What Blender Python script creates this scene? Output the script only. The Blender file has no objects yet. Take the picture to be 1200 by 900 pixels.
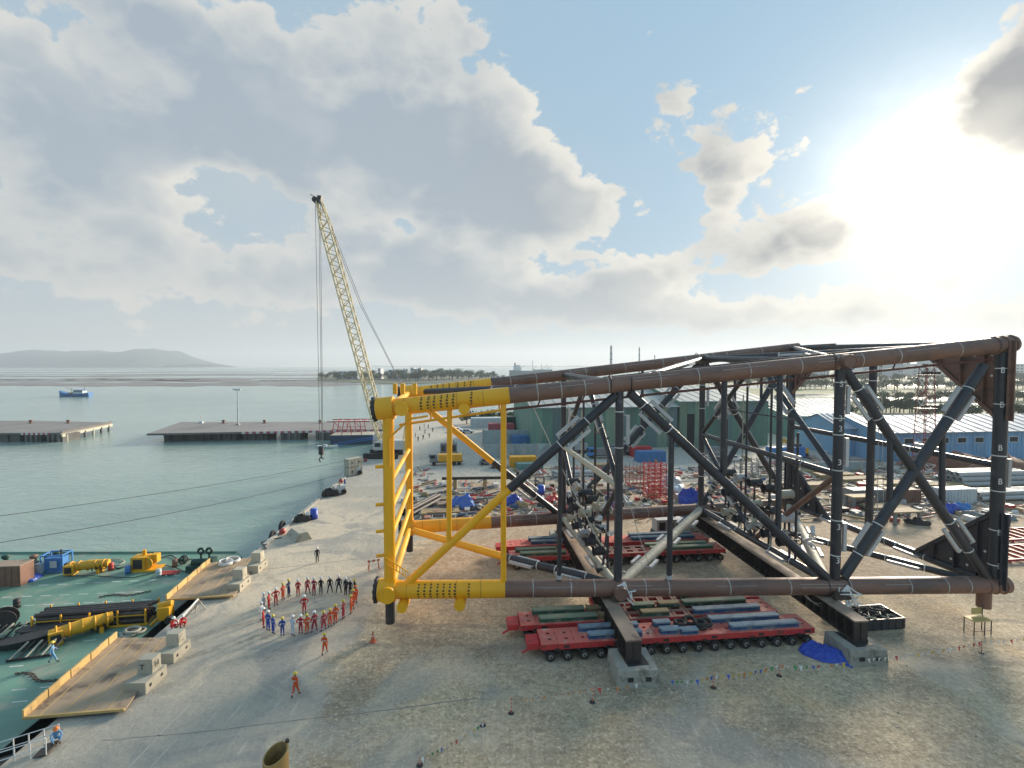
import bpy, math, random
from math import sin, cos, pi, radians, atan2, sqrt, exp
from mathutils import Vector, Matrix
random.seed(11)
SC = bpy.context.scene
COL = SC.collection
# ---------------------------------------------------------------- camera
F_PX, HORIZ, CAM_H = 570.0, 428.0, 24.0           # focal length in photo pixels (1200 wide), horizon row, eye height
PITCH = math.atan((450 - HORIZ) / F_PX)
cam_d = bpy.data.cameras.new('camera'); cam = bpy.data.objects.new('camera', cam_d); COL.objects.link(cam)
cam.location = (0, 0, CAM_H); cam.rotation_euler = (pi / 2 - PITCH, 0, 0)
cam_d.sensor_width = 36; cam_d.lens = F_PX / 1200 * 36; cam_d.clip_end = 40000; cam_d.clip_start = .5
SC.camera = cam
# ---------------------------------------------------------------- light
SUN_AZ, SUN_EL = radians(40.4), radians(16.0)     # azimuth measured from +Y towards +X
SUN = Vector((sin(SUN_AZ) * cos(SUN_EL), cos(SUN_AZ) * cos(SUN_EL), sin(SUN_EL)))
sl = bpy.data.lights.new('sun', 'SUN'); sl.energy = 4.6; sl.angle = radians(14); sl.color = (1, .87, .70)
so = bpy.data.objects.new('sun', sl); COL.objects.link(so); so.rotation_euler = (-SUN).to_track_quat('-Z', 'Y').to_euler()
vs = SC.view_settings; vs.view_transform = 'Standard'; vs.look = 'None'; vs.gamma = 1; vs.use_curve_mapping = False
vs.exposure = 0.84
SC.cycles.use_denoising = True
SC.cycles.max_bounces = 6; SC.cycles.diffuse_bounces = 3; SC.cycles.glossy_bounces = 3; SC.cycles.volume_bounces = 0
SC.cycles.transmission_bounces = 3; SC.cycles.caustics_reflective = False; SC.cycles.caustics_refractive = False
SC.cycles.sample_clamp_indirect = 6

# ---- a small expression helper for shader nodes
class E:
    nt = None
    def __init__(s, k): s.k = k
    @staticmethod
    def op(name, *a, clamp=False):
        n = E.nt.nodes.new('ShaderNodeMath'); n.operation = name; n.use_clamp = clamp
        for i, v in enumerate(a):
            if isinstance(v, E): E.nt.links.new(v.k, n.inputs[i])
            else: n.inputs[i].default_value = v
        return E(n.outputs[0])
    def __add__(s, o): return E.op('ADD', s, o)
    __radd__ = __add__
    def __sub__(s, o): return E.op('SUBTRACT', s, o)
    def __rsub__(s, o): return E.op('SUBTRACT', o, s)
    def __mul__(s, o): return E.op('MULTIPLY', s, o)
    __rmul__ = __mul__
    def __truediv__(s, o): return E.op('DIVIDE', s, o)
    def clamp(s): return E.op('ADD', s, 0.0, clamp=True)
def e_exp(x): return E.op('EXPONENT', x)
def e_smooth(x, a, b):
    n = E.nt.nodes.new('ShaderNodeMapRange'); n.interpolation_type = 'SMOOTHSTEP'
    E.nt.links.new(x.k, n.inputs[0]); n.inputs[1].default_value = a; n.inputs[2].default_value = b
    return E(n.outputs[0])
def e_noise(vec, scale, detail=5, rough=.55, dist=0.0):
    n = E.nt.nodes.new('ShaderNodeTexNoise'); n.inputs['Scale'].default_value = scale; n.inputs['Detail'].default_value = detail
    n.inputs['Roughness'].default_value = rough; n.inputs['Distortion'].default_value = dist
    if vec is not None: E.nt.links.new(vec, n.inputs['Vector'])
    return E(n.outputs[0])
def e_mix(f, a, b, mode='MIX'):
    n = E.nt.nodes.new('ShaderNodeMix'); n.data_type = 'RGBA'; n.blend_type = mode
    for i, v in ((0, f), (6, a), (7, b)):
        if isinstance(v, E): E.nt.links.new(v.k, n.inputs[i])
        elif isinstance(v, (tuple, list)): n.inputs[i].default_value = (*v[:3], 1)
        else: n.inputs[i].default_value = v
    return E(n.outputs[2])
def e_vec(op, a, b):
    n = E.nt.nodes.new('ShaderNodeVectorMath'); n.operation = op
    for i, v in enumerate((a, b)):
        if v is None: continue
        if isinstance(v, (tuple, list, Vector)): n.inputs[i].default_value = tuple(v)
        else: E.nt.links.new(v, n.inputs[i])
    return n.outputs[1] if op in ('DOT_PRODUCT', 'LENGTH') else n.outputs[0]
def e_sep(v):
    n = E.nt.nodes.new('ShaderNodeSeparateXYZ'); E.nt.links.new(v, n.inputs[0]); return [E(o) for o in n.outputs]

# ---- picture point -> azimuth/elevation, ground point, point on a plane
def ray(u, v):
    r = Vector(((u - 600) / F_PX, cos(PITCH) + (450 - v) / F_PX * sin(PITCH), -sin(PITCH) + (450 - v) / F_PX * cos(PITCH)))
    return r
def G(u, v, z=0.0):
    r = ray(u, v); t = (z - CAM_H) / r.z; return Vector((r.x * t, r.y * t, z))
def D(u, v, Y):
    r = ray(u, v); t = Y / r.y; return Vector((r.x * t, Y, CAM_H + r.z * t))
def on_plane(u, v, p, q):                         # vertical plane through p and q
    r = ray(u, v); n = Vector((-(q.y - p.y), q.x - p.x, 0)); t = n.dot(p) / n.dot(r)
    return Vector((r.x * t, r.y * t, CAM_H + r.z * t))
def azel(u, v):
    r = ray(u, v); return math.degrees(atan2(r.x, r.y)), math.degrees(math.atan2(r.z, sqrt(r.x ** 2 + r.y ** 2)))

# ---------------------------------------------------------------- sky
W = bpy.data.worlds.new('World'); SC.world = W; W.use_nodes = True
nt = W.node_tree; nt.nodes.clear(); E.nt = nt
SKY_K = 0.10; SKY_G = .88
sky = nt.nodes.new('ShaderNodeTexSky'); sky.sky_type = 'NISHITA'; sky.sun_disc = False
sky.sun_elevation = SUN_EL; sky.sun_rotation = SUN_AZ; sky.air_density = 1.0; sky.dust_density = 0.8; sky.ozone_density = 1.6
tc = nt.nodes.new('ShaderNodeTexCoord'); dirv = e_vec('NORMALIZE', tc.outputs['Generated'], None)
dx, dy, dz = e_sep(dirv)
az = E.op('ARCTAN2', dx, dy) * 57.2958; el = E.op('ARCSINE', dz) * 57.2958
# cloud masses: (u, v, radius u, radius v, weight)
blobs = [(130, 170, 230, 150, .95), (400, 150, 180, 150, 1.05), (545, 210, 100, 115, 1.05), (640, 235, 60, 50, .8), (690, 250, 55, 32, .6), (60, 320, 190, 50, .45), (590, 60, 40, 60, .5),
         (330, 325, 240, 36, .75), (520, 345, 100, 30, .65), (200, 40, 220, 70, .55), (292, 230, 56, 30, -1.25), (715, 110, 55, 110, -.9), (640, 20, 50, 40, -.7),
         (800, 95, 45, 56, .72), (765, 140, 40, 30, .5), (905, 112, 100, 34, .62), (760, 42, 16, 26, .7), (862, 188, 50, 38, .95), (905, 285, 90, 36, 1.0), (850, 240, 36, 42, .6),
         (958, 262, 40, 36, .75), (1175, 140, 95, 50, 1.15), (1195, 80, 60, 65, .95), (675, 358, 85, 30, .95), (738, 328, 56, 34, .9), (800, 365, 90, 20, .75),
         (995, 362, 90, 28, .8), (880, 372, 90, 16, .65), (1140, 372, 80, 18, .65), (980, 50, 140, 50, -.3), (435, 285, 36, 20, .5), (500, 300, 34, 18, .6), (560, 325, 40, 20, .5)]
cxyz = nt.nodes.new('ShaderNodeCombineXYZ'); nt.links.new(az.k, cxyz.inputs[0]); nt.links.new(el.k, cxyz.inputs[1]); ae = cxyz.outputs[0]
to_sun = e_vec('NORMALIZE', e_vec('SUBTRACT', (math.degrees(SUN_AZ), math.degrees(SUN_EL), 0), ae), None)
ae2 = e_vec('ADD', ae, e_vec('MULTIPLY', to_sun, (2.6, 2.6, 0)))
def coverage(vec):
    acc = None
    for (u, v, ru, rv, w) in blobs:
        a0, e0 = azel(u, v); sa = abs(azel(u + ru, v)[0] - azel(u - ru, v)[0]) / 2; se = abs(azel(u, v - rv)[1] - azel(u, v + rv)[1]) / 2
        n = nt.nodes.new('ShaderNodeVectorMath'); n.operation = 'MULTIPLY_ADD'; nt.links.new(vec, n.inputs[0]); n.inputs[1].default_value = (1 / sa, 1 / se, 0); n.inputs[2].default_value = (-a0 / sa, -e0 / se, 0)
        g = E.op('POWER', .367879, E(e_vec('DOT_PRODUCT', n.outputs[0], n.outputs[0])))
        acc = g * w if acc is None else E.op('MULTIPLY_ADD', g, w, acc)
    return acc
cov, cov2 = coverage(ae), coverage(ae2)
def squash(vec, s=(1, 1, 1.45)):
    m = nt.nodes.new('ShaderNodeMapping'); m.inputs['Scale'].default_value = s; nt.links.new(vec, m.inputs[0]); return m.outputs[0]
def voro(vec, scale):
    n = nt.nodes.new('ShaderNodeTexVoronoi'); n.inputs['Scale'].default_value = scale; nt.links.new(vec, n.inputs['Vector']); return E(n.outputs['Distance'])
wn = nt.nodes.new('ShaderNodeTexNoise'); wn.inputs['Scale'].default_value = 9; wn.inputs['Detail'].default_value = 2; nt.links.new(dirv, wn.inputs['Vector'])
warp = e_vec('ADD', dirv, e_vec('MULTIPLY', e_vec('SUBTRACT', wn.outputs[1], (.5, .5, .5)), (.10, .10, .07)))
v1, v2 = squash(dirv), squash(e_vec('ADD', dirv, tuple(SUN * .05)))
b1 = squash(warp)
soft1 = (e_noise(v1, 4.6, 2, .55) - .5) * 2.4
soft2 = (e_noise(v2, 4.6, 2, .55) - .5) * 2.4
bill1 = (.42 - voro(b1, 12)) * .75 + (.42 - voro(b1, 29)) * .42
fluff = (e_noise(v1, 22, 6, .68) - .5)
d1 = cov * 1.2 + soft1 + bill1 + fluff * 1.45 - .20
d2 = cov2 * 1.2 + soft2 - .20
mask = e_smooth(d1, .20, .42)
core = e_smooth(d1 - fluff * .8, .30, 1.35)
lit = ((d1 - bill1 - fluff * 1.45 - d2) * .60 + bill1 * .30 + .36).clamp()
shade = (core * .80 - lit * .95 + .54).clamp()
sdot = E(e_vec('DOT_PRODUCT', dirv, tuple(SUN)))
ang = E.op('ARCCOSINE', sdot) * 57.2958
K = SKY_G / SKY_K
warm = e_exp(ang * ang * (-1 / 900.0))
c_lit = e_mix(warm, tuple(K * c for c in (.50, .49, .455)), tuple(K * c for c in (.60, .56, .485)))
c_sh = e_mix(warm, tuple(K * c for c in (.245, .29, .335)), tuple(K * c for c in (.185, .185, .19)))
c_cloud = e_mix(shade, c_lit, c_sh)
c_sky = e_mix(.93, E(sky.outputs[0]), tuple(K * c for c in (.195, .32, .43)))
haze_f = e_exp(E.op('ABSOLUTE', el) * (-1 / 5.5)) * .9
va, vb = (az + 32.0) / 38.0, (el - 14.0) / 30.0
veil = (e_exp((va * va + vb * vb) * -1.0) * (soft1 * .5 + 1.0)).clamp()
c_sky = e_mix(veil * .92, c_sky, tuple(K * c for c in (.315, .36, .39)))
c_all = e_mix(mask * .95, c_sky, c_cloud)
c_all = e_mix(haze_f.clamp(), c_all, tuple(K * c for c in (.42, .405, .36)))
thin = 1.0 - core * mask * .82
glare = e_exp(ang * ang * (-1 / 46.0)) * .46 * (soft1 * .45 + fluff * 1.2 + 1.0) + e_exp(ang * (-1 / 8.0)) * .27
c_gl = e_mix(1.0, (K * 1.0, K * .93, K * .80), (0, 0, 0))
gn = nt.nodes.new('ShaderNodeVectorMath'); gn.operation = 'SCALE'; nt.links.new(c_gl.k, gn.inputs[0]); nt.links.new((glare * thin).k, gn.inputs['Scale'])
gn.inputs[0].default_value = (1, 1, 1)
out = e_vec('ADD', c_all.k, gn.outputs[0])
nt.nodes.remove(c_gl.k.node); gn.inputs[0].default_value = (K * 1.0, K * .92, K * .76)
bg = nt.nodes.new('ShaderNodeBackground'); bg.inputs[1].default_value = SKY_K; nt.links.new(out, bg.inputs[0])
wo = nt.nodes.new('ShaderNodeOutputWorld'); nt.links.new(bg.outputs[0], wo.inputs[0])
W.cycles.sampling_method = 'MANUAL'; W.cycles.sample_map_resolution = 512

# ---------------------------------------------------------------- materials
MATS = {}
def new_mat(name):
    m = bpy.data.materials.new(name); m.use_nodes = True; m.node_tree.nodes.clear(); E.nt = m.node_tree
    b = m.node_tree.nodes.new('ShaderNodeBsdfPrincipled'); o = m.node_tree.nodes.new('ShaderNodeOutputMaterial')
    m.node_tree.links.new(b.outputs[0], o.inputs[0]); MATS[name] = m
    return m, b
def mat(name, col, rough=.6, metal=0.0, var=.18, scale=1.2, bump=0.0, bscale=8, dirt=None, dsc=.7, dth=.52, spec=.5, stretch=(1, 1, 1), rnd=.12):
    if name in MATS: return MATS[name]
    m, b = new_mat(name); L = m.node_tree.links
    t = m.node_tree.nodes.new('ShaderNodeTexCoord'); mp = m.node_tree.nodes.new('ShaderNodeMapping'); mp.inputs['Scale'].default_value = stretch
    L.new(t.outputs['Object'], mp.inputs[0])
    oi = m.node_tree.nodes.new('ShaderNodeObjectInfo')
    n = e_noise(mp.outputs[0], scale, 6, .62)
    f = (n - .5) * (2.6 * var) + 1.0 + (E(oi.outputs['Random']) - .5) * (2 * rnd)
    comb = m.node_tree.nodes.new('ShaderNodeCombineColor')
    for i in range(3): L.new(f.k, comb.inputs[i])
    c = e_mix(1.0, col, E(comb.outputs[0]), 'MULTIPLY')
    if dirt:
        dn = e_noise(mp.outputs[0], dsc, 8, .68, .4)
        c = e_mix(e_smooth(dn, dth, dth + .16), c, dirt)
    L.new(c.k, b.inputs['Base Color'])
    rn = (e_noise(mp.outputs[0], scale * 3, 3, .5) - .5) * .3 + rough
    L.new(rn.clamp().k, b.inputs['Roughness'])
    b.inputs['Metallic'].default_value = metal; b.inputs['Specular IOR Level'].default_value = spec
    if bump:
        bn = m.node_tree.nodes.new('ShaderNodeBump'); bn.inputs['Strength'].default_value = bump; bn.inputs['Distance'].default_value = .05
        L.new(e_noise(mp.outputs[0], bscale, 6, .6).k, bn.inputs['Height']); L.new(bn.outputs[0], b.inputs['Normal'])
    return m

# ---------------------------------------------------------------- mesh builder
class MB:
    def __init__(s): s.v = []; s.f = []; s.m = []; s.cm = 0; s.sm = []
    def _add(s, vs, fs, smooth=False):
        k = len(s.v); s.v += [tuple(p) for p in vs]
        for f in fs: s.f.append(tuple(i + k for i in f)); s.m.append(s.cm); s.sm.append(smooth)
        return s
    def box(s, c, d, rz=0, M=None, top=None):     # centre, full size; top = scale of the upper face
        x, y, z = d[0] / 2, d[1] / 2, d[2] / 2; tx, ty = top or (1, 1)
        P = [Vector(p) for p in ((-x, -y, -z), (x, -y, -z), (x, y, -z), (-x, y, -z), (-x * tx, -y * ty, z), (x * tx, -y * ty, z), (x * tx, y * ty, z), (-x * tx, y * ty, z))]
        if M is None: M = Matrix.Rotation(rz, 3, 'Z')
        c = Vector(c)
        return s._add([M @ p + c for p in P], [(3, 2, 1, 0), (4, 5, 6, 7), (0, 1, 5, 4), (1, 2, 6, 5), (2, 3, 7, 6), (3, 0, 4, 7)])
    def bar(s, p, q, w, h, up=(0, 0, 1)):         # rectangular bar from p to q
        p, q = Vector(p), Vector(q); d = (q - p); L = d.length; d.normalize(); up = Vector(up)
        if abs(d.dot(up)) > .98: up = Vector((1, 0, 0))
        r = d.cross(up).normalized(); t = r.cross(d)
        return s.box((p + q) / 2, (L, w, h), M=Matrix((d, -r, t)).transposed())
    def tube(s, p, q, r0, r1=None, n=10, caps=True, wall=None):
        p, q = Vector(p), Vector(q); r1 = r0 if r1 is None else r1; d = (q - p).normalized()
        a = d.orthogonal().normalized(); b = d.cross(a)
        vs = []
        for c, r in ((p, r0), (q, r1)):
            for i in range(n): t = 2 * pi * i / n; vs.append(c + (a * cos(t) + b * sin(t)) * r)
        s._add(vs, [(i, (i + 1) % n, n + (i + 1) % n, n + i) for i in range(n)], True)
        if wall:                                   # hollow pipe: inner wall and end rings
            vi = []
            for c, r in ((p, r0 - wall), (q, r1 - wall)):
                for i in range(n): t = 2 * pi * i / n; vi.append(c + (a * cos(t) + b * sin(t)) * r)
            s._add(vi, [(i, n + i, n + (i + 1) % n, (i + 1) % n) for i in range(n)], True)
            for e in (0, 1):
                o = vs[e * n:e * n + n] + vi[e * n:e * n + n]
                s._add(o, [((i, n + i, n + (i + 1) % n, (i + 1) % n) if e == 0 else (i, (i + 1) % n, n + (i + 1) % n, n + i)) for i in range(n)])
        elif caps:
            s._add(vs[:n], [tuple(range(n))[::-1]]); s._add(vs[n:], [tuple(range(n))])
        return s
    def poly(s, pts, r, n=6):
        for a, b in zip(pts[:-1], pts[1:]): s.tube(a, b, r, n=n)
        return s
    def ring(s, c, axis, R, r, n=16, k=6):        # torus
        c, d = Vector(c), Vector(axis).normalized(); a = d.orthogonal().normalized(); b = d.cross(a); vs = []
        for i in range(n):
            t = 2 * pi * i / n; e = a * cos(t) + b * sin(t)
            for j in range(k): w = 2 * pi * j / k; vs.append(c + e * (R + r * cos(w)) + d * (r * sin(w)))
        return s._add(vs, [(i * k + j, ((i + 1) % n) * k + j, ((i + 1) % n) * k + (j + 1) % k, i * k + (j + 1) % k) for i in range(n) for j in range(k)], True)
    def band(s, c, axis, R, w, n=20):             # thin proud hoop round a pipe
        d = Vector(axis).normalized(); c = Vector(c); return s.tube(c - d * w / 2, c + d * w / 2, R, n=n)
    def prism(s, pts, z0, z1):
        n = len(pts); vs = [(p[0], p[1], z0) for p in pts] + [(p[0], p[1], z1) for p in pts]
        return s._add(vs, [tuple(range(n))[::-1], tuple(range(n, 2 * n))] + [(i, (i + 1) % n, n + (i + 1) % n, n + i) for i in range(n)])
    def plate(s, pts, nrm, th):                    # polygon in space, thickened along nrm
        n = len(pts); o = Vector(nrm).normalized() * th / 2; pts = [Vector(p) for p in pts]
        vs = [p - o for p in pts] + [p + o for p in pts]
        return s._add(vs, [tuple(range(n))[::-1], tuple(range(n, 2 * n))] + [(i, (i + 1) % n, n + (i + 1) % n, n + i) for i in range(n)])
    def sheet(s, pts): return s._add(pts, [tuple(range(len(pts)))])
    def lathe(s, prof, n=12, c=(0, 0, 0)):         # (r, z) profile round local z
        c = Vector(c); vs = []
        for r, z in prof:
            for i in range(n): t = 2 * pi * i / n; vs.append(c + Vector((r * cos(t), r * sin(t), z)))
        return s._add(vs, [(j * n + i, j * n + (i + 1) % n, (j + 1) * n + (i + 1) % n, (j + 1) * n + i) for j in range(len(prof) - 1) for i in range(n)], True)
    def blob(s, c, R, seed=0, n=8, k=6, rough=.25):   # lumpy closed heap
        rd = random.Random(seed); c = Vector(c); vs = []; ph = [rd.uniform(0, 6.28) for _ in range(6)]
        for j in range(k + 1):
            th = pi * j / k
            for i in range(n):
                t = 2 * pi * i / n; q = 1 + rough * (sin(2 * t + ph[0]) * sin(3 * th + ph[1]) + .7 * sin(5 * t + ph[2]) * sin(2 * th + ph[3]) + rd.uniform(-.35, .35))
                vs.append(c + Vector((R[0] * sin(th) * cos(t) * q, R[1] * sin(th) * sin(t) * q, R[2] * cos(th) * (q if 0 < j < k else 1))))
        return s._add(vs, [(j * n + i, (j + 1) * n + i, (j + 1) * n + (i + 1) % n, j * n + (i + 1) % n) for j in range(k) for i in range(n)], True)
    def mesh(s, name, mats):
        me = bpy.data.meshes.new(name); me.from_pydata(s.v, [], s.f)
        for m in (mats if isinstance(mats, (list, tuple)) else [mats]): me.materials.append(m)
        me.polygons.foreach_set('material_index', s.m); me.polygons.foreach_set('use_smooth', s.sm); me.update()
        return me
    def build(s, name, mats, parent=None, w=False, loc=None, rz=0.0):
        return link(name, s.mesh(name, mats), parent, w, loc, rz)
def link(name, me, parent=None, w=False, loc=None, rz=0.0):
    o = bpy.data.objects.new(name, me); COL.objects.link(o)
    if parent is not None:
        o.parent = parent
        if w:                                      # mesh is in world coordinates
            p = parent; off = Vector((0, 0, 0))
            while p is not None: off += p.location; p = p.parent
            o.location = -off
    if loc is not None: o.location = loc
    if rz: o.rotation_euler = (0, 0, rz)
    return o
def tag(o, label=None, cat=None, group=None, kind=None):
    if label: o['label'] = label
    if cat: o['category'] = cat
    if group: o['group'] = group
    if kind: o['kind'] = kind
    return o
def thing(name, label, cat, loc=(0, 0, 0), rz=0.0, group=None):
    o = bpy.data.objects.new(name, None); COL.objects.link(o); o.location = loc; o.rotation_euler = (0, 0, rz); o.empty_display_size = .3
    return tag(o, label, cat, group)
KIDS = {}
def copy_tree(o, parent=None):
    c = o.copy(); COL.objects.link(c)
    if parent is not None: c.parent = parent
    for ch in o.children: copy_tree(ch, c)
    return c
def place(root, loc, rz, label, group=None, sc=None):
    root.location = loc; root.rotation_euler = (0, 0, rz); root['label'] = label
    if group: root['group'] = group
    if sc: root.scale = sc
    return root
YAW = radians(6.2)                                 # the yard is laid out along this direction
AX = Vector((cos(YAW), sin(YAW), 0)); AY = Vector((-sin(YAW), cos(YAW), 0))
def smooth_noise(x, y, seed=0):
    return (sin(x * 1.3 + seed) * cos(y * 1.7 + seed * 2.1) + .5 * sin(x * 2.9 + y * 2.3 + seed * 3.3) + .25 * sin(x * 6.1 - y * 5.3 + seed)) / 1.75
# ================================================================ the setting
WATER_Z = -3.3
# ---- water
m, b = new_mat('sea_water'); L = m.node_tree.links
g = m.node_tree.nodes.new('ShaderNodeNewGeometry'); pos = g.outputs['Position']
mp = m.node_tree.nodes.new('ShaderNodeMapping'); mp.inputs['Scale'].default_value = (.55, 1.0, 1); mp.inputs['Rotation'].default_value = (0, 0, .5); L.new(pos, mp.inputs[0])
nA = e_noise(mp.outputs[0], .02, 5, .6); nB = e_noise(mp.outputs[0], .0045, 4, .5)
c = e_mix(e_smooth(nA, .35, .7), (.20, .305, .26), (.28, .375, .325)); c = e_mix(e_smooth(nB, .45, .65) * .5, c, (.36, .43, .39))
L.new(c.k, b.inputs['Base Color']); b.inputs['Roughness'].default_value = .16; b.inputs['IOR'].default_value = 1.33
w1 = e_noise(mp.outputs[0], .55, 5, .6, .6); w2 = e_noise(mp.outputs[0], .12, 4, .55, .4)
bn = m.node_tree.nodes.new('ShaderNodeBump'); bn.inputs['Strength'].default_value = .34; bn.inputs['Distance'].default_value = .45
L.new((w1 + w2 * 1.6).k, bn.inputs['Height']); L.new(bn.outputs[0], b.inputs['Normal'])
S = 9000
tag(MB().sheet([(-S, -400, WATER_Z), (S, -400, WATER_Z), (S, S, WATER_Z), (-S, S, WATER_Z)]).build('water', m), kind='structure')

# ---- land: one sheet, quay edge on the left, a shoreline bending away behind the yard
QA, QB = G(10, 890), G(430, 536)
qd = (QB - QA).normalized()
def quay(y, off=0.0):                              # point on the quay edge at world y, moved inland by off
    p = QA + qd * ((y - QA.y) / qd.y); return Vector((p.x + off, p.y, 0))
shore = [quay(-60), quay(40), quay(100), quay(176), quay(232), Vector((-10, 236, 0)), Vector((40, 260, 0)), Vector((75, 420, 0)), Vector((160, 760, 0)),
         Vector((420, 1500, 0)), Vector((1300, 3800, 0)), Vector((3600, 8990, 0)), Vector((8990, 8990, 0)), Vector((8990, -60, 0))]
m, b = new_mat('yard_ground'); L = m.node_tree.links
g = m.node_tree.nodes.new('ShaderNodeNewGeometry'); pos = g.outputs['Position']; X, Y, Z = e_sep(pos)
wob = (e_noise(pos, .09, 6, .65, .6) - .5) * 2.2
wob2 = (e_noise(pos, .35, 6, .7) - .5) * 2.0
qdist = (X - QA.x) - (Y - QA.y) * (qd.x / qd.y)    # metres inland from the quay edge
fine = e_noise(pos, 2.2, 9, .80); grain = e_noise(pos, 4.5, 4, .75); mid = e_noise(pos, .8, 7, .66, .5); big = e_noise(pos, .05, 4, .6)
# concrete apron: beige dust over worn blue-grey slabs
conc = e_mix(e_smooth(big, .42, .58), (.36, .335, .29), (.50, .435, .345))
conc = e_mix(e_smooth(mid, .52, .70) * .45, conc, (.30, .28, .25))
conc = e_mix(e_smooth(e_noise(pos, .10, 6, .6, 1.4), .50, .60) * .8, conc, (.265, .262, .25))
conc = e_mix(e_smooth(e_noise(pos, .13, 5, .6, .9), .56, .66) * .6, conc, (.56, .475, .36))
# tyre sweeps across the apron
dxs = X - (-13.0); dys = Y - 26.0
rad = E.op('SQRT', dxs * dxs + dys * dys) + wob * 2.2
trk = e_smooth(E.op('SINE', rad * 2.1), .1, .9) * e_smooth(rad, 14, 17) * (1.0 - e_smooth(rad, 22, 27))
conc = e_mix(trk * e_smooth(mid, .35, .6) * .55, conc, (.20, .185, .165))
# scraped pale scratches
mp = m.node_tree.nodes.new('ShaderNodeMapping'); mp.inputs['Rotation'].default_value = (0, 0, .9); mp.inputs['Scale'].default_value = (3.2, .35, 1); L.new(pos, mp.inputs[0])
scr = e_smooth(e_noise(mp.outputs[0], .8, 7, .7), .55, .68) * e_smooth(e_noise(pos, .10, 3, .5), .46, .56)
conc = e_mix(scr * .45, conc, (.58, .56, .51))
# gravel yard
grav = e_mix(e_smooth(mid, .3, .7), (.42, .355, .265), (.58, .50, .38))
grav = e_mix(e_smooth(e_noise(pos, .12, 6, .65, .8), .5, .68) * .7, grav, (.52, .435, .32))

mp = m.node_tree.nodes.new('ShaderNodeMapping'); mp.inputs['Rotation'].default_value = (0, 0, -.12); mp.inputs['Scale'].default_value = (.07, .9, 1); L.new(pos, mp.inputs[0])
rut = e_noise(mp.outputs[0], .55, 6, .68, .9)
grav = e_mix(e_smooth(rut, .52, .66) * .6, grav, (.35, .30, .235)); grav = e_mix(e_smooth(rut, .46, .34) * .55, grav, (.60, .52, .40))
grav = e_mix(e_smooth(e_noise(pos, .085, 5, .6, .6), .55, .66) * .65, grav, (.62, .46, .29))
macro = e_smooth(e_noise(pos, .06, 4, .6, .7), .36, .64)
grav = e_mix(1.0, grav, e_mix(macro, (.60, .585, .57), (1.02, .97, .89)), 'MULTIPLY')
grav = e_mix(e_smooth(grain, .54, .66) * .75, grav, (.66, .60, .50)); grav = e_mix(e_smooth(grain, .46, .34) * .75, grav, (.15, .135, .115))
conc = e_mix(e_smooth(grain, .56, .68) * .35, conc, (.62, .57, .48)); conc = e_mix(e_smooth(grain, .44, .32) * .30, conc, (.20, .185, .165))
# paired wheel ruts, winding
ph = (Y + wob * 1.6 + X * .05) * 1.9
pair = e_smooth(E.op('SINE', ph), .55, .95) * e_smooth(E.op('SINE', (Y + X * .03) * .33 + wob * 1.2), .0, .7)
grav = e_mix(pair * e_smooth(mid, .36, .56) * .7, grav, (.22, .195, .16))
oil = e_smooth(e_noise(pos, .22, 5, .6, .3), .66, .72)
grav = e_mix(oil * .6, grav, (.15, .14, .13)); conc = e_mix(oil * .5, conc, (.17, .16, .15))
# brown dirt further in
dirt = e_mix(e_smooth(mid, .35, .65), (.34, .25, .17), (.42, .335, .25)); dirt = e_mix(e_smooth(big, .5, .65) * .5, dirt, (.30, .27, .235))
road = e_mix(e_smooth(mid, .35, .65), (.37, .345, .305), (.47, .44, .39))
f1 = e_smooth(qdist + wob * 5 + wob2 * 2.2 - e_smooth(Y, 52, 75) * 6, 16.6, 18.4)
soft = e_smooth(e_noise(pos, .11, 5, .6, .8), .45, .62) * (1.0 - e_smooth(Y, 37, 43)) * .75
f1 = (f1 - soft * f1).clamp()
c = e_mix(f1, conc, grav)
f2 = e_smooth(Y + wob * 16 + wob2 * 6, 52, 58) * e_smooth(qdist + wob * 8, 21, 26)
c = e_mix(f2, c, dirt)
f3 = e_smooth(Y + wob * 20, 92, 104); c = e_mix(f3, c, road)
f4 = e_smooth(Y + wob * 30 + X * -.25, 175, 205) * e_smooth(X, 30, 60)
field = e_mix(e_smooth(e_noise(pos, .012, 5, .6), .42, .6), (.13, .17, .085), (.27, .26, .17))
c = e_mix(f4, c, field)
c = e_mix(((fine - .5) * (f1 * 2.0 + .8) + .5).clamp(), e_mix(1.0, c, (.66, .64, .61), 'MULTIPLY'), e_mix(1.0, c, (1.62, 1.58, 1.50), 'MULTIPLY'))
# damp patches are darker and shinier
damp = e_smooth(e_noise(pos, .07, 7, .66, 1.0), .60, .70) * (1.0 - e_smooth(Y, 80, 100))
c = e_mix(damp * .5, c, e_mix(1.0, c, (.45, .46, .48), 'MULTIPLY'))
L.new(c.k, b.inputs['Base Color']); L.new((.92 - damp * .35).k, b.inputs['Roughness']); b.inputs['Specular IOR Level'].default_value = .3
bn = m.node_tree.nodes.new('ShaderNodeBump'); bn.inputs['Strength'].default_value = .9; bn.inputs['Distance'].default_value = .12
hgt = (fine * .7 + grain * .5) * (f1 * .8 + .25) + mid * .7
L.new(hgt.k, bn.inputs['Height']); L.new(bn.outputs[0], b.inputs['Normal'])
GROUND = m
ground = tag(MB().sheet([(p.x, p.y, 0) for p in shore][::-1]).build('ground', m), kind='structure')
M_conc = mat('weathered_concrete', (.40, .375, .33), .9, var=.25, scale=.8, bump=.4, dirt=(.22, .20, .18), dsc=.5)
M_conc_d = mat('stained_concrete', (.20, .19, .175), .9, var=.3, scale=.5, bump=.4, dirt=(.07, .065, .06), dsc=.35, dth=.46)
mb = MB()
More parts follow.
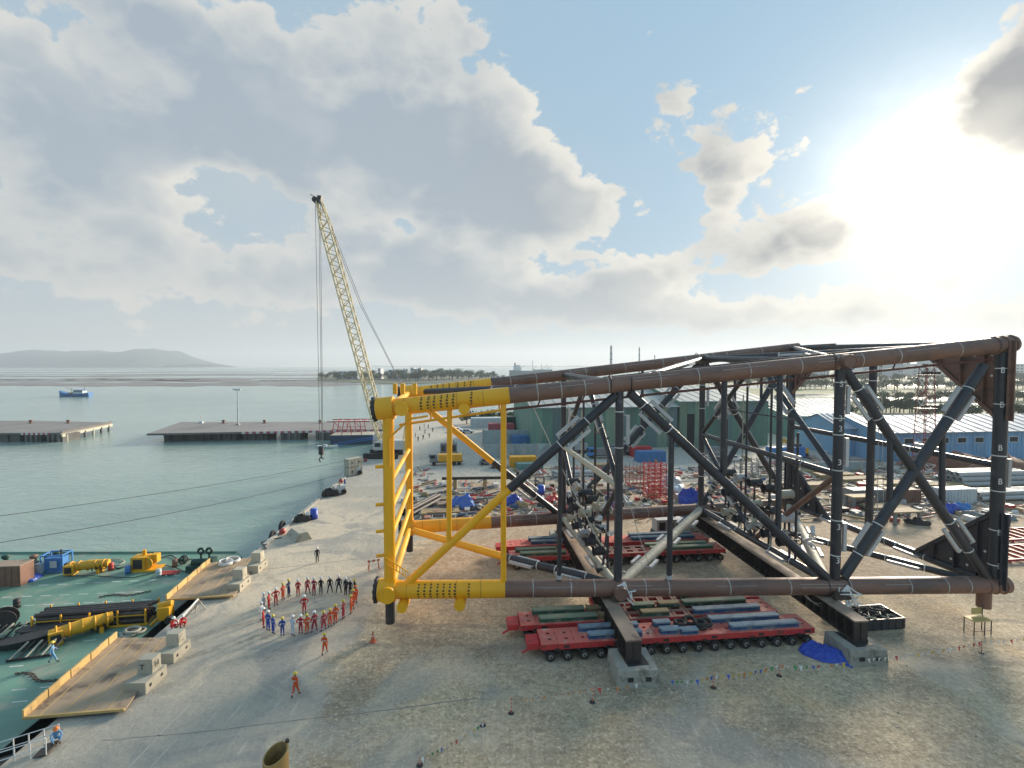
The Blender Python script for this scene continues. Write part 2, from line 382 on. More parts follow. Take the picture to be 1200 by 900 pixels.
for p, q in zip(shore[:5], shore[1:5]): mb._add([(p.x, p.y, -.012), (q.x, q.y, -.012), (q.x, q.y, -9), (p.x, p.y, -9)], [(0, 1, 2, 3)])
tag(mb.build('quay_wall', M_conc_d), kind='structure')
# kerb along the quay edge
for i in range(16):
    y0 = 64 + i * 6.9; mb = MB(); mb.bar(quay(y0, .32) + Vector((0, 0, .1)), quay(y0 + 6.75, .32) + Vector((0, 0, .1)), .55, .22); mb.build('kerb_stone', M_conc, ground)
# joints and a rail slot in the apron
M_joint = mat('joint_tar', (.25, .225, .195), .9, var=.3)
M_dust = mat('pale_dust', (.46, .42, .36), .95, var=.3)
def strip(name, pts, w, mt, z=.005, seed=1):
    mb = MB(); rd = random.Random(seed)
    for a, q in zip(pts[:-1], pts[1:]):
        n = max(2, int((q - a).length / .8)); d = (q - a).normalized(); s = Vector((-d.y, d.x, 0)); prev = None
        for i in range(n + 1):
            p = a.lerp(q, i / n) + s * rd.uniform(-.05, .05); k = w * rd.uniform(.6, 1.2) / 2; cur = (p + s * k, p - s * k)
            if prev: mb._add([(prev[0].x, prev[0].y, z), (prev[1].x, prev[1].y, z), (cur[1].x, cur[1].y, z), (cur[0].x, cur[0].y, z)], [(0, 1, 2, 3)])
            prev = cur
    return mb.build(name, mt, ground)
strip('expansion_joint', [G(120, 868), G(235, 858), G(330, 846), G(425, 836), G(560, 818)], .09, M_joint, seed=2)
strip('expansion_joint', [G(300, 668), G(372, 661), G(440, 652)], .13, M_joint, seed=3)
strip('painted_line', [G(150, 900), G(190, 858), G(222, 826)], .14, M_dust, seed=4)
strip('painted_line', [G(176, 900), G(208, 866)], .12, M_dust, seed=5)

# ---- loose stones over the yard
mb = MB(); rd = random.Random(5); M_stone = mat('loose_stone', (.42, .38, .32), .95, var=.5, scale=.6)
for i in range(5200):
    u = rd.uniform(300, 1250); v = rd.uniform(470, 935) if rd.random() < .25 else rd.uniform(640, 935)
    if v < 520: continue
    p = G(u, v); r = rd.uniform(.02, .055) * (1.9 if rd.random() < .03 else 1)
    if smooth_noise(p.x * .22, p.y * .22, 4) < rd.uniform(-.25, .45): continue
    if u < 440 and rd.random() < .6: continue
    a = rd.uniform(0, 6.3); mb._add([(p.x + r * cos(a + k * 2.09) * rd.uniform(.7, 1.3), p.y + r * sin(a + k * 2.09) * rd.uniform(.7, 1.3), -.004) for k in range(3)] + [(p.x, p.y, r * rd.uniform(.6, 1.1))], [(0, 1, 3), (1, 2, 3), (2, 0, 3)])
tag(mb.build('gravel', M_stone), 'loose stones and rubble scattered over the yard', kind='stuff')

# ---- hills across the bay
M_hill = mat('hill_wood', (.055, .085, .05), .95, var=.5, scale=.004)
prof = [(-160, 424), (-90, 419), (-30, 417), (0, 419), (12, 418), (45, 410.5), (82, 412.5), (110, 411), (132, 414), (160, 412), (180, 408.5), (197, 412), (212, 418), (226, 424), (236, 427)]
HY = 6600; mb = MB(); vs = []; n = 90; rows = 9
for i in range(n):
    u = -160 + 396 * i / (n - 1)
    for (a, ya), (c2, yc) in zip(prof[:-1], prof[1:]):
        if a <= u <= c2: t = (u - a) / (c2 - a); t = t * t * (3 - 2 * t); yy = ya + (yc - ya) * t
    zt = max(4, D(u, yy, HY)[2] + 4 * smooth_noise(i * .7, 0, 3)); x = D(u, 430, HY)[0]
    for j in range(rows):
        s = j / (rows - 1); vs.append((x + 60 * smooth_noise(i, j, 1), HY - 900 + 1800 * s, WATER_Z + .1 + (zt - WATER_Z) * max(0, sin(pi * s)) ** .8 * (1 + .12 * smooth_noise(i * .9, j * 1.3, 5))))
mb._add(vs, [(i * rows + j, (i + 1) * rows + j, (i + 1) * rows + j + 1, i * rows + j + 1) for i in range(n - 1) for j in range(rows - 1)], True)
tag(mb.build('hills', M_hill), kind='structure')
# low far coast all along the horizon
mb = MB(); vs = []; n = 120
for i in range(n):
    x = -2200 + 7000 * i / (n - 1); h = 14 + 9 * smooth_noise(i * .35, 1, 2) + 5 * smooth_noise(i * 1.3, 4, 2)
    vs += [(x, 7600, WATER_Z + .1), (x, 7700, h), (x, 8300, h * .8), (x, 8500, WATER_Z + .1)]
mb._add(vs, [(i * 4 + j, i * 4 + 4 + j, i * 4 + 5 + j, i * 4 + 1 + j) for i in range(n - 1) for j in range(3)], True)
tag(mb.build('far_coast_terrain', M_hill), kind='structure')

# ---- mud flats at low tide: long irregular tongues
M_mud = mat('mud', (.21, .18, .15), .4, var=.4, scale=.012, dirt=(.32, .32, .31), dsc=.008, dth=.52)
def mudflat(u0, u1, v, hv, seed):
    rd = random.Random(seed); n = 70; up = []; dn = []
    for i in range(n + 1):
        t = i / n; u = u0 + (u1 - u0) * t; taper = min(1, 6 * t, 6 * (1 - t)); k = hv * taper
        a = v - k * (.35 + .45 * abs(smooth_noise(t * 9, seed, seed)) + .3 * abs(smooth_noise(t * 31, 2, seed))); c2 = v + k * (.35 + .5 * abs(smooth_noise(t * 11, seed + 3, seed)) + .25 * abs(smooth_noise(t * 27, 5, seed)))
        up.append(G(u, max(a, 430.2), WATER_Z + .12)); dn.append(G(u, max(c2, 430.4), WATER_Z + .12))
    mb = MB(); vs = []
    for p, q in zip(up, dn): vs += [p, q]
    mb._add(vs, [(2 * i, 2 * i + 1, 2 * i + 3, 2 * i + 2) for i in range(n)]); tag(mb.build('mudflat', M_mud), kind='structure')
for k, (u0, u1, v, hv) in enumerate([(-200, 470, 450.4, 3.2), (-180, 260, 446.6, 2.6), (200, 640, 447.4, 2.4), (60, 430, 443.6, 1.5), (-160, 200, 441.0, 1.2), (90, 520, 439.6, 1.3), (-100, 300, 444.8, 1.2), (150, 460, 445.8, .8), (-150, 330, 436.6, .5),
                                     (150, 470, 435.0, .5), (-180, 120, 433.6, .35), (40, 420, 432.6, .3), (520, 700, 444.5, .8), (-50, 330, 438.6, .45), (240, 480, 437.8, .4), (-160, 70, 444.2, .6), (330, 600, 433.8, .3)]):
    mudflat(u0, u1, v, hv, k + 2)

# ---- ponds shining between the fields on the right
M_pond = mat('pond_water', (.22, .25, .24), .12, var=.15, scale=.02)
for k, (u0, u1, v0, v1) in enumerate([(985, 1130, 465, 470), (1000, 1260, 472.5, 477), (905, 1000, 462, 465), (1100, 1300, 458, 460), (960, 1180, 450, 453), (1120, 1400, 444.5, 446.5), (1000, 1200, 441.5, 442.8), (860, 960, 452, 454)]):
    pts = [G(u0, v1, .02), G((u0 + u1) / 2, v1 + .6, .02), G(u1, v1 - .4, .02), G(u1 + 8, v0 + .5, .02), G((u0 + u1) / 2, v0, .02), G(u0 + 6, v0 + .3, .02)]
    tag(MB().sheet(pts).build('pond_water', M_pond), kind='structure')
# ================================================================ the jacket (offshore steel frame lying on its side)
M_yel = mat('yellow_paint', (.92, .44, .008), .40, var=.10, scale=.5, dirt=(.52, .23, .02), dsc=.9, dth=.60, rnd=.07, bump=.08, stretch=(1.6, 1.6, .5))
M_rust = mat('bare_rusty_steel', (.215, .118, .086), .50, metal=.15, var=.30, scale=.35, dirt=(.13, .085, .07), dsc=.5, dth=.48, stretch=(.5, 1, 1), bump=.15, rnd=.05)
M_blk = mat('black_primer', (.034, .036, .045), .36, var=.35, scale=.6, dirt=(.10, .10, .105), dsc=.6, dth=.58)
M_pale = mat('pale_primer', (.46, .43, .34), .7, var=.18, scale=.6, dirt=(.28, .25, .2), dsc=.7, dth=.58)
M_anode = mat('aluminium_anode', (.52, .52, .52), .5, metal=.2, var=.15, scale=1.5)
M_white = mat('white_marking', (.72, .71, .68), .7, var=.15)
M_hoop = mat('worn_white_hoop', (.50, .48, .45), .7, var=.4, scale=2, dirt=(.2, .14, .11), dsc=1.5)
M_yseam = mat('yellow_weld_seam', (.50, .24, .012), .5, var=.4, scale=3)
M_seam = mat('chalk_seam', (.40, .36, .33), .8, var=.5, scale=2)
M_mark = mat('black_marking', (.03, .025, .02), .7, var=.2)
M_redpipe = mat('dark_red_pipe', (.10, .03, .025), .55, var=.3)
M_rope = mat('pale_rope', (.45, .41, .33), .9, var=.3)
M_dkst = mat('dark_steel', (.045, .043, .043), .6, metal=.3, var=.35, dirt=(.10, .07, .05), dsc=.8)
ZB = 3.85
N0, N3, F0, F3 = G(457, 691, ZB), G(1165, 685, ZB), G(480, 618, ZB), G(925, 590, ZB)
def U(p): return 600 + F_PX * p.x / (p.y * cos(PITCH) - (p.z - CAM_H) * sin(PITCH))
def at_u(a, b, u):
    lo, hi = -.2, 1.2
    for _ in range(40):
        m_ = (lo + hi) / 2
        if U(a.lerp(b, m_)) < u: lo = m_
        else: hi = m_
    return lo
N0T = on_plane(459, 478, N0, N3); N0T = Vector((N0.x, N0.y, N0T.z)); t_ = on_plane(1178, 404, N0, N3); N3T = Vector((N3.x, N3.y, t_.z))
F0T = Vector((F0.x, F0.y, on_plane(480, 461, F0, F3).z)); F3T = Vector((F3.x, F3.y, on_plane(930, 408, F0, F3).z))
NF = lambda u, v: on_plane(u, v, N0, N3)
FF = lambda u, v: on_plane(u, v, F0, F3)
BF = lambda u, v: G(u, v, ZB)
NBs = [N0] + [N0.lerp(N3, at_u(N0, N3, u)) for u in (724, 978)] + [N3]; tN = [0] + [at_u(N0, N3, u) for u in (724, 978)] + [1]
FBs = [F0] + [F0.lerp(F3, at_u(F0, F3, u)) for u in (660, 821)] + [F3]; tF = [0] + [at_u(F0, F3, u) for u in (660, 821)] + [1]
NTs = [N0T.lerp(N3T, t) for t in tN]; FTs = [F0T.lerp(F3T, t) for t in tF]
jk = thing('offshore_jacket', 'huge steel tower frame lying on its side with yellow legs at one end', 'jacket', (12, 54, 0))
def mem(name, p, q, r, mt, parent=jk, n=12, r1=None): return MB().tube(p, q, r, r1, n=n).build(name, mt, parent, w=True)
# -- legs: rusty length, yellow head, painted hoops as sub-parts
def leg(a, b, u_sp, r, over0, over1, seed):
    d = (b - a).normalized(); p, q = a - d * over0, b + d * over1; ts = at_u(a, b, u_sp); s = a.lerp(b, ts)
    L = MB().tube(s, q, r, n=28).build('leg', M_rust, jk, w=True)
    Y = MB().tube(p, s - d * .004, r * 1.04, n=28).build('leg', M_yel, jk, w=True); Y['label'] = 'yellow painted head of the leg'
    for k in range(1, 5): MB().band(p.lerp(s, k / 5), d, r * 1.04 + .006, .06, n=28).build('weld_seam', M_yseam, Y, w=True)
    rd = random.Random(seed); k = 0; x = 2.5; tot = (q - s).length
    while x < tot - 1:
        o = MB().band(s + d * x, d, r + .008, .07, n=28).build('painted_hoop', M_hoop, L, w=True); x += rd.choice((2.1, 3.4, 4.6, 5.5))
    # long pale seams painted along the pipe, toward the water side
    side = Vector((d.y, -d.x, 0)).normalized()
    for j in range(5):
        x = 3 + j * (tot - 6) / 5 + rd.uniform(-.8, .8)
        for ang in ((.25, .62) if j % 2 else (.5,)):
            off = (side * cos(ang) + Vector((0, 0, 1)) * sin(ang)) * (r + .004)
            MB().bar(s + d * x + off, s + d * (x + rd.uniform(2.2, 4.2)) + off, .035, .02, up=off).build('seam_marking', M_seam, L, w=True)
    return L, Y, p, q, d
LNB, YNB, a_, b_, dN = leg(N0, N3, 592, .76, .6, 1.1, 1)
LNT, YNT, a_, b_, dT = leg(N0T, N3T, 597, .73, .8, .9, 2)
LFB, YFB, a_, b_, dF = leg(F0, F3, 575, .76, .6, 1.0, 3)
LFT, YFT, a_, b_, dFT = leg(F0T, F3T, 575, .70, .8, .8, 4)
# swollen sleeves and flanges at the yellow end
for a, d, Yp in ((N0, dN, YNB), (N0T, dT, YNT), (F0, dF, YFB), (F0T, dFT, YFT)):
    MB().tube(a - d * .95, a + d * .55, 1.0, n=28).build('sleeve', M_yel, Yp, w=True)
    mb = MB().ring(a - d * 1.15, d, .92, .17, 22, 8)
    for k in range(12):
        e = d.orthogonal().normalized(); e.rotate(Matrix.Rotation(k * pi / 6, 3, d)); mb.box(a - d * 1.2 + e * .98, (.22, .22, .28))
    mb.build('flange', M_dkst, Yp, w=True)
# black ticks stencilled on the yellow pipes
for (a, b, Yp, us, d) in ((N0, N3, YNB, (492, 499, 506, 514, 521, 528, 534, 550), dN), (N0T, N3T, YNT, (495, 503, 510, 518, 525, 532, 553), dT), (F0T, F3T, YFT, (505, 512, 519, 526, 536, 544, 551), dFT)):
    side = Vector((d.y, -d.x, 0)).normalized()
    for u in us:
        c = a.lerp(b, at_u(a, b, u))
        for ang in (-.45, -.1, .25, .62, .95):
            off = (side * cos(ang) + Vector((0, 0, 1)) * sin(ang)) * (.73 * 1.04 + .035 if Yp is not YFB else .8)
            MB().bar(c + off - d * (.11 if ang in (-.1, .25) else .06), c + off + d * .07, .15, .02, up=off).build('stencil_marking', M_mark, Yp, w=True)
# trunnion pads (short stubs with round faces toward the water side)
for (a, b, u, dv, r, Yp) in ((N0, N3, 474, 14, .46, YNB), (N0, N3, 540, 12, .50, YNB), (N0T, N3T, 545, 9, .48, YNT), (N0, N3, 457, 0, .72, YNB), (N0T, N3T, 474, 2, .6, YNT)):
    c = a.lerp(b, at_u(a, b, u)) + Vector((0, 0, -dv * 44 / 570)); s = Vector((dN.y, -dN.x, 0))
    MB().tube(c - s * .2, c + s * 1.25, r, n=20).build('trunnion', M_yel, Yp, w=True)
for c in (NBs[1], NTs[2]):
    s = Vector((dN.y, -dN.x, 0)); MB().tube(c, c + s * 1.3, .62, n=20).ring(c + s * 1.3, s, .55, .06, 18, 5).build('trunnion', M_rust, jk, w=True)
mem('support_stub', N0 + Vector((0, 0, -.7)), N0 + Vector((0, 0, -3.0)), .42, M_dkst); mem('support_stub', N3 + Vector((-.9, 0, -.5)), N3 + Vector((-.9, 0, -2.1)), .55, M_rust)
mem('support_stub', F0 + Vector((0, 0, -.7)), F0 + Vector((0, 0, -3.0)), .42, M_dkst)
for u, vs in ((463, 452), (472, 449), (486, 452)):
    p = NF(u, 462); mem('lifting_post', p, p + Vector((0, 0, .95)), .2, M_yel)
# -- near face
def anodes(br, p, q, ts, ln=2.6, off=.78, sides=(1, -1), nrm=None, wd=.30):
    d = (q - p).normalized(); nrm = nrm or Vector((dN.y, -dN.x, 0)); s = d.cross(nrm).normalized()
    for t in ts:
        c = p.lerp(q, t)
        for k in sides:
            e = c + s * (off * k); mb = MB().bar(e - d * ln / 2, e + d * ln / 2, wd, .26, up=nrm)
            mb.tube(e - d * ln * .46, c - d * ln * .56, .06, n=6).tube(e + d * ln * .46, c + d * ln * .56, .06, n=6)
            mb.build('anode', M_anode, br, w=True)
        for x in (-.62, .62): MB().band(c + d * ln * x, d, br['r'] + .02, .09, 14).build('painted_hoop', M_white, br, w=True)
def brace(kind, p, q, r, mt, an=(), **kw):
    o = mem(kind, p, q, r, mt); o['r'] = r
    if an: anodes(o, p, q, an, **kw)
    return o
V, DG = 'vertical_brace', 'diagonal_brace'
brace(V, NTs[1], NBs[1], .37, M_blk, (.22,), sides=(-1,)); brace(V, NTs[2], NBs[2], .43, M_blk, (.17, .40, .78), sides=(-1,)); brace(V, NTs[3], NBs[3], .52, M_blk, (.17, .53, .84), sides=(-1,), off=.95)
brace(DG, NF(475, 686), NF(597, 573), .36, M_yel); brace(DG, NF(597, 573), NF(722, 463), .41, M_blk, (.60,))
brace(DG, NF(738, 460), NF(968, 677), .44, M_blk, (.13,)); brace(DG, NF(988, 430), NF(1156, 676), .42, M_blk, (.17, .80)); brace(DG, NF(988, 676), NF(1153, 428), .45, M_blk, (.18, .82))
for (u0, v0, u1, v1, r, mt) in ((590, 466, 590, 684, .26, M_yel), (527, 478, 526, 637, .24, M_yel), (657, 518, 655, 684, .20, M_blk), (787, 509, 784, 684, .25, M_blk),
                                (849, 444, 847, 562, .26, M_blk), (914, 436, 912, 622, .26, M_blk), (1043, 512, 1043, 592, .25, M_blk), (1104, 502, 1104, 600, .25, M_blk)):
    o = brace(V, NF(u0, v0), NF(u1, v1), r, mt)
    if mt is M_blk: MB().band(NF(u1, min(v1, 676)), (0, 0, 1), r + .06, .35, 14).build('node_ring', M_anode, o, w=True)
mem('edge_pipe', NF(468, 498), NF(592, 480), .11, M_yel); rp = mem('edge_pipe', NF(592, 480), NF(1162, 421), .11, M_redpipe)
for u in range(505, 590, 40): p = NF(u, 498 - (u - 468) * .145); mem('pipe_hanger', p, p + Vector((0, 0, 1.3)), .08, M_yel)
for u in range(630, 1150, 52): p = NF(u, 480 - (u - 592) * .1035); MB().tube(p, p + Vector((.6, 0, 1.5)), .07, n=6).build('pipe_hanger', M_redpipe, rp, w=True)
# -- far face
brace(V, FTs[1], FBs[1], .36, M_blk, (.3,), sides=(-1,)); brace(V, FTs[2], FBs[2], .40, M_blk, (.25, .7), sides=(-1,)); brace(V, FTs[3], FBs[3], .50, M_blk)
brace(DG, F0T, FF(577, 541), .40, M_yel); brace(DG, FF(577, 541), FF(655, 603), .40, M_blk, (.5,))
brace(DG, FBs[1], FTs[2], .42, M_blk, (.75, .5)); brace(DG, FTs[2], FBs[3], .42, M_blk, (.3,)); brace(DG, FBs[2], FTs[3], .42, M_blk, (.2, .8))
for u0, fr in ((862, .38), (753, .5), (893, .30)):
    ft = F0T.lerp(F3T, at_u(F0T, F3T, u0)); fb = Vector((ft.x, ft.y, ZB)); brace(V, ft, ft.lerp(fb, fr), .2, M_blk)
# -- underside
UP = Vector((0, 0, 1))
brace(DG, BF(485, 622), BF(592, 653), .40, M_yel); brace(DG, BF(592, 653), BF(716, 684), .40, M_blk, (.2, .65), nrm=UP); brace(DG, BF(728, 684), BF(820, 598), .50, M_pale, (.22, .50, .78), nrm=UP, ln=2.2, off=.95)
brace(DG, BF(968, 680), BF(925, 594), .46, M_pale, (.3, .6), nrm=UP); brace(DG, BF(822, 598), BF(1150, 683), .32, M_blk, (.5, .8), nrm=UP)
# -- top side
brace(DG, F0T.lerp(F3T, .03), NTs[1], .36, M_blk, (.5, .8), nrm=UP); brace(DG, NTs[1], FTs[2], .36, M_blk, (.3, .7), nrm=UP); brace(DG, FTs[2], NTs[3], .36, M_blk, (.4,), nrm=UP); brace(DG, NTs[2], FTs[3], .36, M_blk, (.4,), nrm=UP)
# -- cross frames
mid = lambda a, b: (a + b) / 2
for i in (1, 2, 3):
    nb, nt_, fb, ft = NBs[i], NTs[i], FBs[i], FTs[i]; nm, fm, tm, bm = mid(nb, nt_), mid(fb, ft), mid(nt_, ft), mid(nb, fb)
    cn = (fb - nb).normalized().cross(UP).normalized()
    H = 'horizontal_brace'
    brace(H, nb, fb, .38, M_pale if i == 1 else M_blk, (.3, .7), nrm=UP); brace(H, nt_, ft, .38, M_blk); brace(H, nm, fm, .30, M_pale if i == 1 else M_blk, (.25,) if i > 1 else (), nrm=cn, sides=(-1,), off=.6)
    if i < 3:
        for a, c in ((nm, tm), (tm, fm), (fm, bm), (bm, nm)): brace(DG, a, c, .27, M_rust if (i == 2 and c is nm) else M_blk, (.6,) if c is not nm else (), nrm=cn)
    else: brace(V, tm, bm, .42, M_blk, (.25,), nrm=cn, sides=(-1,))
    # guide sleeves carried inside the frame
    if i < 3:
        ey = (fb - nb).normalized(); rd = random.Random(i)
        for r_ in range(3):
            for c_ in range(5):
                c = bm.lerp(tm, .08 + .12 * r_) + ey * (-5.2 + 2.6 * c_)
                s = MB().tube(c - cn * .7, c + cn * .7, .46, n=16, wall=.05).ring(c + cn * .7, cn, .48, .045, 16, 5).ring(c - cn * .7, cn, .48, .045, 16, 5); s.build('guide_sleeve', (M_dkst, M_blk, M_anode, M_blk, M_pale)[(r_ * 2 + c_) % 5], jk, w=True)
                if c_ < 4: mem('guide_strut', c + ey * .46, c + ey * 2.14, .11, M_blk, n=8)
                if r_ < 2: mem('guide_strut', c + UP * .46, bm.lerp(tm, .08 + .12 * (r_ + 1)) + ey * (-5.2 + 2.6 * c_) - UP * .46, .11, M_blk, n=8)
        for c_ in (-6.4, -2.2, 2.2, 6.4): mem('guide_strut', bm + ey * c_ + cn * .35, bm.lerp(tm, .96 - abs(c_) * .05) + ey * c_ + cn * .35, .13, M_blk)
        for k in range(9): mem('ladder_rung', bm.lerp(tm, .06 + .085 * k) + ey * 2.2 + cn * .35, bm.lerp(tm, .06 + .085 * k) + ey * 3.0 + cn * .35, .05, M_pale, n=6)
        mem('ladder_stile', bm + ey * 3.0 + cn * .35, bm.lerp(tm, .80) + ey * 3.0 + cn * .35, .07, M_pale, n=8)
        for k in range(4): mem('guide_strut', bm.lerp(tm, .10 + .2 * k) + ey * -6.4 + cn * .35, bm.lerp(tm, .10 + .2 * k) + ey * 6.4 + cn * .35, .09, M_blk if k % 2 else M_pale, n=8)
        for c_ in range(5): mem('guide_strut', bm + ey * (-6 + 3 * c_) + UP * .3, bm.lerp(tm, .2) + ey * (-4.5 + 2.6 * c_) + cn * 1.0, .13, M_pale if c_ % 2 else M_blk, n=8)
        for k in range(26):                        # small clamps and valves hung on the frame
            c = bm + ey * rd.uniform(-9, 9) + UP * rd.uniform(.4, 7) + cn * rd.uniform(-1.1, 1.1)
            MB().tube(c, c + Vector((rd.uniform(-.8, .8), rd.uniform(-.8, .8), rd.uniform(.2, .9))), rd.uniform(.1, .22), n=8).ring(c, (rd.random(), rd.random(), rd.random()), rd.uniform(.2, .38), .07, 12, 5).build('clamp', rd.choice((M_anode, M_dkst, M_white, M_pale)), jk, w=True)
# -- yellow end frame
mem(V, N0T, N0, .50, M_yel, n=16); mem(V, F0T, F0, .46, M_yel, n=16)
for z in (5.9, 8.4, 10.9, 13.4): mem('horizontal_brace', Vector((N0.x, N0.y, z)), Vector((F0.x, F0.y, z + .2)), .24, M_yel)
mem('horizontal_brace', N0, F0, .36, M_yel); mem('horizontal_brace', N0T, F0T, .36, M_yel)
# ladder on the near yellow column
pA, pB = NF(457, 656) + Vector((-.2, -.8, 0)), NF(478, 673) + Vector((.2, -.8, 0)); mb = MB().tube(pA, pB, .05, n=6).tube(pA + UP * .55, pB + UP * .55, .05, n=6)
for k in range(9): c = pA.lerp(pB, k / 8); mb.tube(c, c + UP * .55, .04, n=5)
mb.build('ladder', M_yel, jk, w=True)
pA, pB = NF(462, 512) + Vector((-.3, -.6, 0)), NF(482, 490) + Vector((0, -.6, 0)); MB().poly([pA + UP * -2.5, pA, pB, pB + Vector((1.6, 0, .25))], .09, 8).build('handrail', M_yel, jk, w=True)
for z in (7, 9.2, 11.6, 15): MB().tube(Vector((N0.x - .5, N0.y, z)), Vector((N0.x - 1.15, N0.y - .2, z)), .16, n=8).build('step_peg', M_yel, jk, w=True)
# -- mud mats at the foot corners
ey = (FBs[3] - NBs[3]).normalized(); cn = ey.cross(UP).normalized(); wd = (FBs[3] - NBs[3]).length; hg = (N3T - N3).length
def mudmat(c, sy, sz, mt):
    d1, d2 = wd * .29, hg * .31; o = 1.0; oz = .35 if sz < 0 else .2; P_ = lambda a, b: c + ey * (a * sy) + UP * (b * sz) - cn * 0.0
    pts = [P_(-o, -oz), P_(d1, -oz), P_(d1, 0), P_(0, d2), P_(-o, d2)]
    nb = MB().plate(pts, cn, .12); M_ = nb.build('mud_mat', mt, jk, w=True)
    for k in range(5):                             # stiffeners
        a = -o + .3 + k * (d1 + o - .6) / 4; top = d2 * (1 - max(a, 0) / d1) - .1
        MB().bar(P_(a, -oz + .1) - cn * .22, P_(a, top) - cn * .22, .32, .08, up=ey).build('stiffener', mt, M_, w=True)
    MB().bar(P_(d1 - .1, 0.05) - cn * .2, P_(0.05, d2 - .1) - cn * .2, .36, .2, up=cn).build('edge_beam', mt, M_, w=True)
    for k in range(7):
        a, q = .8 + (k % 4) * 1.5, .9 + (k // 4) * 1.9
        if a / d1 + q / d2 < .8: MB().tube(P_(a, q) - cn * .085, P_(a, q) - cn * .07, .13, n=8).build('lug', M_white, M_, w=True)
mudmat(N3T, 1, -1, M_rust); mudmat(FTs[3], -1, -1, M_rust); mudmat(N3, 1, 1, M_blk); mudmat(FBs[3], -1, 1, M_blk)
for k in range(3):
    for a, d, L_ in ((N3T, dT, LNT), (N3, dN, LNB)): MB().ring(a + d * (-.9 + .75 * k), d, .76, .09, 24, 6).build('pile_ring', M_rust, L_, w=True)
for pt in (NTs[1], NTs[2], NBs[2], FTs[2]): [MB().ring(pt + dN * s_, dN, .77, .05, 24, 5).build('node_ring', M_dkst, jk, w=True) for s_ in (-.9, .9)]
# rigging: slings looped over the pipes, ropes hanging to the ground
def sag(p, q, drop, n=14): return [p.lerp(q, i / n) - UP * (drop * 4 * (i / n) * (1 - i / n)) for i in range(n + 1)]
for (p, q, dr, r, nm) in ((NF(618, 462), NF(705, 640), .3, .05, 'sling'), (NF(933, 684), NF(985, 690), 1.6, .05, 'sling'), (NF(938, 688), NF(1000, 688), 1.9, .05, 'sling'), (NTs[2] + UP * .6, FTs[2] + UP * .6, 1.2, .12, 'sling'),
                          (NF(730, 560), NF(760, 660), .4, .03, 'sling'), (NF(1031, 428), NF(1028, 600), .0, .03, 'sling'), (NF(1033, 428), NF(1036, 640), .0, .03, 'sling')):
    MB().poly(sag(p, q, dr), r, 6).build(nm, M_rope, jk, w=True)
for (u, v) in ((729, 686), (985, 690)):            # knotted white slings on the lower leg
    c = NF(u, v) + Vector((dN.y, -dN.x, 0)) * .85; mb = MB(); rd = random.Random(u)
    for k in range(8):
        pts = [c + Vector((rd.uniform(-.9, 1.3), rd.uniform(-.25, .1), rd.uniform(-1.5, .8))) for _ in range(3)]; mb.poly(sag(c + UP * .7, pts[0], .1, 4) + [pts[1]], .07, 6)
    mb.build('sling', M_white, jk, w=True)
# a walkway grid of slender pipes between the upper legs
mb = MB()
for k in range(16):
    t = .38 + .032 * k; p, q = N0T.lerp(N3T, t), F0T.lerp(F3T, t); mb.tube(p.lerp(q, .12) + UP * .2, p.lerp(q, .30) + UP * .2, .07, n=6)
for s in (.12, .30): mb.tube(N0T.lerp(N3T, .38).lerp(F0T.lerp(F3T, .38), s) + UP * .22, N0T.lerp(N3T, .86).lerp(F0T.lerp(F3T, .86), s) + UP * .22, .12, n=8)
mb.build('pipe_rack', M_dkst, jk, w=True)
# white position marks on the columns
def text_mesh(txt, size, mt, name):
    cu = bpy.data.curves.new(name, 'FONT'); cu.body = txt; cu.size = size; cu.extrude = .004; cu.align_x = 'CENTER'; cu.align_y = 'CENTER'
    o = bpy.data.objects.new(name, cu); COL.objects.link(o); dg = bpy.context.evaluated_depsgraph_get(); me = bpy.data.meshes.new_from_object(o.evaluated_get(dg))
    bpy.data.objects.remove(o); me.materials.clear(); me.materials.append(mt); return me
mk3, mkB, mkE = text_mesh('3', .75, M_white, 'number_mark'), text_mesh('B', .75, M_white, 'letter_mark'), text_mesh('S', .75, M_white, 'letter_mark')
s_ = Vector((dN.y, -dN.x, 0))
for (me, u, v, r) in ((mkE, 982, 450, .43), (mk3, 981, 490, .43), (mk3, 981, 502, .43), (mk3, 980, 541, .43), (mk3, 979, 616, .43), (mk3, 978, 655, .43), (mkB, 1168, 434, .52), (mkB, 1167, 474, .52), (mkB, 1165, 524, .52), (mkB, 1165, 563, .52), (mkB, 1164, 622, .52), (mkB, 1164, 661, .52)):
    o = link('number_mark' if me is mk3 else 'letter_mark', me, jk); c = NF(u, v) + s_ * (r + .03); o.location = c - jk.location; o.rotation_euler = (pi / 2, 0, YAW * .1)

